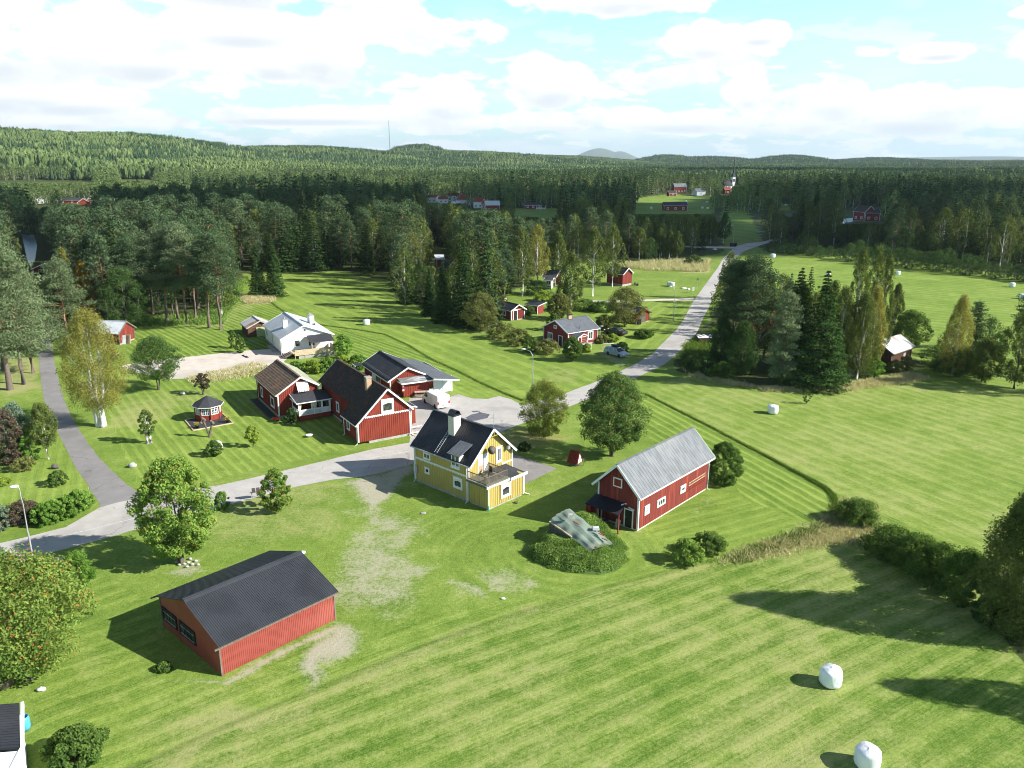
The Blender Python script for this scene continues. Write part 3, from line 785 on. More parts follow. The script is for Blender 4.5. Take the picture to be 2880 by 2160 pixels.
def build_ground():
    ang = np.concatenate([np.linspace(-math.pi, -0.80, 46)[:-1], np.linspace(-0.80, 0.80, 560), np.linspace(0.80, math.pi, 46)[1:]])
    rad = [0.0, 8.0, 18.0, 26.0]
    r = 30.0
    while r < 230: rad.append(r); r *= 1.0042
    while r < 700: rad.append(r); r *= 1.009
    while r < 5500: rad.append(r); r *= 1.022
    while r < 24500: rad.append(r); r *= 1.05
    rad = np.array(rad)
    A, R = np.meshgrid(ang, rad)
    x = (R * np.sin(A)).ravel(); y = (R * np.cos(A)).ravel()
    z = hill_z(x, y)
    rr = R.ravel()
    z = np.where(rr < 600, 0.0, z)
    V = np.stack([x, y, z], 1)
    na, nr = len(ang), len(rad)
    i = np.arange(nr - 1)[:, None] * na + np.arange(na - 1)[None, :]
    F = np.stack([i, i + na, i + na + 1, i + 1], -1).reshape(-1, 4)
    F = F[:, ::-1]
    me = bpy.data.meshes.new('ground')
    me.vertices.add(len(V)); me.vertices.foreach_set('co', V.astype(np.float32).ravel())
    me.loops.add(F.size); me.loops.foreach_set('vertex_index', F.astype(np.int32).ravel())
    me.polygons.add(len(F)); me.polygons.foreach_set('loop_start', np.arange(0, F.size, 4, dtype=np.int32))
    me.update(calc_edges=True)
    me.polygons.foreach_set('use_smooth', np.ones(len(F), bool))
    sp = np.zeros(len(x)); sa = np.zeros(len(x)); tone = np.full(len(x), .5); dry = np.full(len(x), .22); lush = np.zeros(len(x)); bare = np.zeros(len(x)); wood = np.zeros(len(x))
    near = rr < 900; sl_ = np.zeros(len(x))
    xn, yn = x[near], y[near]
    jx = (vnoise(xn, yn, 1.6, 1) - .5); jy = (vnoise(xn, yn, 1.6, 2) - .5)
    jx2 = (vnoise(xn, yn, 4.5, 5) - .5); jy2 = (vnoise(xn, yn, 4.5, 6) - .5)
    spn, san, tn, dn = sp[near], sa[near], tone[near], dry[near]; sln = np.zeros(len(xn))
    lawn = np.zeros(len(xn), bool)
    for a in AREAS:
        P = dpoly(a['p']); m = inpoly(xn + jx * a['soft'], yn + jy * a['soft'], P)
        p0, p1 = ad(*a['d'][0]), ad(*a['d'][1]); d = (p1 - p0); d.normalize()
        c = ((xn - p0.x) * -d.y + (yn - p0.y) * d.x) + (vnoise(xn, yn, 23, 8) - .5) * 1.1 * min(a['s'], 2.5) * .5
        sln[m] = ((xn - p0.x) * d.x + (yn - p0.y) * d.y)[m]; spn[m] = (c / a['s'])[m]; san[m] = a['a']; tn[m] = a['tone']; dn[m] = a['dry']; lawn |= m
    for Pp, curve, s_, a_ in ((dpoly([(60, 1300), (200, 1230), (330, 1300), (350, 1460), (480, 1480), (720, 1370), (760, 1440), (860, 1340), (1100, 1300), (1250, 1262), (1440, 1222), (1560, 1195), (1560, 1205), (1100, 1330), (700, 1480), (330, 1640), (200, 1690), (60, 1600)]), FIELD_EDGE, 1.7, .42),
                              (dpoly([(860, 1100), (1000, 1090), (1130, 1110), (1290, 1150), (1400, 1150), (1500, 1200), (1440, 1222), (1250, 1262), (1190, 1300), (1000, 1260), (960, 1230)]), [tuple(at(*q)) for q in ((1478, 1560), (1500, 1578), (1560, 1602), (1630, 1614), (1690, 1618), (1735, 1606), (1765, 1580), (1762, 1545), (1735, 1512))], 1.3, .22)):
        m = inpoly(xn + jx * .6, yn + jy * .6, Pp); dd = seg_dist(xn, yn, curve)
        spn[m] = (dd / s_)[m]; san[m] = a_; sln[m] = (xn * .8 + yn * .6)[m]
    bn = bare[near]; ln = lush[near]
    for P, st, sf in BARE:
        bn = np.maximum(bn, st * soft_in(xn + jx2 * sf * 1.6 + jx * sf, yn + jy2 * sf * 1.6 + jy * sf, P, sf * 1.3))
    for P, st, sf in DRYP:
        dn = np.maximum(dn, st * soft_in(xn + jx2 * sf * 2.4 + jx * sf, yn + jy2 * sf * 2.4 + jy * sf, P, sf * 1.4))
    for L, w in ((DITCH1, .36), (DITCH2, .22)):
        d = seg_dist(xn, yn, L); ln[:] = np.maximum(ln, np.clip(1.35 - d / w, 0, 1))
    d = seg_dist(xn, yn, FIELD_EDGE); ln[:] = np.maximum(ln, .5 * np.clip(1.2 - d / .35, 0, 1))
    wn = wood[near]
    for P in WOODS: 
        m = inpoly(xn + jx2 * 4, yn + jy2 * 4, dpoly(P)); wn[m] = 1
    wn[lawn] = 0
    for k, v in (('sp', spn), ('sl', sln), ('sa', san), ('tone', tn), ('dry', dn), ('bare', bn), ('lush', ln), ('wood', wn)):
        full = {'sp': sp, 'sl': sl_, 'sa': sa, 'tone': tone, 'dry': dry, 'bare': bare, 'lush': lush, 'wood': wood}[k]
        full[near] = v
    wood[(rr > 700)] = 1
    farf = np.zeros(len(x), bool)
    for P in FAR_FIELDS: farf |= inpoly(x, y, dpoly(P))
    for P in [KEEP[q] for q in (1, 2)]: farf |= inpoly(x, y, P)
    wood[farf] = 0
    for k, v in (('sp', sp), ('sl', sl_), ('sa', sa), ('tone', tone), ('dry', dry), ('bare', bare), ('lush', lush), ('wood', wood)):
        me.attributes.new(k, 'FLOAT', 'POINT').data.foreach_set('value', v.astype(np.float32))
    me.materials.append(ground_mat())
    return structure(link('ground', me))


def ground_mat():
    m, nt, out = newmat('grassland')
    at_ = {}
    for k in ('sp', 'sl', 'sa', 'tone', 'dry', 'bare', 'lush', 'wood'):
        n = nt.nodes.new('ShaderNodeAttribute'); n.attribute_name = k; at_[k] = n.outputs['Fac']
    tc = nt.nodes.new('ShaderNodeTexCoord'); co = tc.outputs['Object']
    fine = noise(nt, co, 9.0, 4, .7); tuft = noise(nt, co, 3.2, 4, .65); med = noise(nt, co, .55, 5, .65); big = noise(nt, co, .085, 4, .6); huge = noise(nt, co, .02, 3)
    # mowing stripes: lit and flattened sides of the grass, broken by noise
    ph = mathn(nt, 'ADD', at_['sp'], mathn(nt, 'MULTIPLY', mathn(nt, 'SUBTRACT', med, .5), .55))
    w = mathn(nt, 'SINE', mathn(nt, 'MULTIPLY', ph, 2 * math.pi))
    w2 = mathn(nt, 'SINE', mathn(nt, 'MULTIPLY', ph, 2 * math.pi * .37))
    st = mathn(nt, 'MULTIPLY', mathn(nt, 'ADD', mathn(nt, 'SUBTRACT', mathn(nt, 'MULTIPLY', ramp(nt, w, -.2, 1.0), 1.6), .75), mathn(nt, 'MULTIPLY', w2, .3)), at_['sa'])
    st = mathn(nt, 'MULTIPLY', st, mathn(nt, 'ADD', .35, mathn(nt, 'MULTIPLY', big, 1.2)))
    cs = nt.nodes.new('ShaderNodeCombineXYZ'); nt.links.new(mathn(nt, 'MULTIPLY', at_['sp'], 11.0), cs.inputs[0]); nt.links.new(mathn(nt, 'MULTIPLY', at_['sl'], .16), cs.inputs[1])
    streaks = noise(nt, cs.outputs[0], 1.0, 4, .7)
    streaks = mathn(nt, 'MULTIPLY', mathn(nt, 'SUBTRACT', streaks, .5), ramp(nt, at_['sa'], .1, .4))
    t = mathn(nt, 'ADD', at_['tone'], mathn(nt, 'MULTIPLY', st, .32))
    t = mathn(nt, 'ADD', t, mathn(nt, 'MULTIPLY', streaks, 1.0))
    t = mathn(nt, 'ADD', t, mathn(nt, 'MULTIPLY', mathn(nt, 'SUBTRACT', big, .5), .75))
    t = mathn(nt, 'ADD', t, mathn(nt, 'MULTIPLY', mathn(nt, 'SUBTRACT', med, .5), .75))
    t = mathn(nt, 'ADD', t, mathn(nt, 'MULTIPLY', mathn(nt, 'SUBTRACT', tuft, .5), .75))
    t = mathn(nt, 'ADD', t, mathn(nt, 'MULTIPLY', mathn(nt, 'SUBTRACT', fine, .5), 1.25), True)
    g = mix(nt, t, G_DARK, G_LIGHT)
    # yellowed grass
    dsel = mathn(nt, 'ADD', at_['dry'], mathn(nt, 'MULTIPLY', mathn(nt, 'SUBTRACT', mathn(nt, 'ADD', mathn(nt, 'MULTIPLY', med, .6), mathn(nt, 'MULTIPLY', tuft, .6)), .6), 1.5))
    dsel = mathn(nt, 'ADD', dsel, mathn(nt, 'MULTIPLY', mathn(nt, 'MULTIPLY', w, at_['sa']), .12))
    dsel = mathn(nt, 'ADD', dsel, mathn(nt, 'MULTIPLY', streaks, .6))
    dsel = mathn(nt, 'ADD', dsel, mathn(nt, 'MULTIPLY', mathn(nt, 'SUBTRACT', big, .48), 1.1))
    dcol = mix(nt, fine, (0.27, 0.275, 0.095), (0.44, 0.42, 0.21))
    g = mix(nt, mathn(nt, 'MULTIPLY', ramp(nt, dsel, .22, 1.0), .88), g, dcol)
    # lush uncut strips
    g = mix(nt, mathn(nt, 'MULTIPLY', at_['lush'], .8), g, mix(nt, fine, (0.028, 0.060, 0.010), (0.075, 0.135, 0.022)))
    # bare gravel and earth
    bs = mathn(nt, 'ADD', at_['bare'], mathn(nt, 'MULTIPLY', mathn(nt, 'SUBTRACT', mathn(nt, 'ADD', mathn(nt, 'MULTIPLY', med, .55), mathn(nt, 'MULTIPLY', tuft, .65)), .6), 1.9))
    bcol = mix(nt, fine, (0.33, 0.30, 0.22), (0.52, 0.48, 0.39))
    bcol = mix(nt, ramp(nt, tuft, .45, .7), bcol, (0.33, 0.37, 0.19))
    g = mix(nt, mathn(nt, 'MULTIPLY', ramp(nt, bs, .30, .95), ramp(nt, at_['bare'], 0.02, .35)), g, bcol)
    # wood floor
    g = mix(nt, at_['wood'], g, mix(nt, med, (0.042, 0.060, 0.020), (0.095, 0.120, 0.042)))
    p = nt.nodes.new('ShaderNodeBsdfPrincipled'); p.inputs['Roughness'].default_value = .95; p.inputs['Specular IOR Level'].default_value = .1
    nt.links.new(g, p.inputs['Base Color'])
    b = nt.nodes.new('ShaderNodeBump'); b.inputs['Strength'].default_value = .55; b.inputs['Distance'].default_value = .12
    hsum = mathn(nt, 'ADD', mathn(nt, 'MULTIPLY', fine, .5), mathn(nt, 'ADD', mathn(nt, 'MULTIPLY', tuft, .8), mathn(nt, 'MULTIPLY', mathn(nt, 'MULTIPLY', w, at_['sa']), .16)))
    nt.links.new(hsum, b.inputs['Height']); nt.links.new(b.outputs[0], p.inputs['Normal'])
    nt.links.new(p.outputs[0], out.inputs[0])
    return m


G_DARK = (0.064, 0.140, 0.016)
G_LIGHT = (0.305, 0.405, 0.080)
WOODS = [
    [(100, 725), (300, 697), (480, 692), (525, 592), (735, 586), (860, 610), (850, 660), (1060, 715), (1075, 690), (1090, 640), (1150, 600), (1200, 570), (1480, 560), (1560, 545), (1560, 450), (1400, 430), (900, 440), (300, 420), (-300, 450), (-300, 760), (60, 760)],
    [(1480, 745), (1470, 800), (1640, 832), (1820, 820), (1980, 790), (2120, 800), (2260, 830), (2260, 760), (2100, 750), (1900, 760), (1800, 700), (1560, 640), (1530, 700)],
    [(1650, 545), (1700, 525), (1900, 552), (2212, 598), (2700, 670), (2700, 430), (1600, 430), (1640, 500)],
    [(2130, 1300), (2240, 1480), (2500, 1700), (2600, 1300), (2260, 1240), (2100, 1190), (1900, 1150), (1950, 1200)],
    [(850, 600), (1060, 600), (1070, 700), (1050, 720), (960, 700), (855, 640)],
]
FAR_FIELDS = [
    [(1370, 445), (1530, 445), (1545, 430), (1450, 418), (1380, 428)],
    [(0, 398), (0, 404), (200, 402), (200, 397)], [(260, 388), (330, 388), (330, 392), (260, 392)],
    [(130, 432), (260, 432), (250, 440), (130, 442)],
    [(1110, 455), (1200, 455), (1200, 470), (1110, 470)], [(1685, 440), (1705, 440), (1705, 455), (1685, 455)],
]
KEEP = [dpoly(p) for p in (
    [(520, 606), (735, 602), (860, 640), (1060, 735), (1345, 810), (1480, 740), (1500, 640), (1560, 545), (1660, 530), (1640, 512), (1560, 530), (1480, 560), (1370, 575), (1300, 600), (1190, 620), (1060, 720), (850, 650), (740, 600)],
    [(1380, 428), (1545, 425), (1540, 462), (1370, 462)], [(1100, 450), (1205, 450), (1205, 474), (1100, 474)], [(1680, 436), (1706, 436), (1706, 462), (1680, 462)],
    [(20, 505), (100, 510), (125, 560), (115, 610), (50, 610), (40, 560)], [(1540, 462), (1910, 448), (1905, 486), (1800, 500), (1540, 515)],
    [(1170, 560), (1300, 560), (1300, 625), (1170, 625)], [(1250, 560), (1370, 560), (1370, 660), (1250, 660)], [(60, 585), (130, 585), (130, 640), (60, 640)], [(925, 535), (975, 535), (975, 600), (925, 600)],
    [(70, 690), (135, 690), (140, 1000), (60, 1000)], [(1560, 545), (1650, 530), (1640, 500), (1580, 505), (1500, 540)], [(1990, 560), (2400, 600), (2400, 640), (1990, 600)], [(1430, 560), (1600, 540), (1560, 640), (1548, 720), (1535, 850), (1430, 850)], [(1890, 690), (2000, 690), (2000, 830), (1890, 830)])]


ground = build_ground()


def fillpoly(name, pts, z, mat, conv=ad, kind='structure', jitter=0.0, seed=1, thick=0.0):
    """flat sheet on the ground with a slightly ragged border"""
    rg = random.Random(seed)
    P = [conv(*p) for p in pts]
    Q = []
    for a, b in zip(P, P[1:] + P[:1]):
        n = max(1, int((b - a).length / .8)) if jitter else 1
        for k in range(n):
            q = a.lerp(b, k / n)
            Q.append((q.x + rg.uniform(-jitter, jitter), q.y + rg.uniform(-jitter, jitter), z))
    me = bpy.data.meshes.new(name)
    import bmesh
    bm = bmesh.new(); vs = [bm.verts.new(q) for q in Q]; f = bm.faces.new(vs)
    if f.normal.z < 0: f.normal_flip()
    f.normal_update()
    if f.normal.z < 0: bmesh.ops.reverse_faces(bm, faces=[f])
    bmesh.ops.triangulate(bm, faces=bm.faces[:])
    bm.to_mesh(me); bm.free(); me.materials.append(mat)
    o = link(name, me)
    if kind: o['kind'] = kind
    return o


def ribbon(name, L, R, z, mat):
    """strip between two bank lines resampled to the same count"""
    def res(P, n):
        P = [Vector(p) for p in P]; d = [0]
        for a, b in zip(P[:-1], P[1:]): d.append(d[-1] + (b - a).length)
        o = []
        for k in range(n):
            t = d[-1] * k / (n - 1); i = max(j for j in range(len(d)) if d[j] <= t + 1e-9); i = min(i, len(P) - 2)
            o.append(P[i].lerp(P[i + 1], (t - d[i]) / max(d[i + 1] - d[i], 1e-9)))
        return o
    n = 240; A = res(L, n); B = res(R, n)
    rg = random.Random(4); V = []; F = []
    for a, b in zip(A, B):
        ja, jb = rg.uniform(-.05, .05), rg.uniform(-.05, .05); d = (b - a).normalized()
        V += [tuple(a + d * ja), tuple(b + d * jb)]
    V = [(v[0], v[1], z) for v in V]
    for i in range(n - 1): F.append((2 * i, 2 * i + 1, 2 * i + 3, 2 * i + 2))
    me = bpy.data.meshes.new(name); me.from_pydata(V, [], F)
    me.materials.append(mat); me.update()
    if me.polygons[0].normal.z < 0: me.flip_normals()
    return structure(link(name, me))


def asphalt(name, a, b, crack=True):
    m, nt, out = newmat(name)
    tc = nt.nodes.new('ShaderNodeTexCoord'); co = tc.outputs['Object']
    fine = noise(nt, co, 14, 4, .7); med = noise(nt, co, .7, 4, .6); big = noise(nt, co, .12, 3)
    c = mix(nt, ramp(nt, mathn(nt, 'ADD', mathn(nt, 'MULTIPLY', fine, .5), mathn(nt, 'MULTIPLY', med, .5)), .35, .65), a, b)
    c = mix(nt, mathn(nt, 'MULTIPLY', ramp(nt, big, .5, .66), .5), c, tuple(x * .72 for x in a))
    if crack:
        v = nt.nodes.new('ShaderNodeTexVoronoi'); v.feature = 'DISTANCE_TO_EDGE'; v.inputs['Scale'].default_value = .16
        wv = nt.nodes.new('ShaderNodeVectorMath'); wv.operation = 'MULTIPLY_ADD'
        nc = nt.nodes.new('ShaderNodeTexNoise'); nc.inputs['Scale'].default_value = .6; nt.links.new(co, nc.inputs['Vector'])
        nt.links.new(nc.outputs['Color'], wv.inputs[0]); wv.inputs[1].default_value = (2.5, 2.5, 0); nt.links.new(co, wv.inputs[2])
        nt.links.new(wv.outputs[0], v.inputs['Vector'])
        ck = mathn(nt, 'SUBTRACT', 1.0, ramp(nt, v.outputs['Distance'], .004, .012))
        c = mix(nt, mathn(nt, 'MULTIPLY', mathn(nt, 'MULTIPLY', ck, ramp(nt, med, .45, .6)), .6), c, tuple(x * .45 for x in a))
    p = nt.nodes.new('ShaderNodeBsdfPrincipled'); p.inputs['Roughness'].default_value = .9
    nt.links.new(c, p.inputs['Base Color']); nt.links.new(p.outputs[0], out.inputs[0])
    return m


M['asphalt'] = asphalt('old_pale_asphalt', (0.41, 0.39, 0.365), (0.51, 0.485, 0.45))
M['asphalt_grey'] = asphalt('grey_asphalt', (0.215, 0.205, 0.20), (0.275, 0.262, 0.255))
M['asphalt_dark'] = asphalt('stained_asphalt', (0.24, 0.225, 0.215), (0.31, 0.295, 0.28))
M['gravel'] = asphalt('pale_gravel', (0.56, 0.50, 0.43), (0.66, 0.60, 0.53), False)
M['paint_line'] = surf('worn_white_road_paint', (0.62, 0.62, 0.60), (0.45, 0.44, 0.43), .8, 3)

fl = lambda L: [at(*p) for p in L]
ROAD_N = fl([(-260, 1590), (-120, 1555), (17, 1524), (87, 1508), (187, 1482), (217, 1464), (282, 1427), (330, 1413), (391, 1400), (470, 1385), (607, 1366.6), (660, 1355.7), (811.9, 1320.9), (954, 1286), (1055.6, 1262), (1153.7, 1245), (1240, 1215), (1330, 1188), (1420, 1160), (1468, 1143), (1578, 1110.4), (1660.6, 1080), (1736.6, 1048.7), (1793.5, 1020), (1834.7, 995), (1866, 963), (1898, 931.6), (1920, 903), (1950, 847), (1985, 799), (2020, 751), (2035, 725), (2067.6, 692.8), (2100, 684), (2145.7, 680), (2200, 664)])
ROAD_S = fl([(-260, 1680), (-100, 1640), (21, 1595), (152, 1551), (260, 1525), (403, 1484), (520, 1449), (642, 1421), (660, 1415.8), (837, 1368), (938, 1349), (1024, 1340), (1090, 1325), (1163, 1305), (1290, 1262), (1407.5, 1215), (1461, 1194), (1594, 1147), (1700, 1104), (1803, 1056), (1866, 1026.6), (1898, 1001), (1929.6, 969.6), (1961, 934.8), (1975.5, 900), (2000, 850), (2020, 800), (2040, 765), (2067.6, 727.5), (2093.6, 705.8), (2143.5, 688.3), (2200, 672)])
ribbon('road', ROAD_N, ROAD_S, 0.016, M['asphalt'])
fillpoly('path', [(282, 1420), (240, 1352), (225.7, 1334), (195, 1282), (173.6, 1238.5), (145, 1178), (121.5, 1117), (113, 1052), (108.5, 1004), (112, 950), (118, 900), (150, 900), (144, 940), (147.6, 986.8), (156, 1030), (169, 1086.6), (186.6, 1143), (217, 1199.5), (247, 1247), (282, 1290.6), (347, 1355.7), (395, 1387), (401, 1410), (330, 1432), (270, 1442)], 0.008, M['asphalt_grey'], at, jitter=.06)
fillpoly('parking', [(1150, 1250), (1157, 1209), (1150, 1120), (1216, 1106), (1232, 1108), (1262, 1117), (1290, 1109), (1330, 1121), (1372, 1122), (1404, 1114), (1440, 1124), (1470, 1141), (1480, 1165), (1300, 1240), (1180, 1260)], 0.010, M['asphalt'], at, jitter=.06)
fillpoly('paving', [(1430, 1262), (1446, 1277), (1500, 1296), (1565.7, 1317.7), (1510, 1345), (1464, 1368), (1430, 1372), (1400, 1330), (1405, 1280)], 0.010, M['asphalt_dark'], at, jitter=.07, seed=3)
fillpoly('gravel_yard', [(342, 1028), (377, 1022), (440, 1012), (525, 1004), (600, 996), (694, 986), (755, 982), (800, 985), (812, 1000), (800, 1018), (745, 1030), (703, 1042), (620, 1056), (525, 1065), (470, 1067), (377, 1046), (350, 1040)], 0.012, M['gravel'], at, jitter=.1, seed=5)
fillpoly('lane', [(1640, 844), (1700, 846), (1950, 838), (1952, 845), (1880, 845), (1700, 851), (1640, 849)], 0.008, M['gravel'], at)
fillpoly('side_lane', [(1900, 690), (1990, 693), (2067, 694), (2068, 699), (1990, 698), (1900, 694)], 0.009, M['gravel'], at)
fillpoly('far_road', [(0, 500), (200, 497), (420, 492), (420, 495), (200, 501), (0, 505)], 0.6, M['gravel'], at)
# seam in the asphalt and an oil stain
seam = MB()
for a, b in zip(fl([(205, 1501), (262, 1488), (330, 1470), (403, 1452), (470, 1440)])[:-1], fl([(205, 1501), (262, 1488), (330, 1470), (403, 1452), (470, 1440)])[1:]):
    d = (b - a).normalized(); s = Vector((-d.y, d.x, 0)) * .07
    seam.add([(p.x, p.y, .021) for p in (a - s, b - s, b + s, a + s)], [(0, 1, 2, 3)])
for a, b in zip(fl([(1010, 1300), (1050, 1287), (1110, 1276), (1155, 1268)])[:-1], fl([(1010, 1300), (1050, 1287), (1110, 1276), (1155, 1268)])[1:]):
    d = (b - a).normalized(); s = Vector((-d.y, d.x, 0)) * .07
    seam.add([(p.x, p.y, .021) for p in (a - s, b - s, b + s, a + s)], [(0, 1, 2, 3)])
structure(seam.obj('road_marking', M['paint_line']))
st = fillpoly('stain', [(1310, 1175), (1325, 1166), (1345, 1162), (1347, 1158), (1332, 1160), (1325, 1156), (1345, 1155), (1352, 1160), (1378, 1166), (1370, 1176), (1340, 1183), (1320, 1184)], 0.021, surf('wet_stain', (0.115, 0.10, 0.115), (0.15, 0.13, 0.13), .25, 2), at, jitter=.05)
# water
def water():
    m, nt, out = newmat('river_water')
    tc = nt.nodes.new('ShaderNodeTexCoord'); p = nt.nodes.new('ShaderNodeBsdfPrincipled')
    p.inputs['Base Color'].default_value = (0.03, 0.05, 0.07, 1); p.inputs['Roughness'].default_value = .3; p.inputs['Specular IOR Level'].default_value = .2
    b = nt.nodes.new('ShaderNodeBump'); b.inputs['Strength'].default_value = .25
    nt.links.new(noise(nt, tc.outputs['Object'], .8, 3), b.inputs['Height']); nt.links.new(b.outputs[0], p.inputs['Normal'])
    nt.links.new(p.outputs[0], out.inputs[0]); return m


M['water'] = water()
fillpoly('river', [(46, 506), (74, 508), (80, 530), (76, 560), (66, 575), (58, 560), (52, 530)], 0.02, M['water'])
fillpoly('river', [(1700, 484), (1725, 486), (1790, 484), (1860, 478), (1900, 470), (1895, 452), (1878, 452), (1880, 468), (1800, 474), (1690, 476)], 0.02, M['water'])

# ------------------------------------------------------------------ buildings
class House:
    """gabled house: u runs along the ridge (0..L), v across (0..W), S side = v 0, E gable = u L"""
    def __init__(s, name, label, x, y, th, L, W, ze, zr, og=.35, oe=.35, vr=.5, ze2=None, cat='house', wall='red', roof='felt', trim='white',
                 board=.24, base=.25, rib=None, rib_w=.03, rib_h=.03, thick=.13, corner=True, group=None, gable_board=True, floor_z=0, roof2=None, base_mat='concrete', bw=.045, bt=.028, cut=None):
        s.cut = cut
        s.root = thing(name, label, cat, (x, y, floor_z), th, group)
        s.L, s.W, s.ze, s.zr, s.og, s.oe, s.vr = L, W, ze, zr, og, oe, vr
        s.ze2 = ze if ze2 is None else ze2
        s.wall, s.roofm, s.trim = M[wall], M[roof], M[trim]
        s.sl1 = (zr - ze) / (vr * W + oe); s.sl2 = (zr - s.ze2) / ((1 - vr) * W + oe)
        s.walls(board, base, corner, M[base_mat], bw, bt)
        s.roof(rib, rib_w, rib_h, thick, gable_board, M[roof2] if roof2 else None)

    def ztop(s, v):
        return s.zr - (s.vr * s.W - v) * s.sl1 if v < s.vr * s.W else s.zr - (v - s.vr * s.W) * s.sl2

    def walls(s, board, base, corner, bmat, bw, bt):
        L, W = s.L, s.W; drop = .16
        mb = MB()
        uc, vs = s.cut or (0, 0)
        for ua, ub, va in ([(0, uc, vs), (uc, L, 0)] if s.cut else [(0, L, 0)]):
            prof = [(va, base), (W, base), (W, s.ztop(W) - drop), (s.vr * W, s.zr - drop), (va, s.ztop(va) - drop)]
            mb.hexa([(ua, v, z) for v, z in prof][::-1], [(ub, v, z) for v, z in prof][::-1])
        if board:
            n = int(L / board)
            for i in range(n + 1):
                u = L * i / n
                va = vs if u < uc else 0; mb.box(u - bw / 2, u + bw / 2, va - bt, va + .01, base, s.ztop(va) - drop); mb.box(u - bw / 2, u + bw / 2, W - .01, W + bt, base, s.ztop(W) - drop)
            n = int(W / board)
            for i in range(1, n):
                v = W * i / n; zt = s.ztop(v) - drop
                mb.box(-bt, .01, v - bw / 2, v + bw / 2, base, zt - .03); mb.box(L - .01, L + bt, v - bw / 2, v + bw / 2, base, zt - .03)
        mb.obj('wall', s.wall, s.root)
        f = MB(); f.box(.06, L - .06, vs + .06, W - .06, -.2, base); f.obj('foundation', bmat, s.root)
        if corner:
            for u, v, z in ((0, 0, 0), (L, 0, 0), (0, W, W), (L, W, W)):
                c = MB(); su, sv = (1 if u else -1), (1 if v else -1); zt = s.ztop(v) - drop
                c.box(u + su * .045, u - su * .12, v + sv * .045, v, base, zt); c.box(u + su * .045, u, v + sv * .045, v - sv * .12, base, zt)
                c.obj('corner_board', s.trim, s.root)

    def roof(s, rib, rw, rh, th, gb, roof2):
        L, W, og, oe = s.L, s.W, s.og, s.oe; vr = s.vr * W
        mb = MB()
        uc, vs = s.cut or (-og, 0)
        if s.cut:
            ve = vs - oe; zc = s.ztop(ve); uc = uc - .3
            mb.slab([(-og, ve, zc), (uc, ve, zc), (uc, vr, s.zr), (-og, vr, s.zr)], th, 0)
        a = [(uc, -oe, s.ze), (L + og, -oe, s.ze), (L + og, vr, s.zr), (uc, vr, s.zr)]
        b = [(L + og, W + oe, s.ze2), (-og, W + oe, s.ze2), (-og, vr, s.zr - .002), (L + og, vr, s.zr - .002)]
        mb.slab(a, th, 0); mb.slab(b, th, 1)
        if rib:
            n = int((L + 2 * og) / rib)
            for i in range(n + 1):
                u = -og + (L + 2 * og) * i / n
                cu = s.cut and u < uc
                for (v0, z0), k in (((vs - oe if cu else -oe, s.ztop(vs - oe) if cu else s.ze), 0), ((W + oe, s.ze2), 1)):
                    mb.bar((u, v0, z0 + rh * .3), (u, vr, s.zr + rh * .3), rw, rh, k)
        if s.roofm.name.endswith('tiles'):
            n = int(math.hypot(vr + oe, s.zr - s.ze) / .36)
            for i in range(1, n):
                k = i / n
                v, z = vr * k + -oe * (1 - k), s.zr * k + s.ze * (1 - k)
                if s.cut and v < s.cut[1] - oe: mb.bar((s.cut[0] - .3, v, z + .012), (L + og, v, z + .012), .05, .035, 0)
                else: mb.bar((-og, v, z + .012), (L + og, v, z + .012), .05, .035, 0)
                v, z = vr * k + (W + oe) * (1 - k), s.zr * k + s.ze2 * (1 - k); mb.bar((-og, v, z + .012), (L + og, v, z + .012), .05, .035, 1)
        mb.bar((-og - .01, vr, s.zr + .02), (L + og + .01, vr, s.zr + .02), .28, .06, 0)
        s.roof_o = mb.obj('roof', [s.roofm, roof2 or s.roofm], s.root)
        if gb:
            for u in (-og - .02, L + og + .02):
                g = MB(); g.bar((u, -oe, s.ze - .10), (u, vr, s.zr - .06), .05, .22); g.bar((u, vr, s.zr - .062), (u, W + oe, s.ze2 - .10), .052, .22)
                g.obj('bargeboard', s.trim, s.root)
            for v, z in ((-oe - .02, s.ze), (W + oe + .02, s.ze2)):
                g = MB(); g.box(uc if v < 0 else -og, L + og, v - .02, v + .02, z - .17, z - .03); g.obj('fascia', s.trim, s.root)

    def fp(s, face, t, d, z):
        return {'S': (t, -d, z), 'N': (t, s.W + d, z), 'W': (-d, t, z), 'E': (s.L + d, t, z)}[face]

    def fbox(s, mb, face, t0, t1, d0, d1, z0, z1, mi=0):
        a = s.fp(face, t0, d0, z0); b = s.fp(face, t1, d1, z1)
        mb.box(a[0], b[0], a[1], b[1], z0, z1, mi)

    def window(s, face, t0, t1, z0, z1, nx=2, ny=1, fr=.12, frame=None, off=0.0, mat='glass', name='window', curtain=False, hood=True):
        f = MB(); B = lambda *a: s.fbox(f, face, *a)
        w = .05
        B(t0, t0 + fr, off, off + .075, z0, z1); B(t1 - fr, t1, off, off + .075, z0, z1)
        B(t0 + fr, t1 - fr, off, off + .074, z0, z0 + fr); B(t0 + fr, t1 - fr, off, off + .074, z1 - fr, z1)
        for i in range(1, nx):
            t = t0 + fr + (t1 - t0 - 2 * fr) * i / nx; B(t - w / 2, t + w / 2, off, off + .065, z0 + fr, z1 - fr)
        for i in range(1, ny):
            z = z0 + fr + (z1 - z0 - 2 * fr) * i / ny; B(t0 + fr, t1 - fr, off, off + .06, z - .02, z + .02)
        if hood: B(t0 - .04, t1 + .04, off, off + .12, z1 + .002, z1 + .05); B(t0 - .03, t1 + .03, off, off + .11, z0 - .05, z0 - .002)
        fo = f.obj(name, frame or s.trim, s.root)
        p = MB(); s.fbox(p, face, t0 + fr * .8, t1 - fr * .8, off, off + .04, z0 + fr * .8, z1 - fr * .8)
        po = p.obj('pane', M[mat], fo)
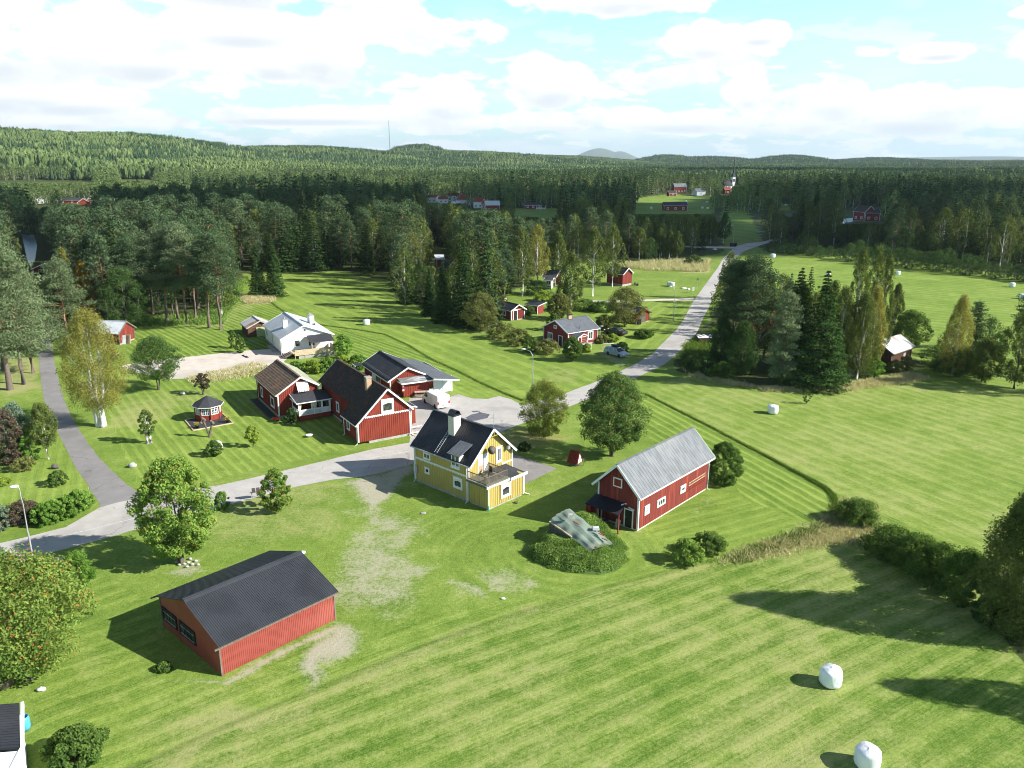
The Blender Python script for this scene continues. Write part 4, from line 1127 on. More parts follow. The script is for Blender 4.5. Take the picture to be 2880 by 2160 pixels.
        if curtain:
            c = MB(); n = 7; a, b = t0 + fr, t1 - fr
            for i in range(n):
                ta = a + (b - a) * i / n; dz = .16 + .1 * abs(i - n / 2) / n * 2
                s.fbox(c, face, ta + .01, ta + (b - a) / n - .01, off + .04, off + .052, z1 - fr - dz * (z1 - z0) * .9, z1 - fr)
            c.obj('curtain', M['white'], fo)
        return fo

    def door(s, face, t0, t1, z0, z1, mat='black', fr=.09, glass=None, off=0.0):
        f = MB(); B = lambda *a: s.fbox(f, face, *a)
        B(t0, t0 + fr, off, off + .07, z0, z1); B(t1 - fr, t1, off, off + .07, z0, z1); B(t0 + fr, t1 - fr, off, off + .07, z1 - fr, z1)
        fo = f.obj('door_frame', s.trim, s.root)
        d = MB(); s.fbox(d, face, t0 + fr, t1 - fr, off, off + .045, z0, z1 - fr)
        n = 4
        for i in range(1, n):
            t = t0 + fr + (t1 - t0 - 2 * fr) * i / n; s.fbox(d, face, t - .01, t + .01, off + .04, off + .052, z0 + .08, z1 - fr - .08)
        do = d.obj('door', M[mat], s.root)
        h = MB(); s.fbox(h, face, t1 - fr - .14, t1 - fr - .06, off + .045, off + .09, z0 + .95, z0 + 1.0); h.obj('handle', M['galv'], do)
        if glass:
            g = MB(); s.fbox(g, face, t0 + fr + .15, t1 - fr - .15, off + .046, off + .058, z0 + (z1 - z0) * glass, z1 - fr - .15); g.obj('pane', M['glass'], do)
        return do

    def hstrip(s, face, t0, t1, z, mat=None, h=.14, scallop=True, name='belt_board'):
        f = MB(); s.fbox(f, face, t0, t1, .0, .07, z, z + h)
        if scallop:
            n = int((t1 - t0) / .22)
            for i in range(n):
                t = t0 + (t1 - t0) * (i + .5) / n; s.fbox(f, face, t - .05, t + .05, .0, .069, z - .09, z)
        f.obj(name, mat or s.trim, s.root)

    def chimney(s, u0, u1, v0, v1, z1, mat, cap='concrete', hood=False, pot=False):
        zb = min(s.ztop(v0), s.ztop(v1)) - .15
        m = MB(); m.box(u0, u1, v0, v1, zb, z1)
        o = m.obj('chimney', M[mat], s.root)
        c = MB(); c.box(u0 - .06, u1 + .06, v0 - .06, v1 + .06, z1 + .001, z1 + .13); c.obj('cap', M[cap], o)
        if hood:
            h = MB(); n = 12; um = (v0 + v1) / 2; rr = (v1 - v0) * .42; q = []
            for k in range(n + 1):
                a = math.pi * k / n; q.append((um - rr * math.cos(a), z1 + .14 + rr * 1.1 * math.sin(a)))
            for (a, za), (b, zb_) in zip(q[:-1], q[1:]):
                h.slab([(u0 - .05, a, za), (u1 + .05, a, za), (u1 + .05, b, zb_), (u0 - .05, b, zb_)], .02)
            h.obj('hood', M['black_roof'], o)
        if pot:
            h = MB(); h.box((u0 * .7 + u1 * .3) - .1, (u0 * .7 + u1 * .3) + .1, (v0 + v1) / 2 - .1, (v0 + v1) / 2 + .1, z1 + .13, z1 + .45); h.obj('flue', M[cap], o)
        fl_ = MB(); fl_.box(u0 - .09, u1 + .09, v0 - .09, v1 + .09, zb - .02, max(s.ztop(v0), s.ztop(v0) ) + .02); fl_.obj('flashing', M['black_roof'], o)
        return o

    def downpipe(s, u, v, z0, z1, out=(0, -1), mat=None):
        m = MB(); m.tube((u, v, z0 + .15), (u, v, z1), .045, n=6); m.tube((u, v, z0 + .15), (u + out[0] * .25, v + out[1] * .25, z0 + .03), .045, n=6)
        m.tube((u, v, z1), (u - out[0] * .2, v - out[1] * .2, z1 + .15), .045, n=6)
        m.obj('downpipe', mat or s.trim, s.root)

    def gutter(s, side, mat=None):
        v, z = (-s.oe - .08, s.ze) if side == 'S' else (s.W + s.oe + .08, s.ze2)
        m = MB(); m.tube((-s.og, v, z - .07), (s.L + s.og, v, z - .07), .065, n=6); m.obj('gutter', mat or s.trim, s.root)


def picket(mb, a, b, z0, z1, sp=.12, w=.04, mi=0, rails=(0.08, .92), th=.03):
    a, b = Vector(a), Vector(b); n = max(1, int((b - a).length / sp))
    for i in range(n + 1):
        p = a.lerp(b, i / n); mb.bar((p.x, p.y, z0), (p.x, p.y, z1), w, th, mi, up=(b - a).cross(Vector((0, 0, 1))))
    for r in rails:
        z = z0 + (z1 - z0) * r; mb.bar((a.x, a.y, z), (b.x, b.y, z), .05, .06, mi)


# --- ochre house -----------------------------------------------------------
Y = House('wooden_house', 'ochre yellow wooden house with black roof, roof ladder and balcony', -10.26, 78.07, -.75, 8.12, 6.38, 3.98, 7.1, .47, .16, wall='yellow', roof='black_roof', board=.27,
          rib=.30, rib_w=.05, rib_h=.035, bt=.022, bw=.05)
Y.window('S', 1.42, 2.50, 3.02, 3.68, 2, 1); Y.window('S', 1.58, 2.30, 1.42, 2.06, 1, 1, .15); Y.window('S', 5.94, 7.26, 1.12, 2.28, 1, 1, .2, curtain=True)
Y.hstrip('S', .13, 8.0, 2.72); Y.hstrip('E', 4.7, 6.25, 2.72, scallop=False)
Y.window('E', 3.9, 4.76, 3.12, 4.76, 2, 1, .2)
Y.gutter('S', M['galv']); Y.downpipe(.05, -.14, 0, 3.75); Y.downpipe(8.02, -.14, 0, 3.75)
Y.chimney(3.5, 4.36, 1.65, 2.62, 7.75, 'brick_pale', 'black_roof', hood=True)
bd = MB(); bd.box(8.121, 8.17, 1.35, 2.75, 2.72, 4.62); o = bd.obj('door', M['white'], Y.root)
dd = MB(); dd.box(8.171, 8.19, 1.42, 2.0, 2.78, 3.5); dd.obj('panel', M['brick_tan'], o)
dk = MB(); dk.box(8.171, 8.21, 2.03, 2.07, 2.72, 4.6); dk.obj('door_post', M['wood_grey'], o)
# dormer
dm = MB(); dm.box(5.72, 6.98, -.05, 1.5, 3.2, 4.62); dmo = dm.obj('dormer', M['white'], Y.root)
f = MB()
f.slab([(5.45, -.42, 4.72), (7.25, -.42, 4.72), (7.25, 1.5, 5.56), (5.45, 1.5, 5.56)], .07)
for i in range(13): f.bar((5.5 + i * .14, -.42, 4.73), (5.5 + i * .14, 1.45, 5.55), .03, .03)
f.obj('dormer_roof', M['felt_light'], dmo)
f = MB()
for a in (5.85, 6.42):
    f.box(a, a + .5, -.075, -.05, 3.5, 4.5)
g_ = f.obj('pane', M['glass'], dmo)
f = MB()
for a in (5.80, 6.35, 6.90): f.box(a - .05, a + .05, -.11, -.051, 3.42, 4.58)
for z in (3.37, 3.9, 4.56): f.box(5.76, 6.94, -.108, -.051, z, z + (.04 if z == 3.9 else .08))
f.box(5.7, 7.0, -.16, -.05, 3.18, 3.37); f.obj('dormer_frame', M['white'], dmo)
# roof ladder
f = MB(); sl = Y.sl1
rp = lambda u, v, h=.12: (u, v, Y.ztop(v) + h)
f.tube(rp(3.24, -.1), rp(3.24, 2.0), .03, n=5); f.tube(rp(3.62, -.1), rp(3.62, 1.6), .03, n=5)
for i in range(12): v = i * .15; f.tube(rp(3.24, v), rp(3.62, v), .018, n=4)
f.obj('roof_ladder', M['galv'], Y.root)
# extension with balcony
f = MB(); f.box(8.121, 10.88, .0, 5.0, .2, 2.5)
for i in range(12): u = 8.25 + 2.55 * i / 11; f.box(u - .028, u + .028, -.035, .0, .2, 2.5)
for i in range(1, 19): v = 5.0 * i / 19; f.box(10.88, 10.915, v - .028, v + .028, .2, 2.5)
ex = f.obj('extension', M['yellow'], Y.root)
f = MB(); f.box(8.2, 10.8, .08, 4.9, -.2, .2); f.obj('foundation', M['concrete'], Y.root)
f = MB(); f.box(8.12, 11.0, -.32, 3.02, 2.52, 2.62, 0); f.obj('balcony_deck', M['tarp'], ex)
f = MB(); f.slab([(8.125, -.38, 2.48), (11.03, -.38, 2.48), (11.03, -.05, 2.63), (8.125, -.05, 2.63)], .04)
f.obj('eave_sheet', M['felt_light'], ex)
f = MB(); f.slab([(8.125, 3.0, 2.72), (11.1, 3.0, 2.62), (11.1, 5.4, 2.42), (8.125, 5.4, 2.6)], .1); f.obj('flat_roof', M['felt'], ex)
f = MB(); f.box(11.101, 11.14, 2.95, 5.42, 2.30, 2.60); f.box(11.0, 11.04, -.35, 3.0, 2.36, 2.56); f.obj('fascia', M['white'], ex)
f = MB(); f.box(10.84, 10.94, -.06, .06, .2, 2.45); f.obj('corner_board', M['white'], ex)
f = MB(); f.box(10.84, 10.94, 4.94, 5.06, .2, 2.45); f.obj('corner_board', M['white'], ex)
s_ = Y.L; Y.L = 10.88; Y.window('E', 1.72, 3.14, .75, 2.15, 1, 1, .22, curtain=True); Y.L = s_
f = MB()
picket(f, (8.2, -.2, 0), (10.85, -.2, 0), 2.70, 3.55); picket(f, (10.85, -.2, 0), (10.85, 2.75, 0), 2.70, 3.55); picket(f, (10.85, 2.75, 0), (8.2, 2.75, 0), 2.70, 3.55)
f.obj('railing', M['wood_grey'], ex)
f = MB(); f.tube((10.97, -.08, .1), (10.97, -.08, 2.3), .05, n=6); f.tube((10.97, -.08, .02), (10.97, -.08, .55), .07, n=8, mi=1); f.obj('downpipe', [M['white'], M['teal']], ex); f = MB(); f.tube((10.97, 5.1, .3), (10.97, 5.1, 2.3), .045, n=6); f.tube((10.97, 5.1, .3), (11.3, 5.6, .05), .045, n=6)
f.obj('downpipe', [M['white'], M['teal']], ex)
f = MB(); f.box(-.12, .4, -.16, -.03, 1.05, 1.9); f.obj('meter_box', M['galv'], Y.root)
for nm, v, z in (('satellite_dish', 2.75, 4.95), ('speaker', 5.45, 4.5)):
    f = MB()
    if nm == 'satellite_dish':
        f.lathe([(0.0, 0), (.22, .03), (.40, .11), (.44, .16)], 16); f.tube((0, 0, 0), (0, 0, -.3), .03, n=5); f.tube((0, -.3, .1), (0, 0, .45), .012, n=4)
        o = f.obj('satellite_dish', M['bark_grey'], Y.root); o.location = (8.65, v, z); o.rotation_euler = (0, math.radians(65), math.radians(-25))
        o['label'] = 'rusty brown satellite dish on gable'
    else:
        f.box(0, .28, -.14, .14, -.2, .2); o = f.obj('siren_box', M['galv'], Y.root); o.location = (8.3, v, z)
f = MB(); f.tube((8.55, 3.19, 7.0), (8.55, 3.19, 8.9), .02, n=5); f.tube((8.35, 3.19, 8.5), (8.75, 3.19, 8.5), .012, n=4); f.tube((8.55, 3.0, 8.7), (8.55, 3.4, 8.7), .012, n=4)
f.obj('antenna', M['galv'], Y.root)
f = MB()
f.bar((8.6, 2.55, 6.35), (8.6, 3.83, 6.35), .04, .06); f.bar((8.6, 3.19, 6.35), (8.6, 3.19, 7.0), .04, .06); f.obj('gable_brace', M['yellow'], Y.root)
# things on the balcony
bc = thing('balcony_chair', 'dark chair standing on the balcony of the yellow house', 'chair', Y.root.matrix_basis @ Vector((9.1, 1.9, 2.62)), -.9)
f = MB(); f.box(-.25, .25, -.25, .25, .38, .43); f.obj('seat', M['black'], bc)
f = MB(); f.box(-.25, .25, .21, .25, .43, .95); f.obj('backrest', M['black'], bc)
for a in (-.22, .22):
    for b in (-.22, .22): f = MB(); f.box(a - .02, a + .02, b - .02, b + .02, 0, .38); f.obj('leg', M['black'], bc)

# --- long red barn on the right -------------------------------------------
Bn = House('red_barn', 'long red barn with grey sheet roof and lean-to porch, east of the yellow house', 11.55, 66.13, .84, 13.05, 4.51, 3.54, 6.14, .44, .44, cat='barn', wall='red_old', roof='zinc', board=.33,
           rib=.42, rib_w=.035, rib_h=.03, bt=.007, bw=.03, base=.18, base_mat='brick_pale')
Bn.window('W', 1.85, 2.82, 3.78, 4.68, 1, 1, .1, mat='red', hood=False); Bn.door('W', .5, 1.5, .12, 1.98, 'black', fr=.11)
Bn.window('S', 1.02, 1.86, 1.25, 2.18, 2, 2, .25, hood=False); Bn.window('S', 3.2, 4.66, 1.28, 2.05, 3, 1, .17, hood=False); Bn.window('S', 7.45, 8.5, 1.3, 2.1, 1, 1, .27, hood=False)
Bn.downpipe(12.95, -.1, 0, 3.3)
f = MB(); f.slab([(-1.75, 4.75, 1.98), (-1.75, .95, 1.98), (-.02, 1.35, 2.45), (-.02, 4.75, 2.45)], .06)
for i in range(30): v = 1.15 + 3.55 * i / 29; f.bar((-1.75, v, 1.99), (-.02, max(v, 1.4), 2.46), .03, .03)
pr_ = f.obj('porch_roof', M['black_roof'], Bn.root)
for v, m_ in ((1.0, 'red'), (2.9, 'wood_grey'), (4.6, 'red')):
    f = MB(); f.box(-1.66, -1.56, v, v + .1, 0, 1.96); f.obj('porch_post', M[m_], Bn.root)
f = MB(); f.box(-1.62, -1.58, 4.2, 4.65, .05, 1.96); f.box(-1.6, -.02, 4.66, 4.7, .05, 2.0); f.obj('porch_wall', M['red'], Bn.root)
f = MB(); f.bar((-.5, 1.55, 2.38), (-.02, 1.3, 2.42), .06, .1); f.bar((-.08, .4, 2.05), (-.08, 1.0, 2.16), .1, .08); f.obj('porch_fascia', M['white'], Bn.root)
for zz, uu in ((1.72, (8.9, 12.25)), (1.18, (8.75, 12.3))):
    ld = thing('ladder', 'wooden ladder hung on red barn wall, %s of two' % ('upper' if zz > 1.5 else 'lower faded red one'), 'ladder', Bn.root.matrix_basis @ Vector((uu[0], -.12, zz)), .84, 'ladders hung on the barn wall')
    ml = M['wood'] if zz > 1.5 else M['red']
    for q in (0, .3): f = MB(); f.bar((0, 0, q), (uu[1] - uu[0], 0, q + .1), .04, .05); f.obj('rail', ml, ld)
    for i in range(13): x_ = .1 + (uu[1] - uu[0] - .2) * i / 12; f = MB(); f.bar((x_, 0, .05), (x_, 0, .35), .025, .025); f.obj('rung', ml, ld)
for nm, lb, ca, v, w_, h_ in (('board', 'pale board leaning under the barn porch', 'board', 1.9, .5, .75), ('crate', 'dark crate stored under the barn porch', 'crate', 3.2, .6, .4)):
    t_ = thing(nm, lb, ca, Bn.root.matrix_basis @ Vector((-.6, v, 0)), .84)
    f = MB()
    if nm == 'board': f.slab([(0, -w_ / 2, 0), (0, w_ / 2, 0), (.3, w_ / 2, h_), (.3, -w_ / 2, h_)][::-1], .04)
    else:
        for z in (0, .14, .28): f.box(-.3, .3, -.2, -.17, z, z + .1); f.box(-.3, .3, .17, .2, z, z + .1); f.box(-.3, -.27, -.17, .17, z, z + .1); f.box(.27, .3, -.17, .17, z, z + .1)
        f.box(-.3, .3, -.2, .2, -.01, 0)
    f.obj('panel' if nm == 'board' else 'slats', M['stone' if nm == 'board' else 'wood_grey'], t_)

# --- front metal garage ------------------------------------------------------
A_ = House('metal_garage', 'large garage of red ribbed sheet with dark grey roof in the foreground', -19.25, 45.05, .83, 9.02, 8.59, 2.42, 4.01, .16, .36, cat='garage', wall='red_sheet', roof='char_roof', trim='wood_grey', board=None,
           rib=.145, rib_w=.055, rib_h=.028, base=.04, corner=False, gable_board=False, thick=.07)
for q0, q1 in ((-.03, 0), (8.59, 8.62)):
    f = MB()
    for i in range(int(9.02 / .145)): u = .07 + i * .145; f.box(u - .03, u + .03, q0 * .6 if q0 < 0 else q0, q1 if q0 < 0 else 8.608, .04, 2.45)
    f.obj('sheet_cladding', M['red_sheet'], A_.root)
for u, v in ((0, 0), (9.02, 0), (0, 8.59), (9.02, 8.59)):
    f = MB(); f.box(u - .05, u + .05, v - .05, v + .05, 0, 2.4); f.obj('corner_board', M['wood_grey'], A_.root)
f = MB(); f.bar((-.5, -.42, 2.36), (9.2, -.42, 2.36), .12, .08); f.obj('gutter', M['wood_grey'], A_.root)
f = MB(); f.bar((-.5, 8.99, 2.36), (9.2, 8.99, 2.36), .12, .08); f.obj('gutter', M['black'], A_.root)
f = MB(); f.slab([(-.17, 3.95, 3.93), (9.19, 3.95, 3.93), (9.19, 4.3, 4.09), (-.17, 4.3, 4.09)], .02); f.slab([(9.19, 4.66, 3.92), (-.17, 4.66, 3.92), (-.17, 4.3, 4.088), (9.19, 4.3, 4.088)], .02); f.obj('ridge_cap', M['char_roof'], A_.root)
for t0, t1 in ((3.35, 5.72), (6.12, 8.36)):
    wo = A_.window('W', t0, t1, .72, 1.82, 4, 1, .16, frame=M['black'], hood=False)
    f = MB()
    A_.fbox(f, 'W', t0 + .25, t1 - .2, .04, .082, .86, .9); A_.fbox(f, 'W', t0 + .25, t1 - .2, .04, .081, 1.45, 1.48); f.obj('glazing_bar', M['concrete'], wo)
f = MB(); f.tube((5.2, 2.6, 3.30), (5.3, 2.85, 3.41), .03, n=5); f.obj('roof_bracket', M['galv'], A_.root)
f = MB(); f.tube((9.3, 5.2, 3.35), (9.8, 5.2, 3.35), .03, n=5); f.lathe([(.02, 0), (.16, .04), (.24, .13), (.24, .2), (.1, .24)], 14, c=(9.85, 5.2, 3.2)); f.obj('wall_lamp', M['white'], A_.root)

# --- red farmhouse in two wings ---------------------------------------------
Cc = House('red_farmhouse', 'red farmhouse with dark tiled roof, brick chimney and glazed veranda', -27.16, 102.85, -1.011, 16.51, 6.87, 2.62, 6.57, .3, .35, .57, 3.54, wall='red', roof='tile_dark', board=.27, bt=.035, bw=.055,
           rib=.24, rib_w=.09, rib_h=.045, base=.35, cut=(12.0, 1.35))
Cc.window('E', 3.1, 4.72, 3.55, 5.2, 1, 1, .24, curtain=True); Cc.hstrip('E', .95, 6.8, 3.30)
Cc.window('S', 13.0, 13.9, 1.15, 2.3, 1, 1, .14); Cc.window('S', 9.3, 10.1, 1.35, 2.5, 2, 1, .14, off=-1.35); Cc.window('S', 5.6, 6.6, 1.2, 2.5, 1, 1, .16, off=-1.35)
Cc.chimney(12.35, 13.0, 2.8, 3.45, 7.1, 'brick_tan', 'concrete')
Cc.downpipe(12.1, -.1, 0, 2.3); Cc.downpipe(7.8, 1.25, 0, 3.5, mat=M['red']); Cc.downpipe(16.4, -.1, 0, 2.3); Cc.downpipe(16.55, 7.0, 0, 3.3, out=(0, 1))
f = MB(); f.slab([(10.6, 6.9, 2.95), (10.6, 9.4, 2.4), (13.1, 9.4, 2.4), (13.1, 6.9, 2.95)][::-1], .1)
f.slab([(10.6, 6.9, 2.95), (10.6, 9.4, 2.4), (13.1, 9.4, 2.4), (13.1, 6.9, 2.95)][::-1], .1) if False else None
po = f.obj('entrance_roof', M['felt'], Cc.root)
f = MB(); f.box(10.7, 13.0, 7.0, 9.2, .2, 2.35); f.obj('entrance_porch', M['red'], Cc.root)
f = MB(); f.box(10.55, 13.15, 9.38, 9.43, 2.25, 2.42); f.bar((13.12, 6.9, 2.92), (13.12, 9.4, 2.37), .05, .14); f.obj('entrance_fascia', M['white'], Cc.root)
# left wing
W2 = House('red_wing', 'red wing with brown weathered tile roof beside the gazebo lawn', -36.22, 107.93, -1.017, 10.23, 5.54, 3.28, 5.33, .37, .35, .56, 3.74, wall='red', roof='tile_brown', roof2='tile_pale', board=.27, bt=.035, bw=.055,
           rib=.24, rib_w=.09, rib_h=.045, base=.3)
W2.window('S', 1.7, 2.75, .95, 2.3, 1, 1, .15); W2.window('S', 6.7, 8.4, .9, 2.25, 1, 1, .17); W2.downpipe(.05, -.12, 0, 3.0, mat=M['black'])
f = MB(); f.slab([(10.25, 2.55, 4.55), (10.95, 2.55, 3.55), (10.95, 4.1, 3.55), (10.25, 4.1, 4.55)], .03)
for i in range(7): f.box(10.93, 10.96, 2.57 + i * .22, 2.72 + i * .22, 3.36, 3.55)
f.obj('awning', M['white'], W2.root)
f = MB(); f.slab([(.35, -.36, 3.29), (10.4, -.36, 3.29), (10.4, -.30, 3.33), (.35, -.30, 3.33)], .02)
for i in range(24): pass
f.obj('roof_edge', M['tile_red'], W2.root)
# veranda between the wings
vx0, vx1, vy0, vy1 = 10.3, 13.1, 1.85, 6.1
f = MB(); f.slab([(vx0, vy0 - .3, 3.15), (vx1 + .25, vy0 - .3, 2.65), (vx1 + .25, vy1 + .25, 2.65), (vx0, vy1 + .25, 3.15)], .1); f.obj('veranda_roof', M['felt'], W2.root)
f = MB(); f.box(vx0, vx1 + .3, vy0 - .35, vy0 - .3, 2.5, 2.62); f.bar((vx0, vy0 - .33, 3.08), (vx1 + .25, vy0 - .33, 2.58), .05, .16); f.box(vx1 + .25, vx1 + .3, vy0 - .3, vy1 + .2, 2.47, 2.6); f.obj('veranda_fascia', M['white'], W2.root)
f = MB(); f.box(vx0, vx1, vy0, vy1, .1, .75); f.obj('veranda_base', M['red'], W2.root)
f = MB()
for y_ in (vy0, vy0 + 2.05, vy0 + 3.05, vy1): f.box(vx1 - .1, vx1, y_ - .05, y_ + .05, .75, 2.55)
f.box(vx0, vx0 + .1, vy0 - .05, vy0 + .05, .75, 2.9); f.box(vx1 - .08, vx1 + .02, vy0, vy1, 1.45, 1.53); f.box(vx0, vx1, vy0 - .04, vy0 + .04, 1.45, 1.53); f.box(vx1 - .06, vx1, vy0 + 3.1, vy1, .76, 2.5)
f.obj('veranda_frame', M['white'], W2.root)
f = MB(); picket(f, (vx1, vy0, 0), (vx1, vy0 + 3.05, 0), .75, 1.47, .13, .09); picket(f, (vx0, vy0, 0), (vx1, vy0, 0), .75, 1.47, .13, .09); f.obj('veranda_railing', M['white'], W2.root)
f = MB(); f.box(vx1 - .005, vx1 + .01, vy0 + 3.25, vy1 - .2, 1.5, 2.35); f.obj('pane', M['glass'], W2.root)
f = MB(); f.box(vx0 + .2, vx1 - .15, vy0 + .1, vy1, .75, .8); f.obj('veranda_floor', M['wood_grey'], W2.root)
for y_ in (vy0 + .08, vy0 + 1.7, vy0 + 2.15):
    f = MB(); f.slab([(vx1 - .12, y_, 1.0), (vx1 - .12, y_ + .12, 1.0), (vx1 - .12, y_ + .42, 2.5), (vx1 - .12, y_, 2.5)], .03); f.obj('curtain', M['cloth'], W2.root)
f = MB(); f.box(-.4, 9.6, -1.15, -.18, .0, .06); f.obj('flower_bed', M['slate'], W2.root)
f = MB(); f.box(-.45, 9.65, -1.25, -1.15, 0, .1); f.obj('bed_edging', M['wood_grey'], W2.root)
# black roofed garage behind
D_ = House('red_outbuilding', 'red outbuilding with black felt roof and snow rail behind the farmhouse', -22.97, 118.74, -1.063, 11.17, 5.53, 2.42, 4.12, .35, .45, .49, 2.56, cat='outbuilding', wall='red', roof='felt', board=.27, bt=.035, bw=.055)
D_.door('S', 3.6, 5.0, .3, 2.1, 'white'); D_.window('S', 5.2, 7.3, .9, 2.0, 2, 1, .15)
f = MB()
for k in (0, 1): f.tube((.2, -.1 + k * .16, 2.72 + k * .09), (11.1, -.1 + k * .16, 2.72 + k * .09), .025, n=5)
for i in range(14): u = .3 + i * .82; f.slab([(u, -.15, 2.55), (u + .3, -.15, 2.55), (u + .3, .2, 2.78), (u, .2, 2.78)], .02)
f.obj('snow_guard', M['zinc'], D_.root)
f = MB(); f.box(11.2, 12.55, 1.5, 6.1, .1, 2.22)
for i in range(1, 17): v = 1.5 + 4.6 * i / 17; f.box(12.55, 12.585, v - .028, v + .028, .1, 2.22)
f.obj('annex_wall', M['red'], D_.root)
f = MB(); f.slab([(11.21, 1.1, 2.62), (13.0, 1.1, 2.3), (13.2, 6.3, 2.3), (11.21, 6.0, 2.62)], .1); f.obj('annex_roof', M['felt_worn'], D_.root)
f = MB(); f.bar((13.02, 1.05, 2.2), (13.22, 6.35, 2.2), .06, .2); f.box(11.2, 13.0, 1.0, 1.06, 2.15, 2.35); f.obj('annex_fascia', M['white'], D_.root)
f = MB(); f.slab([(1.2, 5.3, 2.95), (14.2, 5.5, 2.75), (14.8, 9.3, 2.3), (1.5, 8.0, 2.45)], .09); f.obj('carport_roof', M['felt_light'], D_.root)
f = MB(); f.bar((14.22, 5.5, 2.62), (14.82, 9.3, 2.17), .06, .2); f.obj('carport_fascia', M['white'], D_.root)
f = MB(); f.box(12.62, 12.7, 6.15, 9.05, .03, 2.3); fo_ = f.obj('carport_door', M['pale_door'], D_.root)
f = MB(); f.box(12.7, 12.72, 7.55, 7.6, .03, 2.3); f.obj('door_seam', M['galv'], fo_)
f = MB(); f.box(2.0, 12.6, 8.98, 9.05, .03, 2.2); f.box(12.58, 12.75, 8.9, 9.1, 0, 2.35); f.box(12.6, 12.74, 6.1, 6.22, 0, 2.35); f.obj('carport_wall', M['white'], D_.root)
f = MB(); f.slab([(-1.4, -1.5, 2.35), (.4, -1.5, 2.35), (.6, -.4, 2.5), (-.4, .2, 2.55)], .08); f.obj('lean_to_roof', M['felt'], D_.root)
f = MB(); f.box(-1.2, -1.08, -1.3, -1.18, 0, 2.3); f.box(-1.45, .4, -1.55, -1.5, 2.2, 2.35); f.obj('lean_to_post', M['white'], D_.root)
fx = thing('flag_banner', 'red white and blue striped cloth hanging by the annex door', 'flag', D_.root.matrix_basis @ Vector((12.62, 1.3, .9)), -1.063)
f = MB()
for i in range(6): f.box(0, .03, 0, .28, i * .2, i * .2 + .2, i % 3)
f.obj('cloth', [M['petal_red'], M['white'], surf('navy_cloth', (.06, .06, .3))], fx)

# --- white house ---------------------------------------------------------------
E_ = House('white_house', 'white rendered house with pale sheet roof and two chimneys', -46.55, 145.64, -1.072, 13.6, 9.0, 3.03, 5.11, .35, .3, .44, 3.02, wall='render', roof='pale_metal', board=None, corner=False, base=.5)
E_.window('E', 2.2, 3.2, 1.4, 2.55, 1, 1, .1); E_.window('E', 3.92, 4.38, 4.0, 4.42, 1, 1, .06); E_.window('E', 4.6, 5.8, 1.2, 2.15, 2, 1, .1); E_.window('S', 1.4, 2.4, 1.3, 2.3, 1, 1, .1)
E_.chimney(8.4, 9.1, 1.5, 2.3, 5.35, 'render', 'concrete', pot=True); E_.chimney(6.5, 8.3, 6.5, 7.3, 5.5, 'render', 'concrete', pot=True)
f = MB(); f.slab([(13.95, 4.3, 3.25), (17.4, 4.15, 2.7), (17.4, 8.3, 2.7), (13.65, 8.5, 3.25)], .08); vr_ = f.obj('terrace_roof', M['felt'], E_.root)
f = MB()
for v in (4.3, 8.1): f.box(17.1, 17.22, v, v + .12, .8, 2.65)
for v in (5.4, 6.5, 7.4): f.bar((13.8, v, 2.5), (17.2, v, 2.6), .06, .1)
f.box(17.12, 17.2, 4.2, 8.3, 2.55, 2.68); f.bar((17.15, 4.3, 1.9), (16.4, 4.3, 2.6), .06, .08); f.obj('terrace_frame', M['wood'], E_.root)
f = MB(); f.box(13.6, 17.3, 1.3, 8.4, .6, .75); f.obj('terrace_deck', M['wood'], E_.root)
f = MB()
for i in range(5): f.box(17.3, 17.34, 1.3, 8.4, .62 + i * .2, .80 + i * .2); f.box(13.8, 17.3, 8.4, 8.44, .62 + i * .2, .8 + i * .2)
for v in np.arange(1.3, 8.5, 1.75): f.box(17.25, 17.3, v, v + .08, 0, 1.6)
f.obj('terrace_fence', M['wood'], E_.root)
f = MB(); f.box(15.5, 17.2, 2.0, 8.2, .0, .55); f.obj('terrace_base', M['concrete'], E_.root)
f = MB()
for i in range(6): f.box(13.9 , 15.7, .95 - i * .32, 1.27 - i * .32, .66 - i * .12, .72 - i * .12)
for u in (13.9, 15.66): f.bar((u, 1.3, .62), (u, -.65, -.02), .05, .2)
f.obj('steps', M['wood_grey'], E_.root)
f = MB(); f.slab([(6.9, -1.3, 2.7), (13.4, -1.3, 2.7), (13.4, -.30, 3.04), (6.9, -.30, 3.04)], .07) if False else None
f.box(5.0, 9.6, -.9, 0, .1, .2); f.obj('entrance_slab', M['concrete'], E_.root)
E_.door('S', 6.2, 7.1, .5, 2.5, 'wood')
E_.downpipe(13.5, -.12, 0, 2.7)
hose = MB(); hose.path([(0.2, -.1, 1.6), (0.1, -.3, .8), (-.3, -.9, .1), (-.9, -1.9, .03), (-1.2, -3.0, .03)], [.05] * 5, 6); ho = hose.obj('garden_hose', M['teal'])
ho.matrix_world = E_.root.matrix_basis.copy(); ho.location = E_.root.location; ho.rotation_euler = E_.root.rotation_euler
tag(ho, 'turquoise hose hanging down the white house corner', 'hose')
# log shed left of it
s0 = ad(524, 718)
S_ = House('log_shed', 'small brown log shed with patchy rusted roof behind the white house', s0.x + .2, s0.y - .3, -1.05, 5.2, 4.6, 1.95, 3.15, .35, .35, .5, cat='shed', wall='log', roof='rust_metal', trim='stone', board=None, corner=False, base=.05)
f = MB()
for i in range(9): z = .15 + i * .2; f.tube((5.22, -.2, z), (5.22, 4.8, z), .09, n=6); f.tube((-.2, -.02, z), (5.4, -.02, z), .09, n=6)
f.obj('log_wall', M['log'], S_.root)
S_.L = 5.32; S_.door('E', 1.5, 3.3, .05, 1.9, 'green_door', .04)
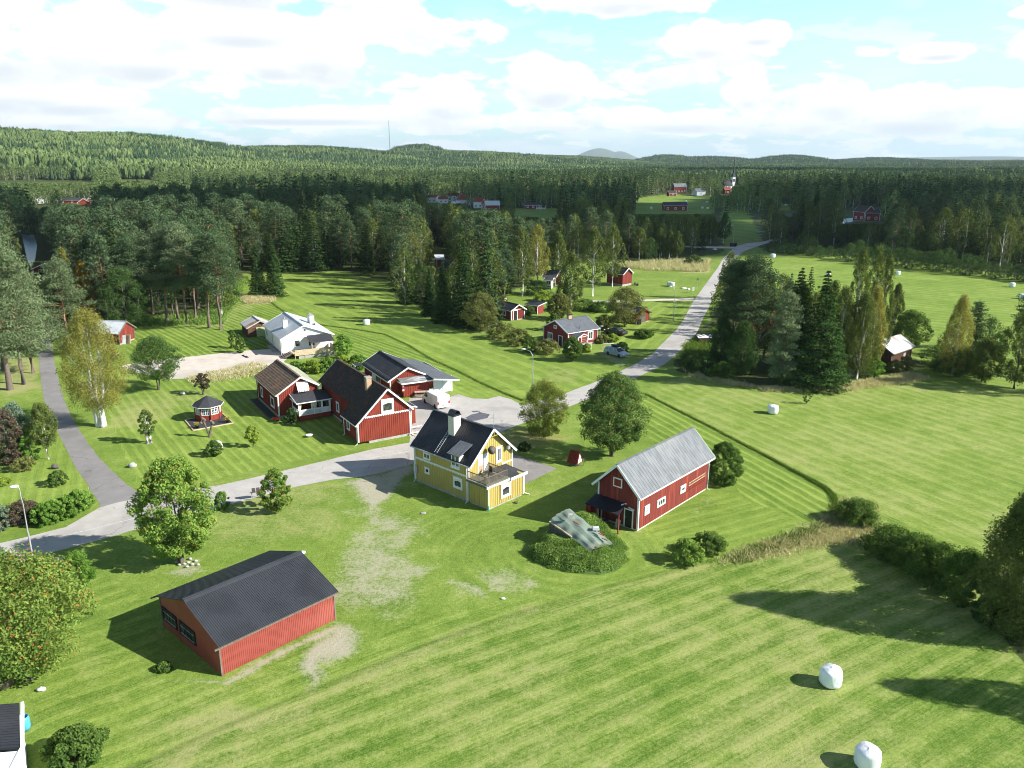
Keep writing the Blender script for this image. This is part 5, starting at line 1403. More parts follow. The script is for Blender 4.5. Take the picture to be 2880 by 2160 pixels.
# --- small red cottage -----------------------------------------------------------
F_ = House('red_cottage', 'small crimson cottage with slate grey roof and white entrance porch', 10.19, 139.65, .618, 7.01, 7.25, 2.84, 4.6, .35, .32, .49, 2.7, wall='red_house', roof='felt_light', board=.25, base=.4)
F_.window('W', 4.5, 5.95, .75, 1.98, 3, 1, .17); F_.window('W', 3.3, 4.2, 3.02, 3.56, 1, 1, .14); F_.door('W', 1.6, 2.8, .0, 1.95, 'black', .12, .55)
F_.window('S', 4.6, 5.95, .95, 2.5, 2, 1, .2); F_.chimney(2.7, 3.5, 3.25, 3.85, 5.2, 'brick_tan', 'black')
F_.downpipe(6.95, -.1, 0, 2.5)
f = MB(); f.slab([(.7, -1.95, 2.2), (2.0, -1.95, 2.75), (2.0, .0, 2.75), (.7, .0, 2.2)][::1], .06); f.slab([(2.0, -1.95, 2.748), (3.3, -1.95, 2.2), (3.3, .0, 2.2), (2.0, 0, 2.748)], .06); f.obj('porch_roof', M['felt_light'], F_.root)
f = MB()
for u in (.85, 3.1): f.box(u - .06, u + .06, -1.85, -1.73, 0, 2.25); f.box(u - .06, u + .06, -.12, 0, 0.4, 2.25)
f.bar((.75, -1.97, 2.17), (2.0, -1.97, 2.7), .05, .14); f.bar((2.0, -1.97, 2.7), (3.25, -1.97, 2.17), .05, .14); f.box(.85, 3.1, -1.8, -1.76, 2.1, 2.2)
f.obj('porch_frame', M['white'], F_.root)
f = MB(); f.box(.8, 3.15, -1.85, 0, .3, .42); f.obj('porch_floor', M['concrete'], F_.root)
f = MB()
for u in (1.3, 2.7):
    f.bar((u, -1.9, 1.25), (u, -3.2, .85), .05, .07); f.bar((u, -1.9, .8), (u, -3.2, .4), .05, .07); f.box(u - .05, u + .05, -3.25, -3.15, 0, .95)
f.bar((.85, -1.79, 1.3), (.85, -.1, 1.3), .05, .07); f.bar((3.1, -1.79, 1.3), (3.1, -.1, 1.3), .05, .07); f.bar((.85, -1.79, .85), (.85, -.1, .85), .05, .07); f.bar((3.1, -1.79, .85), (3.1, -.1, .85), .05, .07)
f.obj('porch_railing', M['white'], F_.root)
f = MB()
for i in range(4): f.box(1.3, 2.7, -2.15 - i * .3, -1.86 - i * .3, .22 - i * .07, .3 - i * .07)
f.obj('steps', M['concrete'], F_.root)
F_.door('S', 1.5, 2.4, .42, 2.3, 'white', .07, .5)
f = MB(); f.tube((2.9, .3, F_.ztop(.3)), (2.9, .3, F_.ztop(.3) + .6), .03, n=5); f.tube((2.75, 1.6, F_.ztop(1.6) + .05), (2.9, .3, F_.ztop(.3) + .08), .015, n=4); f.obj('roof_bracket', M['black'], F_.root)
f = MB(); f.tube((8.3, .6, 0), (8.3, .6, 3.0), .04, n=6); f.lathe([(0, 0), (.25, .03), (.45, .13)], 14, c=(8.3, .45, 2.9)); so = f.obj('dish_pole', M['galv'], None)
so.location = F_.root.location; so.rotation_euler = F_.root.rotation_euler; tag(so, 'satellite dish on pole behind the crimson cottage', 'satellite dish')
wh = MB(); wh.path([(7.0, -.3, .3), (7.6, -1.2, .06), (8.6, -1.7, .05), (9.4, -2.0, .05)], [.05] * 4, 6); wo_ = wh.obj('drain_pipe', M['white']); wo_.location = F_.root.location; wo_.rotation_euler = F_.root.rotation_euler
tag(wo_, 'pale drain hose on lawn at the cottage corner', 'hose')
# --- cabin, sheds ------------------------------------------------------------------
J_ = House('garden_cabin', 'dark red cabin with black roof and white glazed door behind the cottage', -3.73, 169.37, -.922, 5.89, 3.6, 2.23, 3.36, .36, .34, .51, 2.17, cat='cabin', wall='red_old', roof='black_roof', board=.25)
J_.door('E', .5, 1.65, .1, 2.2, 'black', .12); J_.window('S', 2.6, 4.0, .8, 1.85, 2, 1, .14); J_.hstrip('E', .1, 3.5, 2.25, scallop=False, h=.1)
J_.chimney(.5, 1.0, 1.9, 2.4, 3.9, 'brick_tan', 'white')
k0 = at(1511.5, 884)
K_ = thing('bike_shed', 'low red lean-to shed with black flat roof and white edge', 'shed', (k0.x, k0.y, 0), .95)
f = MB(); f.box(0, 2.4, 0, 3.1, .05, 1.9); f.obj('wall', M['red_house'], K_)
f = MB(); f.slab([(-.3, -.3, 1.95), (3.4, -.3, 2.35), (3.4, 3.5, 2.35), (-.3, 3.5, 1.95)], .1); f.obj('roof', M['black_roof'], K_)
f = MB(); f.bar((-.3, -.33, 1.88), (3.4, -.33, 2.28), .04, .16); f.box(-.35, -.3, -.3, 3.5, 1.8, 1.96); f.obj('fascia', M['white'], K_)
f = MB(); f.box(-.04, .08, -.04, .08, 0, 1.9); f.obj('corner_board', M['white'], K_)
f = MB(); f.box(-.04, .05, 3.05, 3.15, 0, 1.9); f.obj('corner_board', M['white'], K_)
L_ = House('storehouse', 'dark red raised storehouse on stone feet with black roof', 26.0, 215.6, -.794, 5.4, 4.0, 3.3, 4.85, .42, .3, .5, cat='storehouse', wall='red_old', roof='black_roof', board=.3, base=.55, bt=.015, corner=False)
f = MB()
for u in (.2, 5.2):
    for v in (.2, 3.8): f.tube((u, v, -.3), (u, v, .5), .18, .14, n=7)
f.obj('footing', M['stone'], L_.root)
M_ = House('tractor_shed', 'brick red shed with dark grey double doors, half behind the bushy tree', 22.2, 166.3, -.909, 5.9, 3.98, 2.25, 3.2, .3, .5, .46, 1.95, cat='shed', wall='red', roof='black_roof', trim='log', board=.3)
M_.door('E', .9, 2.9, .1, 1.95, 'bark_grey', .05)
N_ = House('rusty_roof_shed', 'old brown shed with rust-streaked white sheet roof among birches', 61.8, 124.7, .708, 7.4, 4.6, 2.65, 4.3, .44, .5, .5, 2.4, cat='shed', wall='log', roof='rust_metal', trim='wood_grey', board=.25, rib=.6, rib_w=.04, rib_h=.03)
N_.door('S', 4.3, 5.4, .1, 2.0, 'stone', .05)
c0 = at(2120, 985)
HH = House('hidden_house', 'brick red tiled house almost hidden behind the tall pines', c0.x - 1.0, c0.y + 5, -.55, 9.0, 6.5, 3.0, 6.0, .4, .4, .5, wall='log', roof='tile_red', trim='stone', rib=.3, rib_w=.1, rib_h=.04)
f = MB(); f.slab([(9.4, 0, 2.7), (11.6, 0, 2.1), (11.6, 5, 2.1), (9.4, 5, 2.7)], .07); f.obj('lean_to_roof', M['pale_metal'], HH.root)
f = MB(); f.box(9.1, 11.2, .2, 4.8, 0, 2.1); f.obj('lean_to_wall', M['log'], HH.root)
c0 = at(2468, 952)
P_ = House('pale_roof_shed', 'shed with bright sheet roof glimpsed between the birches', c0.x, c0.y + 3, .7, 5, 3.5, 2.6, 3.9, cat='shed', wall='log', roof='pale_metal', trim='wood_grey', board=None)
# white-roofed shed left
q0 = at(336, 973)
Q_ = House('white_roof_shed', 'red shed with plain white sheet roof beside the golden birch', q0.x - 7.0, q0.y + 1.4, -.10, 6.8, 5.0, 2.2, 4.0, .3, .5, .5, cat='shed', wall='red_old', roof='pale_metal', board=.25, trim='wood_grey')
tl = tag(MB().obj('x', M['wood']), 'x', 'x'); bpy.data.objects.remove(tl)
t1 = thing('leaning_panel', 'tan wooden panel leaning against the white-roofed shed', 'panel', at(352, 966), -.3); f = MB(); f.slab([(0, 0, 0), (1.2, 0, 0), (.9, .7, 1.6), (-.3, .7, 1.6)], .08); f.obj('board', M['wood'], t1)
for i in range(4): f = MB(); f.bar((.05 + i * .3, -.03, .1), (-.2 + i * .3, .6, 1.5), .04, .04); f.obj('batten', M['wood_grey'], t1)
t1 = thing('folded_table', 'pale blue folded table standing by the white-roofed shed', 'table', at(341, 968), .1); f = MB(); f.slab([(0, 0, 0), (.8, 0, 0), (.8, .4, 1.6), (0, .4, 1.6)], .06); f.obj('tabletop', M['pale_door'], t1); f = MB(); f.bar((.1, .1, 1.5), (.1, .8, 0), .04, .04); f.bar((.7, .1, 1.5), (.7, .8, 0), .04, .04); f.obj('leg', M['galv'], t1)
# red boathouse by the river
r0 = at(112, 778)
R_ = House('red_boathouse', 'red gabled boathouse with pale roof by the river, seen between pines', r0.x - 2.6, r0.y + 4, -1.35, 4.2, 4.4, 2.3, 3.3, .3, .4, .5, cat='boathouse', wall='red_house', roof='pale_metal', board=.3)
R_.door('E', 1.5, 2.9, .1, 2.0, 'black', .05)
# white building at the bottom left corner
o0 = at(60, 1984, 2.6)
def corner_building():
    t = thing('white_outbuilding', 'white building with dark roof at the lower left corner', 'outbuilding', (0, 0, 0), 0)
    a = at(62, 1977, 3.0); b = at(60, 2102, 3.0); cc = at(58, 2240, 2.2)
    d = (b - a); d.z = 0; n = d.normalized(); w = Vector((-n.y, n.x, 0)); w = w if w.x < 0 else -w
    Lg = 6.5
    pa, pb = a, a + n * Lg
    # roof plane falling away from the camera, white wall below its near edge
    r1, r2 = at(54, 1979, 3.0), at(56, 2100, 3.5)
    l1, l2 = r1 + Vector((-7, -.8, 0)), r2 + Vector((-7, -.8, 0))
    m = MB(); m.slab([l2, r2, r1, l1], .12)
    for i in range(18):
        k = i / 17; m.bar(r1.lerp(r2, k) + Vector((0, 0, .02)), l1.lerp(l2, k) + Vector((0, 0, .02)), .03, .03)
    m.obj('roof', M['char_roof'], t)
    m = MB(); e1 = r2 + Vector((.02, -.2, -.1)); e2 = l2 + Vector((0, -.2, -.1)); f1 = e1 + Vector((0, -2.4, -.9)); f2 = e2 + Vector((0, -2.4, -.9))
    m.slab([f2, f1, e1, e2], .1); m.obj('lower_roof', M['white'], t)
    m = MB(); m.bar(r1 + Vector((.12, .1, -.05)), r2 + Vector((.12, 0, -.05)), .16, .22); m.bar(r2 + Vector((.12, 0, -.06)), f1 + Vector((.12, 0, -.05)), .14, .2); m.obj('bargeboard', M['white'], t)
    m = MB(); g = lambda p: (p.x - .1, p.y, 0)
    m.hexa([g(l1), g(l2), (f2.x, f2.y, 0), (f1.x - .1, f1.y, 0), g(r2), g(r1)], [(l1.x, l1.y, l1.z - .14), (l2.x, l2.y, l2.z - .14), (f2.x, f2.y, f2.z - .14), (f1.x - .1, f1.y, f1.z - .14), (r2.x - .1, r2.y, r2.z - .14), (r1.x - .1, r1.y, r1.z - .14)])
    m.obj('wall', M['render'], t)
corner_building()

# ------------------------------------------------------------------ garden things
def gazebo():
    c = at(588, 1176); R = 1.62
    t = thing('gazebo', 'eight-sided red garden gazebo with white windows and dark pointed roof', 'gazebo', (c.x, c.y, 0), math.radians(8))
    pt = lambda r, k, z: (r * math.cos(math.pi / 4 * (k + .5)), r * math.sin(math.pi / 4 * (k + .5)), z)
    m = MB(); m.hexa([pt(R, k, .08) for k in range(8)], [pt(R, k, .82) for k in range(8)]); m.obj('wall', M['red'], t)
    m = MB(); m.hexa([pt(R - .05, k, .821) for k in range(8)], [pt(R - .05, k, 2.0) for k in range(8)]); m.obj('pane', M['glass'], t)
    for k in range(8):
        a, b = Vector(pt(R, k, 0)), Vector(pt(R, k + 1, 0)); d = (b - a)
        w = MB()
        for q in (.12, .5, .88): p = a + d * q; w.bar((p.x, p.y, .84), (p.x, p.y, 1.95), .09, .07, up=d.cross(Vector((0, 0, 1))))
        for q in (.31, .69): p = a + d * q; w.bar((p.x, p.y, .84), (p.x, p.y, 1.95), .035, .05, up=d.cross(Vector((0, 0, 1))))
        for z in (.88, 1.2, 1.55, 1.92):
            hh = .09 if z in (.88, 1.92) else .04; w.bar((a + d * .12) + Vector((0, 0, z)), (a + d * .88) + Vector((0, 0, z)), .05, hh)
        w.obj('window', M['white'], t)
        m = MB(); m.tube(pt(R + .02, k, .05), pt(R + .02, k, 2.05), .085, n=6); m.obj('post', M['red'], t)
    m = MB()
    for k in range(8):
        m.add([pt(2.05, k, 1.98), pt(2.05, k + 1, 1.98), (0, 0, 3.15)], [(0, 1, 2)]); m.add([pt(2.05, k, 1.93), pt(2.05, k + 1, 1.93), (0, 0, 2.2)], [(2, 1, 0)])
    m.obj('roof', M['felt'], t)
    m = MB()
    for k in range(8): m.bar(pt(2.05, k, 1.95), pt(2.05, k + 1, 1.95), .03, .09)
    m.obj('eave_board', M['white'], t)
    P = [at(520.3, 1182.4), at(543.7, 1211.5), at(655.7, 1190.6), at(624.7, 1162.8)]
    ds = MB(); ds.hexa([(p.x, p.y, -.02) for p in P], [(p.x, p.y, .05) for p in P]); structure(ds.obj('paving', M['slate']))
    ed = MB()
    for a, b in zip(P, P[1:] + P[:1]): ed.bar((a.x, a.y, .06), (b.x, b.y, .06), .14, .12)
    tag(ed.obj('timber_edging', M['wood']), 'tan timber edging round the gazebo paving', 'edging')
gazebo()


def flower_pot(px, py, lab, flw='petal_yellow', r=.24, grp='flower pots by the gazebo', pot='black'):
    c = at(px, py); t = thing('flower_pot', lab, 'flower pot', (c.x, c.y, .05), 0, grp)
    m = MB(); m.lathe([(r * .75, 0), (r, .34), (r * 1.08, .36), (r * .9, .36), (r * .85, .32)], 14); m.obj('pot', M[pot], t)
    rg = np.random.default_rng(int(px)); n = 160
    P = rg.normal(size=(n, 3)) * [r * .7, r * .7, .13] + [0, 0, .52]; nn = rg.normal(size=(n, 3)); nn /= np.linalg.norm(nn, axis=1, keepdims=True)
    link('leaves', quads_mesh('leaves', P, nn, .11, .7, rg, [M['hedge_bright']], rg.random(n)), t)
    P = rg.normal(size=(50, 3)) * [r * .75, r * .75, .1] + [0, 0, .62]; nn = rg.normal(size=(50, 3)); nn /= np.linalg.norm(nn, axis=1, keepdims=True)
    link('flowers', quads_mesh('flowers', P, nn, .12, 1, rg, [M[flw]], rg.random(50)), t)
flower_pot(555.5, 1205, 'pot of orange and yellow flowers at the near left gazebo corner')
flower_pot(640, 1189, 'pot of yellow flowers on the right of the gazebo paving')


def stone(px, py, r, lab, mat='stone', seed=0, cat='stone', name='boulder', group=None):
    c = at(px, py); m = MB(); m.blob((0, 0, r[2] * .75), r, seed); o = m.obj(name, M[mat]); o.location = (c.x, c.y, 0); tag(o, lab, cat, group)
stone(514, 1108, (.38, .3, .2), 'white boulder on the lawn beyond the gazebo', 'white', 1)
stone(373, 1314, (.42, .35, .3), 'pale stone with reddish top in the mown lawn', 'stone', 3)
stone(616, 1268, (.55, .3, .75), 'tall pale standing stone beside the bird bath shrub', 'stone', 4)
stone(585, 1276, (.6, .42, .28), 'low dark rock left of the standing stone', 'stone_dark', 5)
stone(156, 1318, (.4, .3, .3), 'grey stump-like stone on the lawn beside the side lane', 'stone_dark', 6)
stone(228, 2022, (.2, .2, .12), 'small white stone on the lawn by the lower left building', 'white', 7) if False else None
stone(116, 1942, (.3, .2, .13), 'white stone near the round planter', 'white', 8)
stone(80, 1913, (.38, .16, .09), 'flat grey rock beside the round planter', 'stone_dark', 9)
stone(1452, 1415, (.22, .2, .1), 'small grey stone on grass near the yellow extension', 'stone_dark', 10)
stone(1190, 1443, (.3, .26, .03), 'round concrete lid in the grass before the yellow house', 'concrete', 11, 'lid', 'concrete_lid')
stone(1415, 1685, (.2, .1, .08), 'small white stone by the weedy patch', 'white', 12)
WH = ('leftmost', 'upper middle', 'top', 'front right', 'highest right', 'small rear', 'central', 'lowest', 'rightmost', 'far left lower')
for i, (a, b) in enumerate(((505, 1590), (518, 1588), (530, 1584), (541, 1589), (550, 1580), (511, 1578), (535, 1574), (526, 1596), (556, 1590), (498, 1583))):
    stone(a, b, (.17, .14, .10), '%s white stone of the heap at the foot of the nearest rowan' % WH[i], 'stone', 20 + i, group='stones under the nearest rowan')
bb = thing('bird_bath', 'white stone bird bath on the lawn before the veranda', 'bird bath', at(870, 1229), 0)
m = MB(); m.lathe([(.12, 0), (.16, .1), (.35, .18), (.44, .3), (.4, .3), (.1, .24)], 20); m.obj('bowl', M['white'], bb)
m = MB(); m.tube((0, 0, 0), (0, 0, .2), .1, .09, n=10); m.obj('pedestal', M['stone'], bb)
pl = thing('round_planter', 'round grey wooden tub of red flowers at the left edge', 'planter', at(2, 1925), 0)
m = MB(); m.lathe([(.78, 0), (.85, .5), (.88, .52), (.8, .52), (.78, .45)], 24); m.obj('tub', M['wood_grey'], pl)
rg = np.random.default_rng(5); n = 500; P = rg.normal(size=(n, 3)) * [.35, .35, .1] + [0, 0, .6]; nn = rg.normal(size=(n, 3)); nn /= np.linalg.norm(nn, axis=1, keepdims=True)
link('leaves', quads_mesh('leaves', P, nn, .11, .7, rg, [M['hedge_bright']], rg.random(n)), pl)
P = rg.normal(size=(90, 3)) * [.35, .35, .08] + [0, 0, .74]; nn = rg.normal(size=(90, 3)); nn /= np.linalg.norm(nn, axis=1, keepdims=True)
link('flowers', quads_mesh('flowers', P, nn, .13, 1, rg, [M['petal_red']], rg.random(90)), pl)
wc = at(600, 1270)
br = thing('barrel', 'open blue plastic barrel beside the lower left building', 'barrel', at(71, 2051), 0)
m = MB(); m.lathe([(.27, 0), (.32, .2), (.33, .45), (.32, .7), (.28, .9), (.26, .9), (.29, .7), (.29, .1)], 20); m.obj('drum', M['barrel'], br)
m = MB(); m.lathe([(.28, .3), (.28, .32)], 16); m.obj('water', M['black'], br)
rb = thing('red_wheelbarrow', 'small red box cart beside the flower bed of the red wing', 'cart', at(776, 1184), .3)
m = MB(); m.hexa([(-.3, -.2, .2), (.3, -.2, .2), (.3, .2, .2), (-.3, .2, .2)], [(-.42, -.28, .45), (.42, -.28, .45), (.42, .28, .45), (-.42, .28, .45)]); m.obj('tray', M['petal_red'], rb)
m = MB(); m.tube((.25, -.05, .14), (.25, .05, .14), .14, n=12); m.obj('wheel', M['rubber'], rb)
# well house
wl = thing('well_cover', 'small red sheet-roofed well cover on the lawn by the big rowan', 'well', at(1616, 1307), -.6)
m = MB(); m.lathe([(.55, 0), (.55, .35)], 16); m.obj('well_ring', M['stone_dark'], wl)
m = MB(); m.slab([(-.7, -.6, .35), (.7, -.6, .35), (.6, .1, 1.65), (-.6, .1, 1.65)], .05); m.slab([(.7, .7, .35), (-.7, .7, .35), (-.6, .1, 1.648), (.6, .1, 1.648)], .05)
for i in range(8): u = -.6 + i * .17; m.bar((u, -.62, .37), (u * .88, .08, 1.67), .03, .03)
m.obj('roof', M['red'], wl)
m = MB(); m.add([(.62, -.5, .38), (.62, .6, .38), (.55, .1, 1.55)], [(0, 1, 2)]); m.add([(-.62, -.5, .38), (-.62, .6, .38), (-.55, .1, 1.55)], [(2, 1, 0)]); m.obj('gable', M['white'], wl)
m = MB(); m.bar((.95, .3, 0), (.95, .3, .9), .06, .06); m.obj('post', M['wood_grey'], wl)
# earth cellar with tarpaulin
def cellar():
    base = [at(*p) for p in [(1478, 1560), (1500, 1578), (1560, 1602), (1630, 1614), (1690, 1618), (1735, 1606), (1765, 1580), (1762, 1545), (1735, 1512), (1690, 1470), (1640, 1452), (1560, 1480)]]
    top = [at(x, y, z) for x, y, z in [(1546, 1500, 1.0), (1560, 1508, 1.1), (1600, 1530, 1.1), (1645, 1548, 1.0), (1680, 1552, .95), (1704, 1545, .95), (1724, 1532, .9), (1722, 1520, 1.3), (1690, 1488, 1.75), (1650, 1455, 2.0), (1612, 1434, 2.15), (1575, 1450, 2.05)]]
    cx = sum(p.x for p in base) / 12; cy = sum(p.y for p in base) / 12
    t = thing('earth_cellar', 'overgrown earth cellar mound under a grey-green tarpaulin', 'cellar', (cx, cy, 0), 0)
    o = Vector((cx, cy, 0))
    A = [at(1545, 1468, 1.85), at(1607, 1432, 2.5), at(1728, 1528, 1.25), at(1660, 1548, 1.15)]
    Bp = [(p.x, p.y) for p in base]
    nrm = (A[1] - A[0]).cross(A[3] - A[0]); cap0 = A[0]

    def cap(x, y):
        # bilinear height of the sheet by nearest parameters
        e1 = A[3] - A[0]; e2 = A[1] - A[0]
        det = e1.x * e2.y - e1.y * e2.x; dx, dy = x - A[0].x, y - A[0].y
        u = np.clip((dx * e2.y - dy * e2.x) / det, 0, 1); v = np.clip((e1.x * dy - e1.y * dx) / det, 0, 1)
        return (A[0].z * (1 - u) + A[3].z * u) * (1 - v) + (A[1].z * (1 - u) + A[2].z * u) * v + .30 * np.sin(np.pi * v) * (1 - .5 * u)

    def hf(x, y):
        x = np.asarray(x, float); y = np.asarray(y, float)
        ins = inpoly(x, y, Bp); d = seg_dist(x, y, Bp + Bp[:1])
        c = cap(x, y) - .12
        z = c * (1 - np.exp(-d * 1.25 / np.maximum(c, .3)))
        return np.where(ins, z + (vnoise(x, y, .9, 5) - .5) * .22 * np.minimum(d, 1), -.1)
    g = 70; xs = np.linspace(min(p[0] for p in Bp) - .3, max(p[0] for p in Bp) + .3, g); ys = np.linspace(min(p[1] for p in Bp) - .3, max(p[1] for p in Bp) + .3, g)
    XX, YY = np.meshgrid(xs, ys, indexing='ij'); ZZ = hf(XX.ravel(), YY.ravel()).reshape(g, g)
    m = MB(); m.add([(XX[i, j] - o.x, YY[i, j] - o.y, ZZ[i, j]) for i in range(g) for j in range(g)], [(i * g + j, (i + 1) * g + j, (i + 1) * g + j + 1, i * g + j + 1) for i in range(g - 1) for j in range(g - 1)], 0, True)
    m.obj('mound', M['mound'], t)
    g = 40; m = MB(); vs = []
    for i in range(g + 1):
        for j in range(g + 1):
            u, v = i / g, j / g
            p = A[0].lerp(A[3], u).lerp(A[1].lerp(A[2], u), v)
            z = max(float(cap(np.array(p.x), np.array(p.y))), float(hf([p.x], [p.y])[0])) + .05 + .035 * math.sin(v * 23 + u * 5) * (.3 + u) + .025 * math.sin(u * 19 + v * 9) + .05 * (float(vnoise(np.array([p.x]), np.array([p.y]), .45, 9)[0]) - .5)
            sag = .16 * (max(0, u - .9) * 10 + max(0, .06 - v) * 10 + max(0, v - .94) * 10)
            vs.append((p.x - o.x + .05 * math.sin(v * 31), p.y - o.y + .06 * math.sin(u * 27), z - sag))
    fs = [(i * (g + 1) + j, (i + 1) * (g + 1) + j, (i + 1) * (g + 1) + j + 1, i * (g + 1) + j + 1) for i in range(g) for j in range(g)]
    m.add(vs, fs, 0, True); m.add([(a, b, c - .04) for a, b, c in vs], [f[::-1] for f in fs], 0, True)
    tp = m.obj('tarpaulin', M['tarp'], t)
    a, b = A[0] - o, A[0].lerp(A[3], .55) - o
    m = MB(); m.bar(a + Vector((0, 0, .05)), b + Vector((0, 0, .05)), .12, .1); m.obj('edge_board', M['wood'], t)
    e = A[0].lerp(A[3], .5) - o; k = A[0].lerp(A[1], .3) - o
    m = MB(); m.slab([(e.x, e.y, -.1), (a.x, a.y, -.1), (a.x, a.y, a.z - .02), (e.x, e.y, e.z - .02)][::-1], .15); m.slab([(a.x, a.y, -.1), (k.x, k.y, -.1), (k.x, k.y, k.z - .02), (a.x, a.y, a.z - .02)][::-1], .15); m.obj('stone_front', M['stone_dark'], t)
    return t, base, hf, A, o


M['mound'] = surf('mound_grass', (0.06, 0.11, 0.02), (0.10, 0.16, 0.035), .95, 2.0, bump=.8)
CELL = cellar()
for px, py, lab, s, mt in ((1604, 1452, 'pale concrete block weighing down the tarpaulin', (.45, .3, .25), 'stone'), (1676, 1486, 'crumpled blue and white sack on the tarpaulin', (.6, .4, .15), 'pale_door')):
    c = at(px, py, 2.72 if py < 1460 else 2.0); m = MB(); m.hexa([(-s[0] / 2, -s[1] / 2, -.1), (s[0] / 2, -s[1] / 2, -.1), (s[0] / 2, s[1] / 2, -.1), (-s[0] / 2, s[1] / 2, -.1)], [(-s[0] * .42, -s[1] * .45, s[2]), (s[0] * .45, -s[1] * .4, s[2] * .9), (s[0] * .42, s[1] * .45, s[2]), (-s[0] * .45, s[1] * .4, s[2] * .8)])
    o = m.obj('block' if mt == 'stone' else 'sack', M[mt]); o.location = c; tag(o, lab, 'block' if mt == 'stone' else 'sack')
for i, (px, py, z) in enumerate(((1619, 1470, 2.52), (1622, 1473, 2.5), (1688, 1498, 1.92), (1692, 1505, 1.83), (1700, 1518, 1.6))):
    c = at(px, py, z); m = MB(); m.bar((-.3, 0, 0), (.3, 0, 0), .07, .05); o = m.obj('brick', M['brick_tan'] if 0 else M['tile_red']); o.location = c + Vector((0, 0, .05)); o.rotation_euler = (0, .1, -.7)
    tag(o, 'orange-red brick on the tarpaulin, %s' % ('upper of the top pair', 'lower of the top pair', 'first below the sack', 'second below the sack', 'lowest one')[i], 'brick', 'bricks on the tarpaulin')

# bales
def bale_mesh(seed):
    rg = np.random.default_rng(seed); me = MB(); n, k = 28, 16; prof = []
    for i in range(k + 1):
        t = i / k; z = 1.22 * t; e = abs(2 * t - 1); r = .69 * (1 - e ** 7) ** .28 if e < 1 else 0.0; prof.append((max(r, .02) * (1 + .03 * math.sin(t * 3.1)), z))
    me.lathe(prof, n)
    m = me.mesh('silage_bale', [M['bale']])
    co = np.empty(len(m.vertices) * 3); m.vertices.foreach_get('co', co); co = co.reshape(-1, 3)
    a = np.arctan2(co[:, 1], co[:, 0]); w = 1 + .028 * np.sin(a * 5 + seed) + .02 * np.sin(a * 11 + co[:, 2] * 4) + rg.normal(size=len(co)) * .008
    co[:, 0] *= w; co[:, 1] *= w; co[:, 2] *= 1 + .03 * np.sin(a * 2 + seed); m.vertices.foreach_set('co', co.ravel()); m.update(); return m
BM = [bale_mesh(s) for s in range(3)]
bales = [(1793, 1478, 'white wrapped bale in the right foreground field, the upper of two'), (1872, 1655, 'white wrapped bale cut by the bottom edge of the picture'),
         (1669, 893, 'lone white bale on the field beside the pine clump'), (792, 702, 'white bale on the meadow behind the white house'),
         (1446, 618, 'left one of two touching white bales near the storehouse'), (1452, 619, 'right one of two touching white bales near the storehouse'),
         (1939, 594, 'white bale below the dark wood edge, far right field'), (2186, 620, 'white bale near the right edge, farther of two'), (2206, 645, 'white bale cut by the right edge of the picture'),
         (1669, 557, 'white bale beside the road bend on the far field'), (1788, 598, 'white bale half hidden behind the slender birches'),
         (1831, 582, None), (1907, 570, None), (1953, 572, None), (1972, 583, None), (1984, 586, None)]
far_b = [(1406, 451, 'white bale left of the long red barn'), (1482, 437, 'white bale just behind the long red barn roof'), (1527, 438, 'far white bale right of the long red barn'), (1517, 451, 'near left bale of the pair right of the long barn'), (1529, 452, 'near right bale of the pair right of the long barn'), (1697, 445, 'white bale on the meadow gap by the river')]
bales = [b for b in bales if b[2]] + [(a, b, l) for a, b, l in far_b]
for i, (x_, y_, lab) in enumerate(bales):
    c = ad(x_, y_); o = link('silage_bale', BM[i % 3], None, (c.x, c.y, 0)); o.rotation_euler = (0, 0, i * 1.3)
    if y_ < 560: o.scale = (1.25, 1.25, 1.2)
    tag(o, lab, 'bale', 'white silage bales on the fields')


# street lamps
def lamp(px, py, H, lab, rz=0.0, arm=1.3):
    c = at(px, py); t = thing('street_lamp', lab, 'street lamp', (c.x, c.y, 0), rz, 'street lamps along the road')
    m = MB(); m.tube((0, 0, -.1), (0, 0, H * .45), .085, .07, n=10); pts = [(0, 0, H * .45), (0, 0, H * .78), (-.05, 0, H * .87), (-arm * .35, 0, H * .96), (-arm, 0, H)]
    m.path(pts, [.055, .05, .045, .04, .035], 8); m.obj('pole', M['galv'], t)
    m = MB(); m.blob((-arm - .25, 0, H + .02), (.36, .19, .13), 1, .02); m.obj('lamp_head', M['white'], t)
lamp(98, 1600, 7.5, 'tall bent grey street lamp beside the clipped bush at lower left', .5, .12)
lamp(1498, 1098, 6.2, 'street lamp with curved arm behind the yellow-green tree', -.3, 1.2)
lamp(1894, 903, 7.4, 'thin street lamp by the far lane junction', .2, .8)
lamp(2062, 686, 7.5, 'far street lamp where the road bends out of sight', .2, .8)
for px, py, H, lab, mt in ((255, 1421, 1.9, 'thin white snow pole at the end of the bright green hedge', 'galv'), (152, 1579, 1.5, 'thin teal and white snow pole by the road', 'teal'), (102, 1590, 1.1, 'short yellow marker post at the lamp foot', 'gold')):
    c = at(px, py); m = MB(); m.tube((0, 0, 0), (.05, 0, H), .03, n=6); m.tube((.05, 0, H * .8), (.05, 0, H * .93), .036, n=6, mi=1); o = m.obj('marker_pole', [M['galv'], M[mt]]); o.location = c; tag(o, lab, 'pole')
tr_ = thing('kerb_block', 'low pale granite block behind the lamp foot', 'kerb', at(128, 1583), .35); m = MB(); m.box(-1.3, 1.3, -.15, .15, 0, .3); m.obj('stone', M['stone'], tr_)
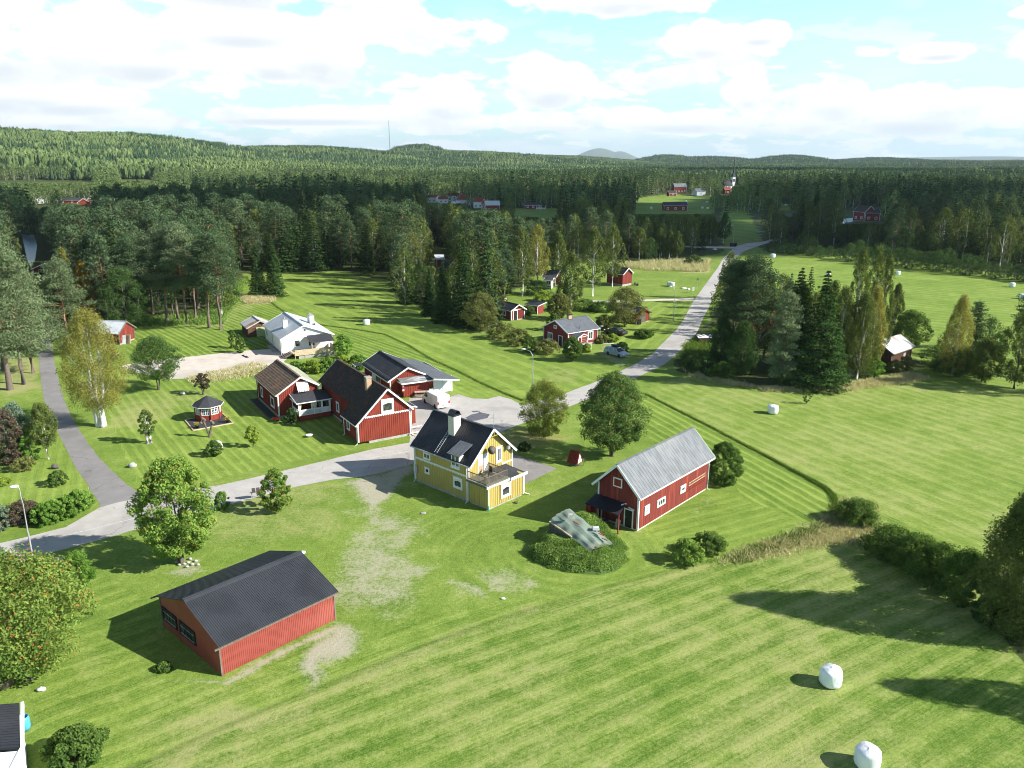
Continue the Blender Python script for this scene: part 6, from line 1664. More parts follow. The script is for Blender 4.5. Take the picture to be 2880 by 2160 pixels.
# fence left
fe = thing('rail_fence', 'weathered grey three-rail fence along the road at left', 'fence', (0, 0, 0)); a, b = at(-90, 1507), at(97, 1470)
for z in (.25, .52, .8): m = MB(); m.bar((a.x, a.y, z), (b.x, b.y, z), .05, .13); m.obj('rail', M['wood_grey'], fe)
for k in np.linspace(0, 1, 5): p = a.lerp(b, k); m = MB(); m.box(p.x - .06, p.x + .06, p.y - .06, p.y + .06, 0, .95); m.obj('fence_post', M['wood_grey'], fe)
# mailboxes behind small rowan
mbx = thing('mailbox_stand', 'row of dark mailboxes on a rail beside the road', 'mailbox', at(728, 1404), .35)
for i in range(3): m = MB(); m.box(-.6 + i * .42, -.25 + i * .42, -.2, .2, .85, 1.2); m.obj('mailbox', M['stone_dark'], mbx)
m = MB(); m.bar((-.8, 0, .82), (.8, 0, .82), .06, .06); m.box(-.7, -.62, -.03, .03, 0, .8); m.box(.62, .7, -.03, .03, 0, .8); m.obj('stand', M['galv'], mbx)
# white post and rail by the farmhouse drive
wr = thing('white_barrier', 'low white rail barrier between farmhouse and drive', 'fence', (0, 0, 0))
for za, (p, q) in ((.5, ((1153, 1214), (1187, 1206))), (.3, ((1153, 1226), (1182, 1219)))):
    a, b = at(*p), at(*q); m = MB(); m.bar((a.x, a.y, za), (b.x, b.y, za), .08, .1); m.box(a.x - .05, a.x + .05, a.y - .05, a.y + .05, 0, za); m.box(b.x - .05, b.x + .05, b.y - .05, b.y + .05, 0, za); m.obj('rail', M['white'], wr)
yh = MB(); yh.path([at(1157, 1221, .05), at(1163, 1225, .05), at(1171, 1226, .05)], [.05] * 3, 6); tag(yh.obj('garden_hose', M['gold']), 'short yellow hose on the verge by the farmhouse corner', 'hose')
# picnic table, planter
pt_ = thing('picnic_table', 'pale wooden picnic table in front of the red annex', 'picnic table', at(1186, 1115), .12)
m = MB()
for i in range(4): m.box(-1.0, 1.0, -.38 + i * .2, -.2 + i * .2, .70, .74)
m.obj('tabletop', M['stone'], pt_)
for y_ in (-.75, .75): m = MB(); m.box(-1.0, 1.0, y_ - .14, y_ + .14, .42, .46); m.obj('bench', M['wood'], pt_)
for x_ in (-.8, .8):
    m = MB(); m.bar((x_, -.7, 0), (x_, -.15, .7), .05, .1); m.bar((x_, .7, 0), (x_, .15, .7), .05, .1); m.bar((x_, -.8, .4), (x_, .8, .4), .05, .08); m.obj('leg_frame', M['wood'], pt_)
bx = thing('planter_box', 'boxy white planter with plant and red badge by the annex door', 'planter', at(1213, 1108), .1)
m = MB(); m.box(-.3, .3, -.3, .3, 0, .9); m.obj('box', M['white'], bx)
m = MB(); m.box(-.16, .16, -.315, -.3, .3, .65); m.obj('badge', M['petal_red'], bx)
rg = np.random.default_rng(8); P = rg.normal(size=(120, 3)) * [.18, .18, .14] + [0, 0, 1.0]; nn = rg.normal(size=(120, 3)); nn /= np.linalg.norm(nn, axis=1, keepdims=True)
link('leaves', quads_mesh('leaves', P, nn, .12, .7, rg, [M['hedge']], rg.random(120)), bx)
for i, (px, py) in enumerate(((792, 990), (799, 985))):
    wb = thing('wheelie_bin', 'black wheelie bin at the white house steps, %s' % ('left one' if i == 0 else 'right one'), 'bin', at(px, py), -.3, 'bins by the white house')
    m = MB(); m.hexa([(-.22, -.25, .05), (.22, -.25, .05), (.22, .25, .05), (-.22, .25, .05)], [(-.28, -.33, .95), (.28, -.33, .95), (.28, .33, .95), (-.28, .33, .95)]); m.obj('body', M['black'], wb)
    m = MB(); m.slab([(-.3, -.36, .96), (.3, -.36, .96), (.3, .36, 1.05), (-.3, .36, 1.05)], .04); m.obj('lid', M['log'] if i else M['black'], wb)
    m = MB(); m.tube((-.24, .22, .1), (.24, .22, .1), .1, n=10); m.obj('wheel', M['rubber'], wb)
ga = thing('cold_frame', 'narrow dark cold frame lying on the pale gravel yard', 'frame', at(690, 1003), -.9); m = MB(); m.box(-1.1, 1.1, -.2, .2, 0, .12); m.obj('frame', M['black'], ga); m = MB(); m.box(-.4, 0, -.1, .1, .12, .2); m.obj('stone', M['stone'], ga)
wb = thing('farm_harrow', 'small dark farm implement on grass beside the storehouse', 'implement', at(1786, 803), .3)
m = MB()
for i in range(4): m.bar((-.8 + i * .5, -.6, .3), (-.6 + i * .5, .6, .3), .06, .06); m.tube((-.7 + i * .5, 0, 0), (-.7 + i * .5, 0, .5), .04, n=5)
m.bar((-1, 0, .45), (1.2, 0, .4), .1, .1); m.obj('frame', M['wood_grey'], wb)
for s_ in (-1, 1): m = MB(); m.tube((.3, s_ * .75, .35), (.3, s_ * .85, .35), .35, n=12); m.obj('wheel', M['black'], wb)
for px, py, lab in ((1923, 812, 'larger white covered mound on grass near the road'), (1936, 815, 'small white covered mound on grass near the road'), (2010, 702, 'white covered mound on the far verge')):
    c = at(px, py); m = MB(); m.blob((0, 0, .1), (.8 if 'small' not in lab else .4, .5, .3), 3, .1); o = m.obj('covered_mound', M['white']); o.location = (c.x, c.y, 0); tag(o, lab, 'cover')
c = at(1949, 824); mb_ = thing('utility_box', 'white utility box on post beside the far road', 'box', c, 0); m = MB(); m.box(-.25, .25, -.2, .2, .5, 1.5); m.obj('cabinet', M['white'], mb_); m = MB(); m.box(-.05, .05, -.05, .05, 0, .5); m.obj('post', M['galv'], mb_)
c = at(1961, 809); sg = thing('round_sign', 'round dark road sign seen from behind at the far lane', 'sign', c, .3); m = MB(); m.tube((0, 0, 0), (0, 0, 2.2), .03, n=6); m.obj('post', M['galv'], sg); m = MB(); m.tube((0, -.02, 2.2), (0, .02, 2.2), .35, n=18); m.obj('disc', M['bark_grey'], sg)
c = at(1798, 908); wbn = thing('shed_bin', 'black bin with pale label beside the tractor shed', 'bin', at(1797, 912), .3); m = MB(); m.box(-.35, .35, -.35, .35, 0, 1.0); m.obj('body', M['black'], wbn); m = MB(); m.box(-.4, .4, -.4, .4, 1.0, 1.07); m.obj('lid', M['black'], wbn)
c = at(1489, 884); sw = thing('swing_bench', 'black and white garden swing seat beside the bike shed', 'seat', c, .4); m = MB(); m.box(-.7, .7, -.25, .25, .4, .46); m.obj('seat', M['black'], sw); m = MB(); m.slab([(-.7, .25, .46), (.7, .25, .46), (.7, .4, 1.0), (-.7, .4, 1.0)], .05); m.obj('backrest', M['stone'], sw)
for s_ in (-.8, .8): m = MB(); m.bar((s_, -.4, 0), (s_, .2, 1.5), .05, .05); m.bar((s_, .6, 0), (s_, .2, 1.5), .05, .05); m.obj('leg', M['white'], sw)


# ------------------------------------------------------------------ vehicles
def wheel(t, x, y, r, s):
    m = MB(); m.lathe([(r * .62, -.1), (r * .95, -.1), (r, -.07), (r, .07), (r * .95, .1), (r * .62, .1)], 20); o = m.obj('wheel', M['rubber'], t); o.location = (x, y, r); o.rotation_euler = (math.pi / 2, 0, 0)
    m = MB(); m.lathe([(.03, -.07), (r * .62, -.08), (r * .62, .08), (.03, .07)], 16); m.obj('rim', M['galv'], o)


def car(name, label, px, py, rz, body, L, Wd, H, prof, cab, wheels, paint, cat='car', hr=.32, extra=None):
    """prof: side outline (x,z) of the lower body; cab: outline of the glasshouse; x forward"""
    c = at(px, py); t = thing(name, label, cat, (c.x, c.y, .012), rz)
    def loft(m, pts, w0, w1, z0, z1, inset=.0, mi=0):
        n = len(pts); secs = []
        for y, f in ((-Wd / 2, 1), (-Wd / 2 + .10, 0), (Wd / 2 - .10, 0), (Wd / 2, 1)):
            sec = []
            for x, z in pts:
                k = (z - z0) / (z1 - z0 + 1e-6); tum = w0 + (w1 - w0) * max(0, min(1, k))
                yy = (y / (Wd / 2)) * tum
                sec.append((x * (1 - .012 * f), yy, z - (.03 * f if z > z0 + .3 else 0)))
            secs.append(sec)
        vs = [v for s_ in secs for v in s_]; fs = []
        for a in range(3):
            for i in range(n): fs.append((a * n + i, a * n + (i + 1) % n, (a + 1) * n + (i + 1) % n, (a + 1) * n + i))
        fs.append(tuple(range(n - 1, -1, -1))); fs.append(tuple(range(3 * n, 4 * n)))
        m.add([(v[0], v[1], v[2]) for v in vs], [f[::-1] for f in fs], mi)
    m = MB(); loft(m, prof, Wd / 2, Wd / 2 * .97, .2, max(z for _, z in prof)); m.obj('body', paint, t)
    if cab:
        z0 = min(z for _, z in cab); z1 = max(z for _, z in cab)
        m = MB(); loft(m, cab, Wd / 2 * .95, Wd / 2 * .74, z0, z1); m.obj('windows', M['glass'], t)
        top = [p for p in cab if p[1] > z1 - .08]; x0 = min(p[0] for p in top); x1 = max(p[0] for p in top)
        m = MB(); w = Wd / 2 * .745
        m.hexa([(x0 - .02, -w, z1 - .03), (x1 + .02, -w, z1 - .03), (x1 + .02, w, z1 - .03), (x0 - .02, w, z1 - .03)], [(x0 + .1, -w * .9, z1 + .03), (x1 - .1, -w * .9, z1 + .03), (x1 - .1, w * .9, z1 + .03), (x0 + .1, w * .9, z1 + .03)])
        for sgn in (-1, 1):
            for (xa, za, xb, zb) in extra or []:
                ya = sgn * (Wd / 2 * .955); yb = sgn * (Wd / 2 * .745); m.bar((xa, ya, za), (xb, yb, zb), .07, .05)
        m.obj('roof', paint, t)
    for x in wheels:
        for sgn in (-1, 1): wheel(t, x, sgn * (Wd / 2 - .09), hr, sgn)
    zh = .68 if cab and H < 1.7 else .75
    for sgn in (-1, 1):
        m = MB(); m.box(L / 2 - .14, L / 2 - .0, sgn * (Wd / 2 - .42), sgn * (Wd / 2 - .1), zh - .08, zh + .08); m.obj('headlight', M['lens'], t)
        m = MB(); m.box(-L / 2 - .005, -L / 2 + .1, sgn * (Wd / 2 - .22), sgn * (Wd / 2 - .03), zh + .02, zh + (.4 if H > 1.7 else .2)); m.obj('tail_light', M['tail'], t)
        m = MB(); m.box(L * .17, L * .17 + .12, sgn * (Wd / 2), sgn * (Wd / 2 + .16), .95 if H < 1.7 else 1.15, 1.08 if H < 1.7 else 1.4); m.obj('mirror', M['black'] if H > 1.7 else paint, t)
    return t


d_ = at(1740, 1010) - at(1710, 1002); rzw = math.atan2(d_.y, d_.x)
wag = car('estate_car', 'silver estate car with black roof box on the cottage lawn', 1734, 1000, rzw, None, 4.6, 1.74, 1.45,
    [(-2.25, .25), (2.15, .25), (2.28, .42), (2.27, .62), (2.1, .76), (1.1, .90), (-2.15, .92), (-2.3, .7), (-2.3, .4)], [(1.05, .88), (.45, 1.38), (-1.85, 1.42), (-2.2, .9)], (-1.32, 1.35), M['silver'], extra=[(-.1, .9, -.1, 1.38), (-1.15, .9, -1.15, 1.4), (1.05, .88, .45, 1.38), (-2.2, .9, -1.85, 1.42)])
rbx = thing('roof_box', 'black streamlined roof box on the silver estate car', 'roof box', wag.location + Vector((-.35 * math.cos(rzw), -.35 * math.sin(rzw), 1.5)), rzw)
m = MB(); m.blob((0, 0, .2), (1.1, .45, .22), 2, .0); m.obj('shell', M['black'], rbx)
m = MB(); m.bar((-.6, -.6, -.02), (-.6, .6, -.02), .06, .05); m.bar((.5, -.6, -.02), (.5, .6, -.02), .06, .05); m.obj('roof_bar', M['galv'], rbx)
c1, c2 = at(1720, 940), at(1748, 945)
car('saloon_car', 'black saloon car parked behind the hedge of the cottage', 1731, 940, math.atan2(-(c2 - c1).y, -(c2 - c1).x), None, 4.6, 1.8, 1.4,
    [(-2.25, .25), (2.15, .25), (2.28, .4), (2.26, .6), (2.0, .74), (1.0, .86), (-1.5, .92), (-2.2, .86), (-2.3, .6), (-2.3, .4)], [(.95, .85), (.3, 1.33), (-.7, 1.36), (-1.6, .9)], (-1.35, 1.38), M['car_black'], extra=[(.95, .85, .3, 1.33), (-1.6, .9, -.7, 1.36), (-.25, .88, -.25, 1.34)])
v1, v2 = at(1185, 1140), at(1213, 1156); vd = (v2 - v1).normalized(); rzv = math.atan2(-vd.y, -vd.x)
van = car('panel_van', 'white panel van parked between farmhouse and yellow house', 1226, 1139, rzv, None, 4.9, 1.9, 1.95,
    [(-2.4, .28), (2.3, .28), (2.45, .5), (2.4, .85), (2.0, 1.08), (1.35, 1.75), (1.0, 1.93), (-2.3, 1.96), (-2.42, 1.8)], None, (-1.5, 1.6), M['van_white'], 'van', .33)
m = MB(); m.slab([(2.02, -.7, 1.12), (2.02, .7, 1.12), (1.42, .62, 1.72), (1.42, -.62, 1.72)], .03); m.obj('windscreen', M['glass'], van)
for s_ in (-1, 1):
    m = MB(); y_ = s_ * .955; m.hexa([(1.75, y_ - .01, 1.1), (.75, y_ - .01, 1.1), (.75, y_ - .03 * s_, 1.62), (1.3, y_ - .03 * s_, 1.62)], [(1.75, y_ + .012 * s_, 1.1), (.75, y_ + .012 * s_, 1.1), (.75, y_ + .0 * s_, 1.62), (1.3, y_ + .0 * s_, 1.62)]); m.obj('side_window', M['glass'], van)
    m = MB(); m.box(-.5, -.2, s_ * .94, s_ * .965, 1.15, 1.2); m.box(.55, .57, s_ * .94, s_ * .957, .4, 1.8); m.box(-.7, -.68, s_ * .94, s_ * .957, .4, 1.8); m.obj('door_trim', M['galv'], van)
m = MB(); m.box(-2.45, -2.42, -.01, .01, .4, 1.85); m.box(-2.45, -2.42, -.25, .25, .55, .68); m.obj('rear_door_trim', M['galv'], van)
# ------------------------------------------------------------------ named trees and shrubs
def dims(bx, by, ty, wpx, kind_='tree'):
    wpx = wpx * (.78 if kind_ == 'tree' else .95)
    b = ad(bx, by); d = pix(b)[2]
    H = height_for(b, ty); R = wpx * KD / FPX * d / 2
    return b, H, R


def named(kind, bx, by, ty, wpx, label, fol, z0=.2, ncl=90, per=150, leaf=.2, bark='bark_grey', berries=0, cat=None, hang=0, fat=.1, stems=1, tr=None, seed=None, group=None, cr=None, name=None, loose=.16, squash=1.0, berry_mat=None, dy=None):
    b, H, R = dims(bx, by, ty, wpx, kind)
    H = max(H, .5)
    # the far side of a low wide shrub adds to its seen height
    if kind == 'shrub' or kind == 'hedge': b = ad(bx, by) + Vector((0, R * .6, 0)); H = max(height_for(b, ty), .4)
    sd = seed if seed is not None else int(bx * 7 + by)
    z = H * z0
    data = make_blob(sd, H, R, z, ncl, per, leaf, 0, hang, 1.0, tr, stems, fat, squash, cr, loose)
    nm = name or {'tree': 'broadleaf_tree', 'shrub': 'shrub', 'hedge': 'hedge'}[kind]
    return tree_obj(data, nm, label, cat or ('tree' if kind == 'tree' else kind), b, M[fol], M[bark], 0, group, berries, M[berry_mat] if berry_mat else None, ('crown', 'trunk') if kind == 'tree' else ('foliage', 'stem'))


named('tree', 392, 1218, 990, 172, 'bright green rowan full of orange berries between road and metal garage', 'rowan_bright', .12, 170, 190, .21, berries=480, fat=.25, stems=3, name='rowan_tree')
named('tree', 600, 1106, 1016, 76, 'small round rowan in front of the mailboxes by the road', 'rowan_bright', .10, 80, 150, .16, berries=170, name='rowan_tree')
named('tree', 1322, 985, 806, 158, 'large dark green rowan with orange berries beside the well cover', 'rowan', .14, 190, 190, .19, berries=420, fat=.1, stems=3, name='rowan_tree')
named('tree', 1176, 942, 824, 118, 'yellow-green feathery round tree right of the yellow house', 'yellowgreen', .08, 130, 190, .15, fat=.1, hang=.1)
named('shrub', 1567, 1052, 956, 74, 'tall dense bush with brownish top behind the grey-roofed barn', 'hedge', .0, 110, 170, .15, fat=.2)
named('tree', 50, 1452, 1214, 300, 'wide rowan heavy with orange berries in the lower left', 'rowan_mid', .10, 150, 270, .19, cr=1.0, loose=.3, berries=900, fat=.15, stems=3, name='rowan_tree')
named('shrub', 163, 1282, 1192, 68, 'smooth clipped dome bush behind the wide berry rowan', 'hedge_bright', .0, 90, 190, .11, loose=.02)
named('shrub', 478, 1104, 1062, 32, 'small clipped bush behind the nearest rowan', 'hedge_bright', .0, 50, 120, .11, loose=.02)
named('shrub', 148, 1668, 1580, 112, 'leafy yellow-green bush at the lower left corner', 'hedge', .0, 90, 150, .17)
for i, (x_, y_, t_, w_) in enumerate(((88, 1140, 1088, 40), (112, 1133, 1080, 42), (138, 1124, 1070, 42), (164, 1112, 1060, 42), (182, 1100, 1062, 30))):
    named('hedge', x_, y_, t_, w_, 'bright green loose hedge bush along the road, %s' % ('nearest the rail fence', 'second from the rail fence', 'middle one of five', 'second from the side lane', 'nearest the side lane')[i], 'hedge_bright', .0, 46, 110, .22, group='bright hedge bushes left of the side lane')
named('shrub', 38, 1136, 1084, 74, 'dark purple-brown bush behind the rail fence', 'purple', .0, 80, 150, .13)
named('shrub', -4, 1150, 1090, 40, 'grey-green shrub at the left edge behind the rail fence', 'bluegrey', .0, 60, 120, .15)
named('tree', -14, 1262, 1160, 76, 'pale blue-green conifer cut by the left edge beside the road', 'bluegrey', .05, 80, 170, .15, cat='conifer', name='conifer')
named('shrub', 120, 1052, 1018, 38, 'small round bush on the lawn beside the side lane', 'hedge', .0, 50, 110, .13)
named('tree', 105, 992, 868, 62, 'slender young birch with white stem beside the side lane', 'birch', .28, 90, 130, .15, bark='bark_birch', name='birch_tree', hang=.2, tr=.1)
named('tree', 42, 985, 868, 78, 'grey-leaved bushy willow left of the young birch', 'bluegrey', .05, 110, 150, .16, hang=.15)
named('shrub', 12, 1010, 884, 66, 'tall purple-brown bush at the left edge below the pines', 'purple', .0, 100, 150, .15)
named('shrub', 62, 1000, 925, 40, 'bright green bush under the grey-leaved willow', 'hedge_bright', .0, 60, 120, .15)
named('shrub', 42, 1020, 990, 44, 'low olive shrub at the foot of the purple bush', 'olive', .0, 50, 100, .13)
named('shrub', 4, 1050, 1030, 30, 'small lime green clump at the left edge of the lawn', 'lime', .0, 30, 80, .13)
named('tree', 219, 921, 664, 152, 'large golden-green multi-stemmed birch with thick white trunk', 'birch_gold', .20, 220, 170, .17, bark='bark_birch', name='birch_tree', hang=.42, stems=3, tr=.34, fat=.2)
named('tree', 343, 842, 728, 116, 'wide pale green rowan beside the gravel yard', 'rowan', .22, 150, 150, .18, berries=60, stems=2, name='rowan_tree', berry_mat='petal_yellow')
named('tree', 440, 852, 807, 42, 'small purple-leaved tree between rowan and gazebo', 'purple', .30, 46, 120, .13, stems=3, tr=.1)
named('tree', 322, 957, 885, 40, 'narrow berry tree on a stout pale trunk in the lawn', 'rowan', .26, 60, 120, .15, berries=70, tr=.24, stems=2, name='rowan_tree', bark='stone')
named('tree', 547, 966, 919, 34, 'small lime green tree on the lawn beside the farmhouse', 'lime', .22, 50, 110, .14, tr=.07)
named('shrub', 459, 988, 952, 34, 'dense green shrub growing behind the standing stone', 'hedge', .0, 50, 110, .13)
named('shrub', 628, 916, 882, 26, 'dark round shrub at the veranda corner', 'oak', .0, 50, 120, .13)
named('shrub', 503, 753, 714, 20, 'left of two tall clipped leafy columns by the gravel yard', 'hedge', .0, 50, 120, .16, group='clipped columns by the gravel yard', loose=.04)
named('shrub', 518, 764, 722, 22, 'right of two tall clipped leafy columns by the gravel yard', 'hedge', .0, 50, 120, .16, group='clipped columns by the gravel yard', loose=.04)
named('tree', 742, 772, 722, 48, 'rounded yellow-green shrub tree at the end of the terrace', 'hedge_bright', .08, 70, 110, .18)
for i in range(5):
    x_ = 640 + i * 33; named('hedge', x_, 812 - i * 3 - (6 if i == 0 else 0), 782 - i * 4, 42, 'broad yellow-green hedge bush behind the farmhouse, %s' % ('leftmost of five', 'second from left', 'middle one', 'second from right', 'rightmost of five')[i], 'lime' if i % 2 else 'hedge_bright', .0, 46, 110, .2, group='hedge between farmhouse and terrace')
named('shrub', 1133, 976, 956, 26, 'small dark bush on the lawn behind the yellow house', 'oak', .0, 40, 100, .13)
named('shrub', 350, 1452, 1434, 34, 'low tuft of long grass at the tip of the garage shadow', 'hedge', .0, 40, 90, .12)
# pollards
def pollard(bx, by, ty, lab, seed=1, knobs=2):
    b = ad(bx, by); H = height_for(b, ty); t = thing('pollard_tree', lab, 'tree', b, 0, 'knobbly pollarded trees'); rng = np.random.default_rng(seed)
    m = MB(); m.path([(0, 0, -.1), (.02, 0, .35)], [.22, .17], 9)
    ks = []
    for k in range(knobs):
        a = 2 * math.pi * k / knobs + .15; e = (H * .22 * math.cos(a), H * .12 * math.sin(a), H * (.86 if k % 2 else .74)); ks.append(e)
        m.path([(0, 0, .2), (e[0] * .5, e[1] * .5, H * .45), e], [.15, .12, .13], 8)
    m.obj('trunk', M['bark_grey'], t)
    m = MB()
    for e in ks:
        for j in range(7): m.blob((e[0] + rng.normal() * .13, e[1] + rng.normal() * .13, e[2] + rng.normal() * .13), (.17, .17, .15), j, .3)
    m.obj('knob', M['wood_grey'], t)
pollard(453, 944, 903, 'knobbly pollarded tree with two bare arms before the gazebo', 2)
pollard(851, 800, 768, 'knobbly pollarded tree seen over the black felt roof', 5, 4)
# right part
named('shrub', 1488, 1222, 1168, 64, 'paler of two round bushes in front of the barn lawn', 'rowan_bright', .0, 60, 120, .15)
named('shrub', 1534, 1202, 1152, 64, 'darker of two round bushes in front of the barn lawn', 'hedge', .0, 60, 120, .15)
named('shrub', 1862, 1138, 1084, 84, 'wide leafy bush in the dry tall grass at the lawn end', 'hedge', .0, 90, 120, .15)
named('tree', 1741, 872, 842, 22, 'tiny sapling alone on the field beside the lone bale', 'hedge', .1, 26, 70, .13)
for i, (x_, y_, t_, w_, f_) in enumerate(((1940, 1215, 1142, 112, 'hedge'), (1992, 1248, 1160, 112, 'hedge'), (2047, 1282, 1180, 116, 'hedge'), (2096, 1316, 1190, 100, 'hedge'))):
    named('shrub', x_, y_, t_, w_, 'scrubby green bush in the row left of the edge birch, %s' % ('farthest left', 'second from left', 'third from left', 'nearest the birch')[i], f_, .0, 110, 130, .15, group='bush row by the edge birch')
named('tree', 2200, 1365, 1028, 210, 'huge drooping birch filling the right edge of the foreground', 'birch', .04, 360, 210, .16, bark='bark_birch', name='birch_tree', hang=.42, fat=-.1, tr=.3)
named('shrub', 2150, 1360, 1290, 70, 'dark bush in the shade at the foot of the edge birch', 'oak', .0, 60, 120, .15)
named('tree', 2730, 1590, 1160, 200, 'second big birch just outside the right edge', 'birch', .04, 200, 130, .2, bark='bark_birch', name='birch_tree', hang=.4, tr=.3)
# trees round the cottage
for (k, x_, y_, t_, w_, f_, lab) in (
    ('tree', 1350, 706, 622, 92, 'olive', 'broad reddish-green tree between cottage and storehouse'), ('tree', 1038, 716, 632, 84, 'olive', 'round autumn-tinted tree in front of the dark spruces'),
    ('shrub', 1082, 735, 698, 60, 'olive', 'loose bush at the upper end of the cottage hedge row'), ('shrub', 1120, 748, 712, 50, 'olive', 'second bush of the cottage hedge row, below the cabin'), ('shrub', 1148, 762, 728, 40, 'hedge', 'dark low bush of the hedge row left of the cottage'),
    ('shrub', 1182, 768, 734, 52, 'olive', 'yellow-green bush at the cottage gable'), ('tree', 1236, 780, 728, 46, 'hedge', 'leafy bush tree in front of the cottage porch'), ('shrub', 1268, 762, 742, 20, 'lime', 'small yellow bush beside the porch steps'),
    ('shrub', 1196, 715, 678, 30, 'hedge', 'slim bush on the lawn behind the cottage'), ('tree', 1208, 690, 634, 62, 'olive', 'purplish green tree beside the bike shed'), ('shrub', 1302, 742, 724, 30, 'olive', 'left half of the low hedge by the black saloon'), ('shrub', 1324, 740, 722, 26, 'lime', 'right yellowish half of the low hedge by the black saloon'),
    ('shrub', 1392, 732, 712, 38, 'hedge', 'single round bush on the lawn right of the black saloon'), ('shrub', 1344, 762, 740, 28, 'oak', 'dark round bush behind the silver estate car'), ('tree', 1306, 712, 680, 40, 'birch', 'pale green bush tree right of the cottage roof'),
    ('shrub', 1140, 682, 660, 30, 'hedge', 'dark shrub between cabin and bike shed'), ('shrub', 1160, 640, 608, 60, 'oak', 'dark bushes behind the bike shed'), ('shrub', 1176, 652, 630, 40, 'lime', 'bright yellow-green bush behind the bike shed roof'), ('shrub', 1262, 672, 648, 60, 'hedge', 'low hedge in front of the gravel lane, left half'), ('shrub', 1300, 676, 652, 50, 'hedge', 'low hedge in front of the gravel lane, right half'),
    ('shrub', 1262, 758, 770 - 24, 14, 'hedge', 'tiny bush beside the steps'), ('shrub', 1500, 572, 552, 40, 'oak', 'dark bush at the edge of the far tall grass'),
    ('shrub', 1500, 800, 762, 60, 'oak', 'dark roadside bush at the left end of the pine clump'), ('shrub', 1528, 815, 768, 60, 'oak', 'dense roadside bush under the left pine'), ('shrub', 1565, 822, 785, 60, 'hedge', 'undergrowth bush at the foot of the two pines'),
    ('shrub', 1700, 838, 800, 40, 'hedge', 'pale undergrowth at the foot of the tall spruce'), ('shrub', 1893, 818, 772, 38, 'hedge_bright', 'bright small bushy tree right of the white birch trunk'), ('shrub', 1936, 806, 778, 30, 'olive', 'small yellowish shrub below the rusty-roofed shed, left'), ('shrub', 1960, 802, 768, 30, 'olive', 'small yellowish shrub below the rusty-roofed shed, right'),
    ('tree', 1962, 752, 672, 92, 'hedge', 'rounded green tree right behind the rusty-roofed shed'), ('shrub', 2030, 800, 748, 70, 'hedge', 'bushes between rusty-roofed shed and birch'), ('shrub', 2080, 815, 752, 90, 'oak', 'dark bushes under the field-edge birch'), ('tree', 2120, 825, 730, 80, 'birch', 'low bushy tree left of the last field-edge birch'),
    ('tree', 2190, 840, 668, 92, 'birch', 'tall leafy birch at the right edge of the field edge row'), ('tree', 2250, 850, 700, 100, 'oak', 'dark broad tree cut by the right edge'), ('tree', 275, 712, 578, 112, 'oak', 'big round deep-green maple at the wood edge by the white-roofed shed')):
    big = w_ > 75 or k == 'tree'
    named(k, x_, y_, t_, w_, lab, f_, .12 if k == 'tree' else 0, 110 if big else 50, 120 if big else 90, .24 if y_ < 760 else .2, bark='bark_grey', seed=int(x_ * 3 + y_), hang=.25 if f_ == 'birch' else 0)
named('tree', 2057, 812, 632, 72, 'tall airy birch standing at the field edge, right of the shed', 'birch_gold', .10, 170, 110, .18, bark='bark_birch', name='birch_tree', hang=.45, fat=-.2)

# the clump of pines, spruces and birches in the middle right
def conif(fn, bx, by, ty, seed, label, fol, bark, name, cat, **kw):
    b = ad(bx, by); H = height_for(b, ty); d = fn(seed, H, 0, **kw)
    return tree_obj(d, name, label, cat, b, M[fol], M[bark], seed, None)
conif(make_pine, 1577, 790, 560, 11, 'tall pine with dark bare trunk, left of the two by the road', 'pine', 'bark_pine', 'pine_tree', 'pine', low=.45, slim=.95)
conif(make_pine, 1617, 796, 552, 12, 'tall pine with wide crown, right of the two by the road', 'pine', 'bark_pine', 'pine_tree', 'pine', low=.42, slim=1.2)
conif(make_pine, 1686, 836, 628, 13, 'slim grey-green pine foliaged almost to the ground', 'pine_lit', 'bark_pine', 'pine_tree', 'pine', low=.12, slim=.75)
conif(make_spruce, 1763, 838, 578, 14, 'tallest dense green spruce in the middle of the clump', 'spruce', 'bark_grey', 'spruce_tree', 'spruce', wide=1.5)
conif(make_spruce, 1712, 800, 572, 15, 'dark spruce top rising behind the slim pine', 'spruce', 'bark_grey', 'spruce_tree', 'spruce', wide=1.3)
conif(make_spruce, 1800, 828, 700, 16, 'low dark spruce under the birches of the clump', 'spruce', 'bark_grey', 'spruce_tree', 'spruce', wide=1.2)
for i, (x_, y_, t_, w_, f_, lab) in enumerate(((1835, 810, 528, 66, 'birch', 'birch with tallest narrow top, left of three slender ones'), (1868, 800, 524, 58, 'birch', 'slender birch top, middle of three'), (1892, 792, 540, 50, 'birch', 'slender birch top, right of three'),
        (1806, 815, 612, 78, 'birch', 'full green birch right of the tall spruce'), (1851, 818, 628, 90, 'birch', 'yellow-green birch with white trunk foot in dry grass'), (1720, 790, 606, 70, 'birch', 'leafy birch filling the gap between the slim pine and tall spruce'), (1600, 812, 690, 80, 'oak', 'bushy tree filling in beneath the two pines'), (1786, 780, 600, 60, 'birch', 'birch crown behind the tall spruce'), (1874, 808, 612, 62, 'birch_gold', 'golden birch left of the rusty-roofed shed'),
        (1926, 740, 608, 46, 'birch', 'small leaning birch on a thin stem above the shed'), (1556, 790, 676, 60, 'oak', 'drooping dark birch hiding the roadside under the pines'), (1650, 770, 590, 50, 'oak', 'dark leafy tree behind the two pines'))):
    named('tree', x_, y_, t_, w_, lab, f_, .12, 130, 120, .19, bark='bark_grey' if f_ == 'oak' else 'bark_birch', name='birch_tree', hang=.45, fat=-.1, seed=500 + i)
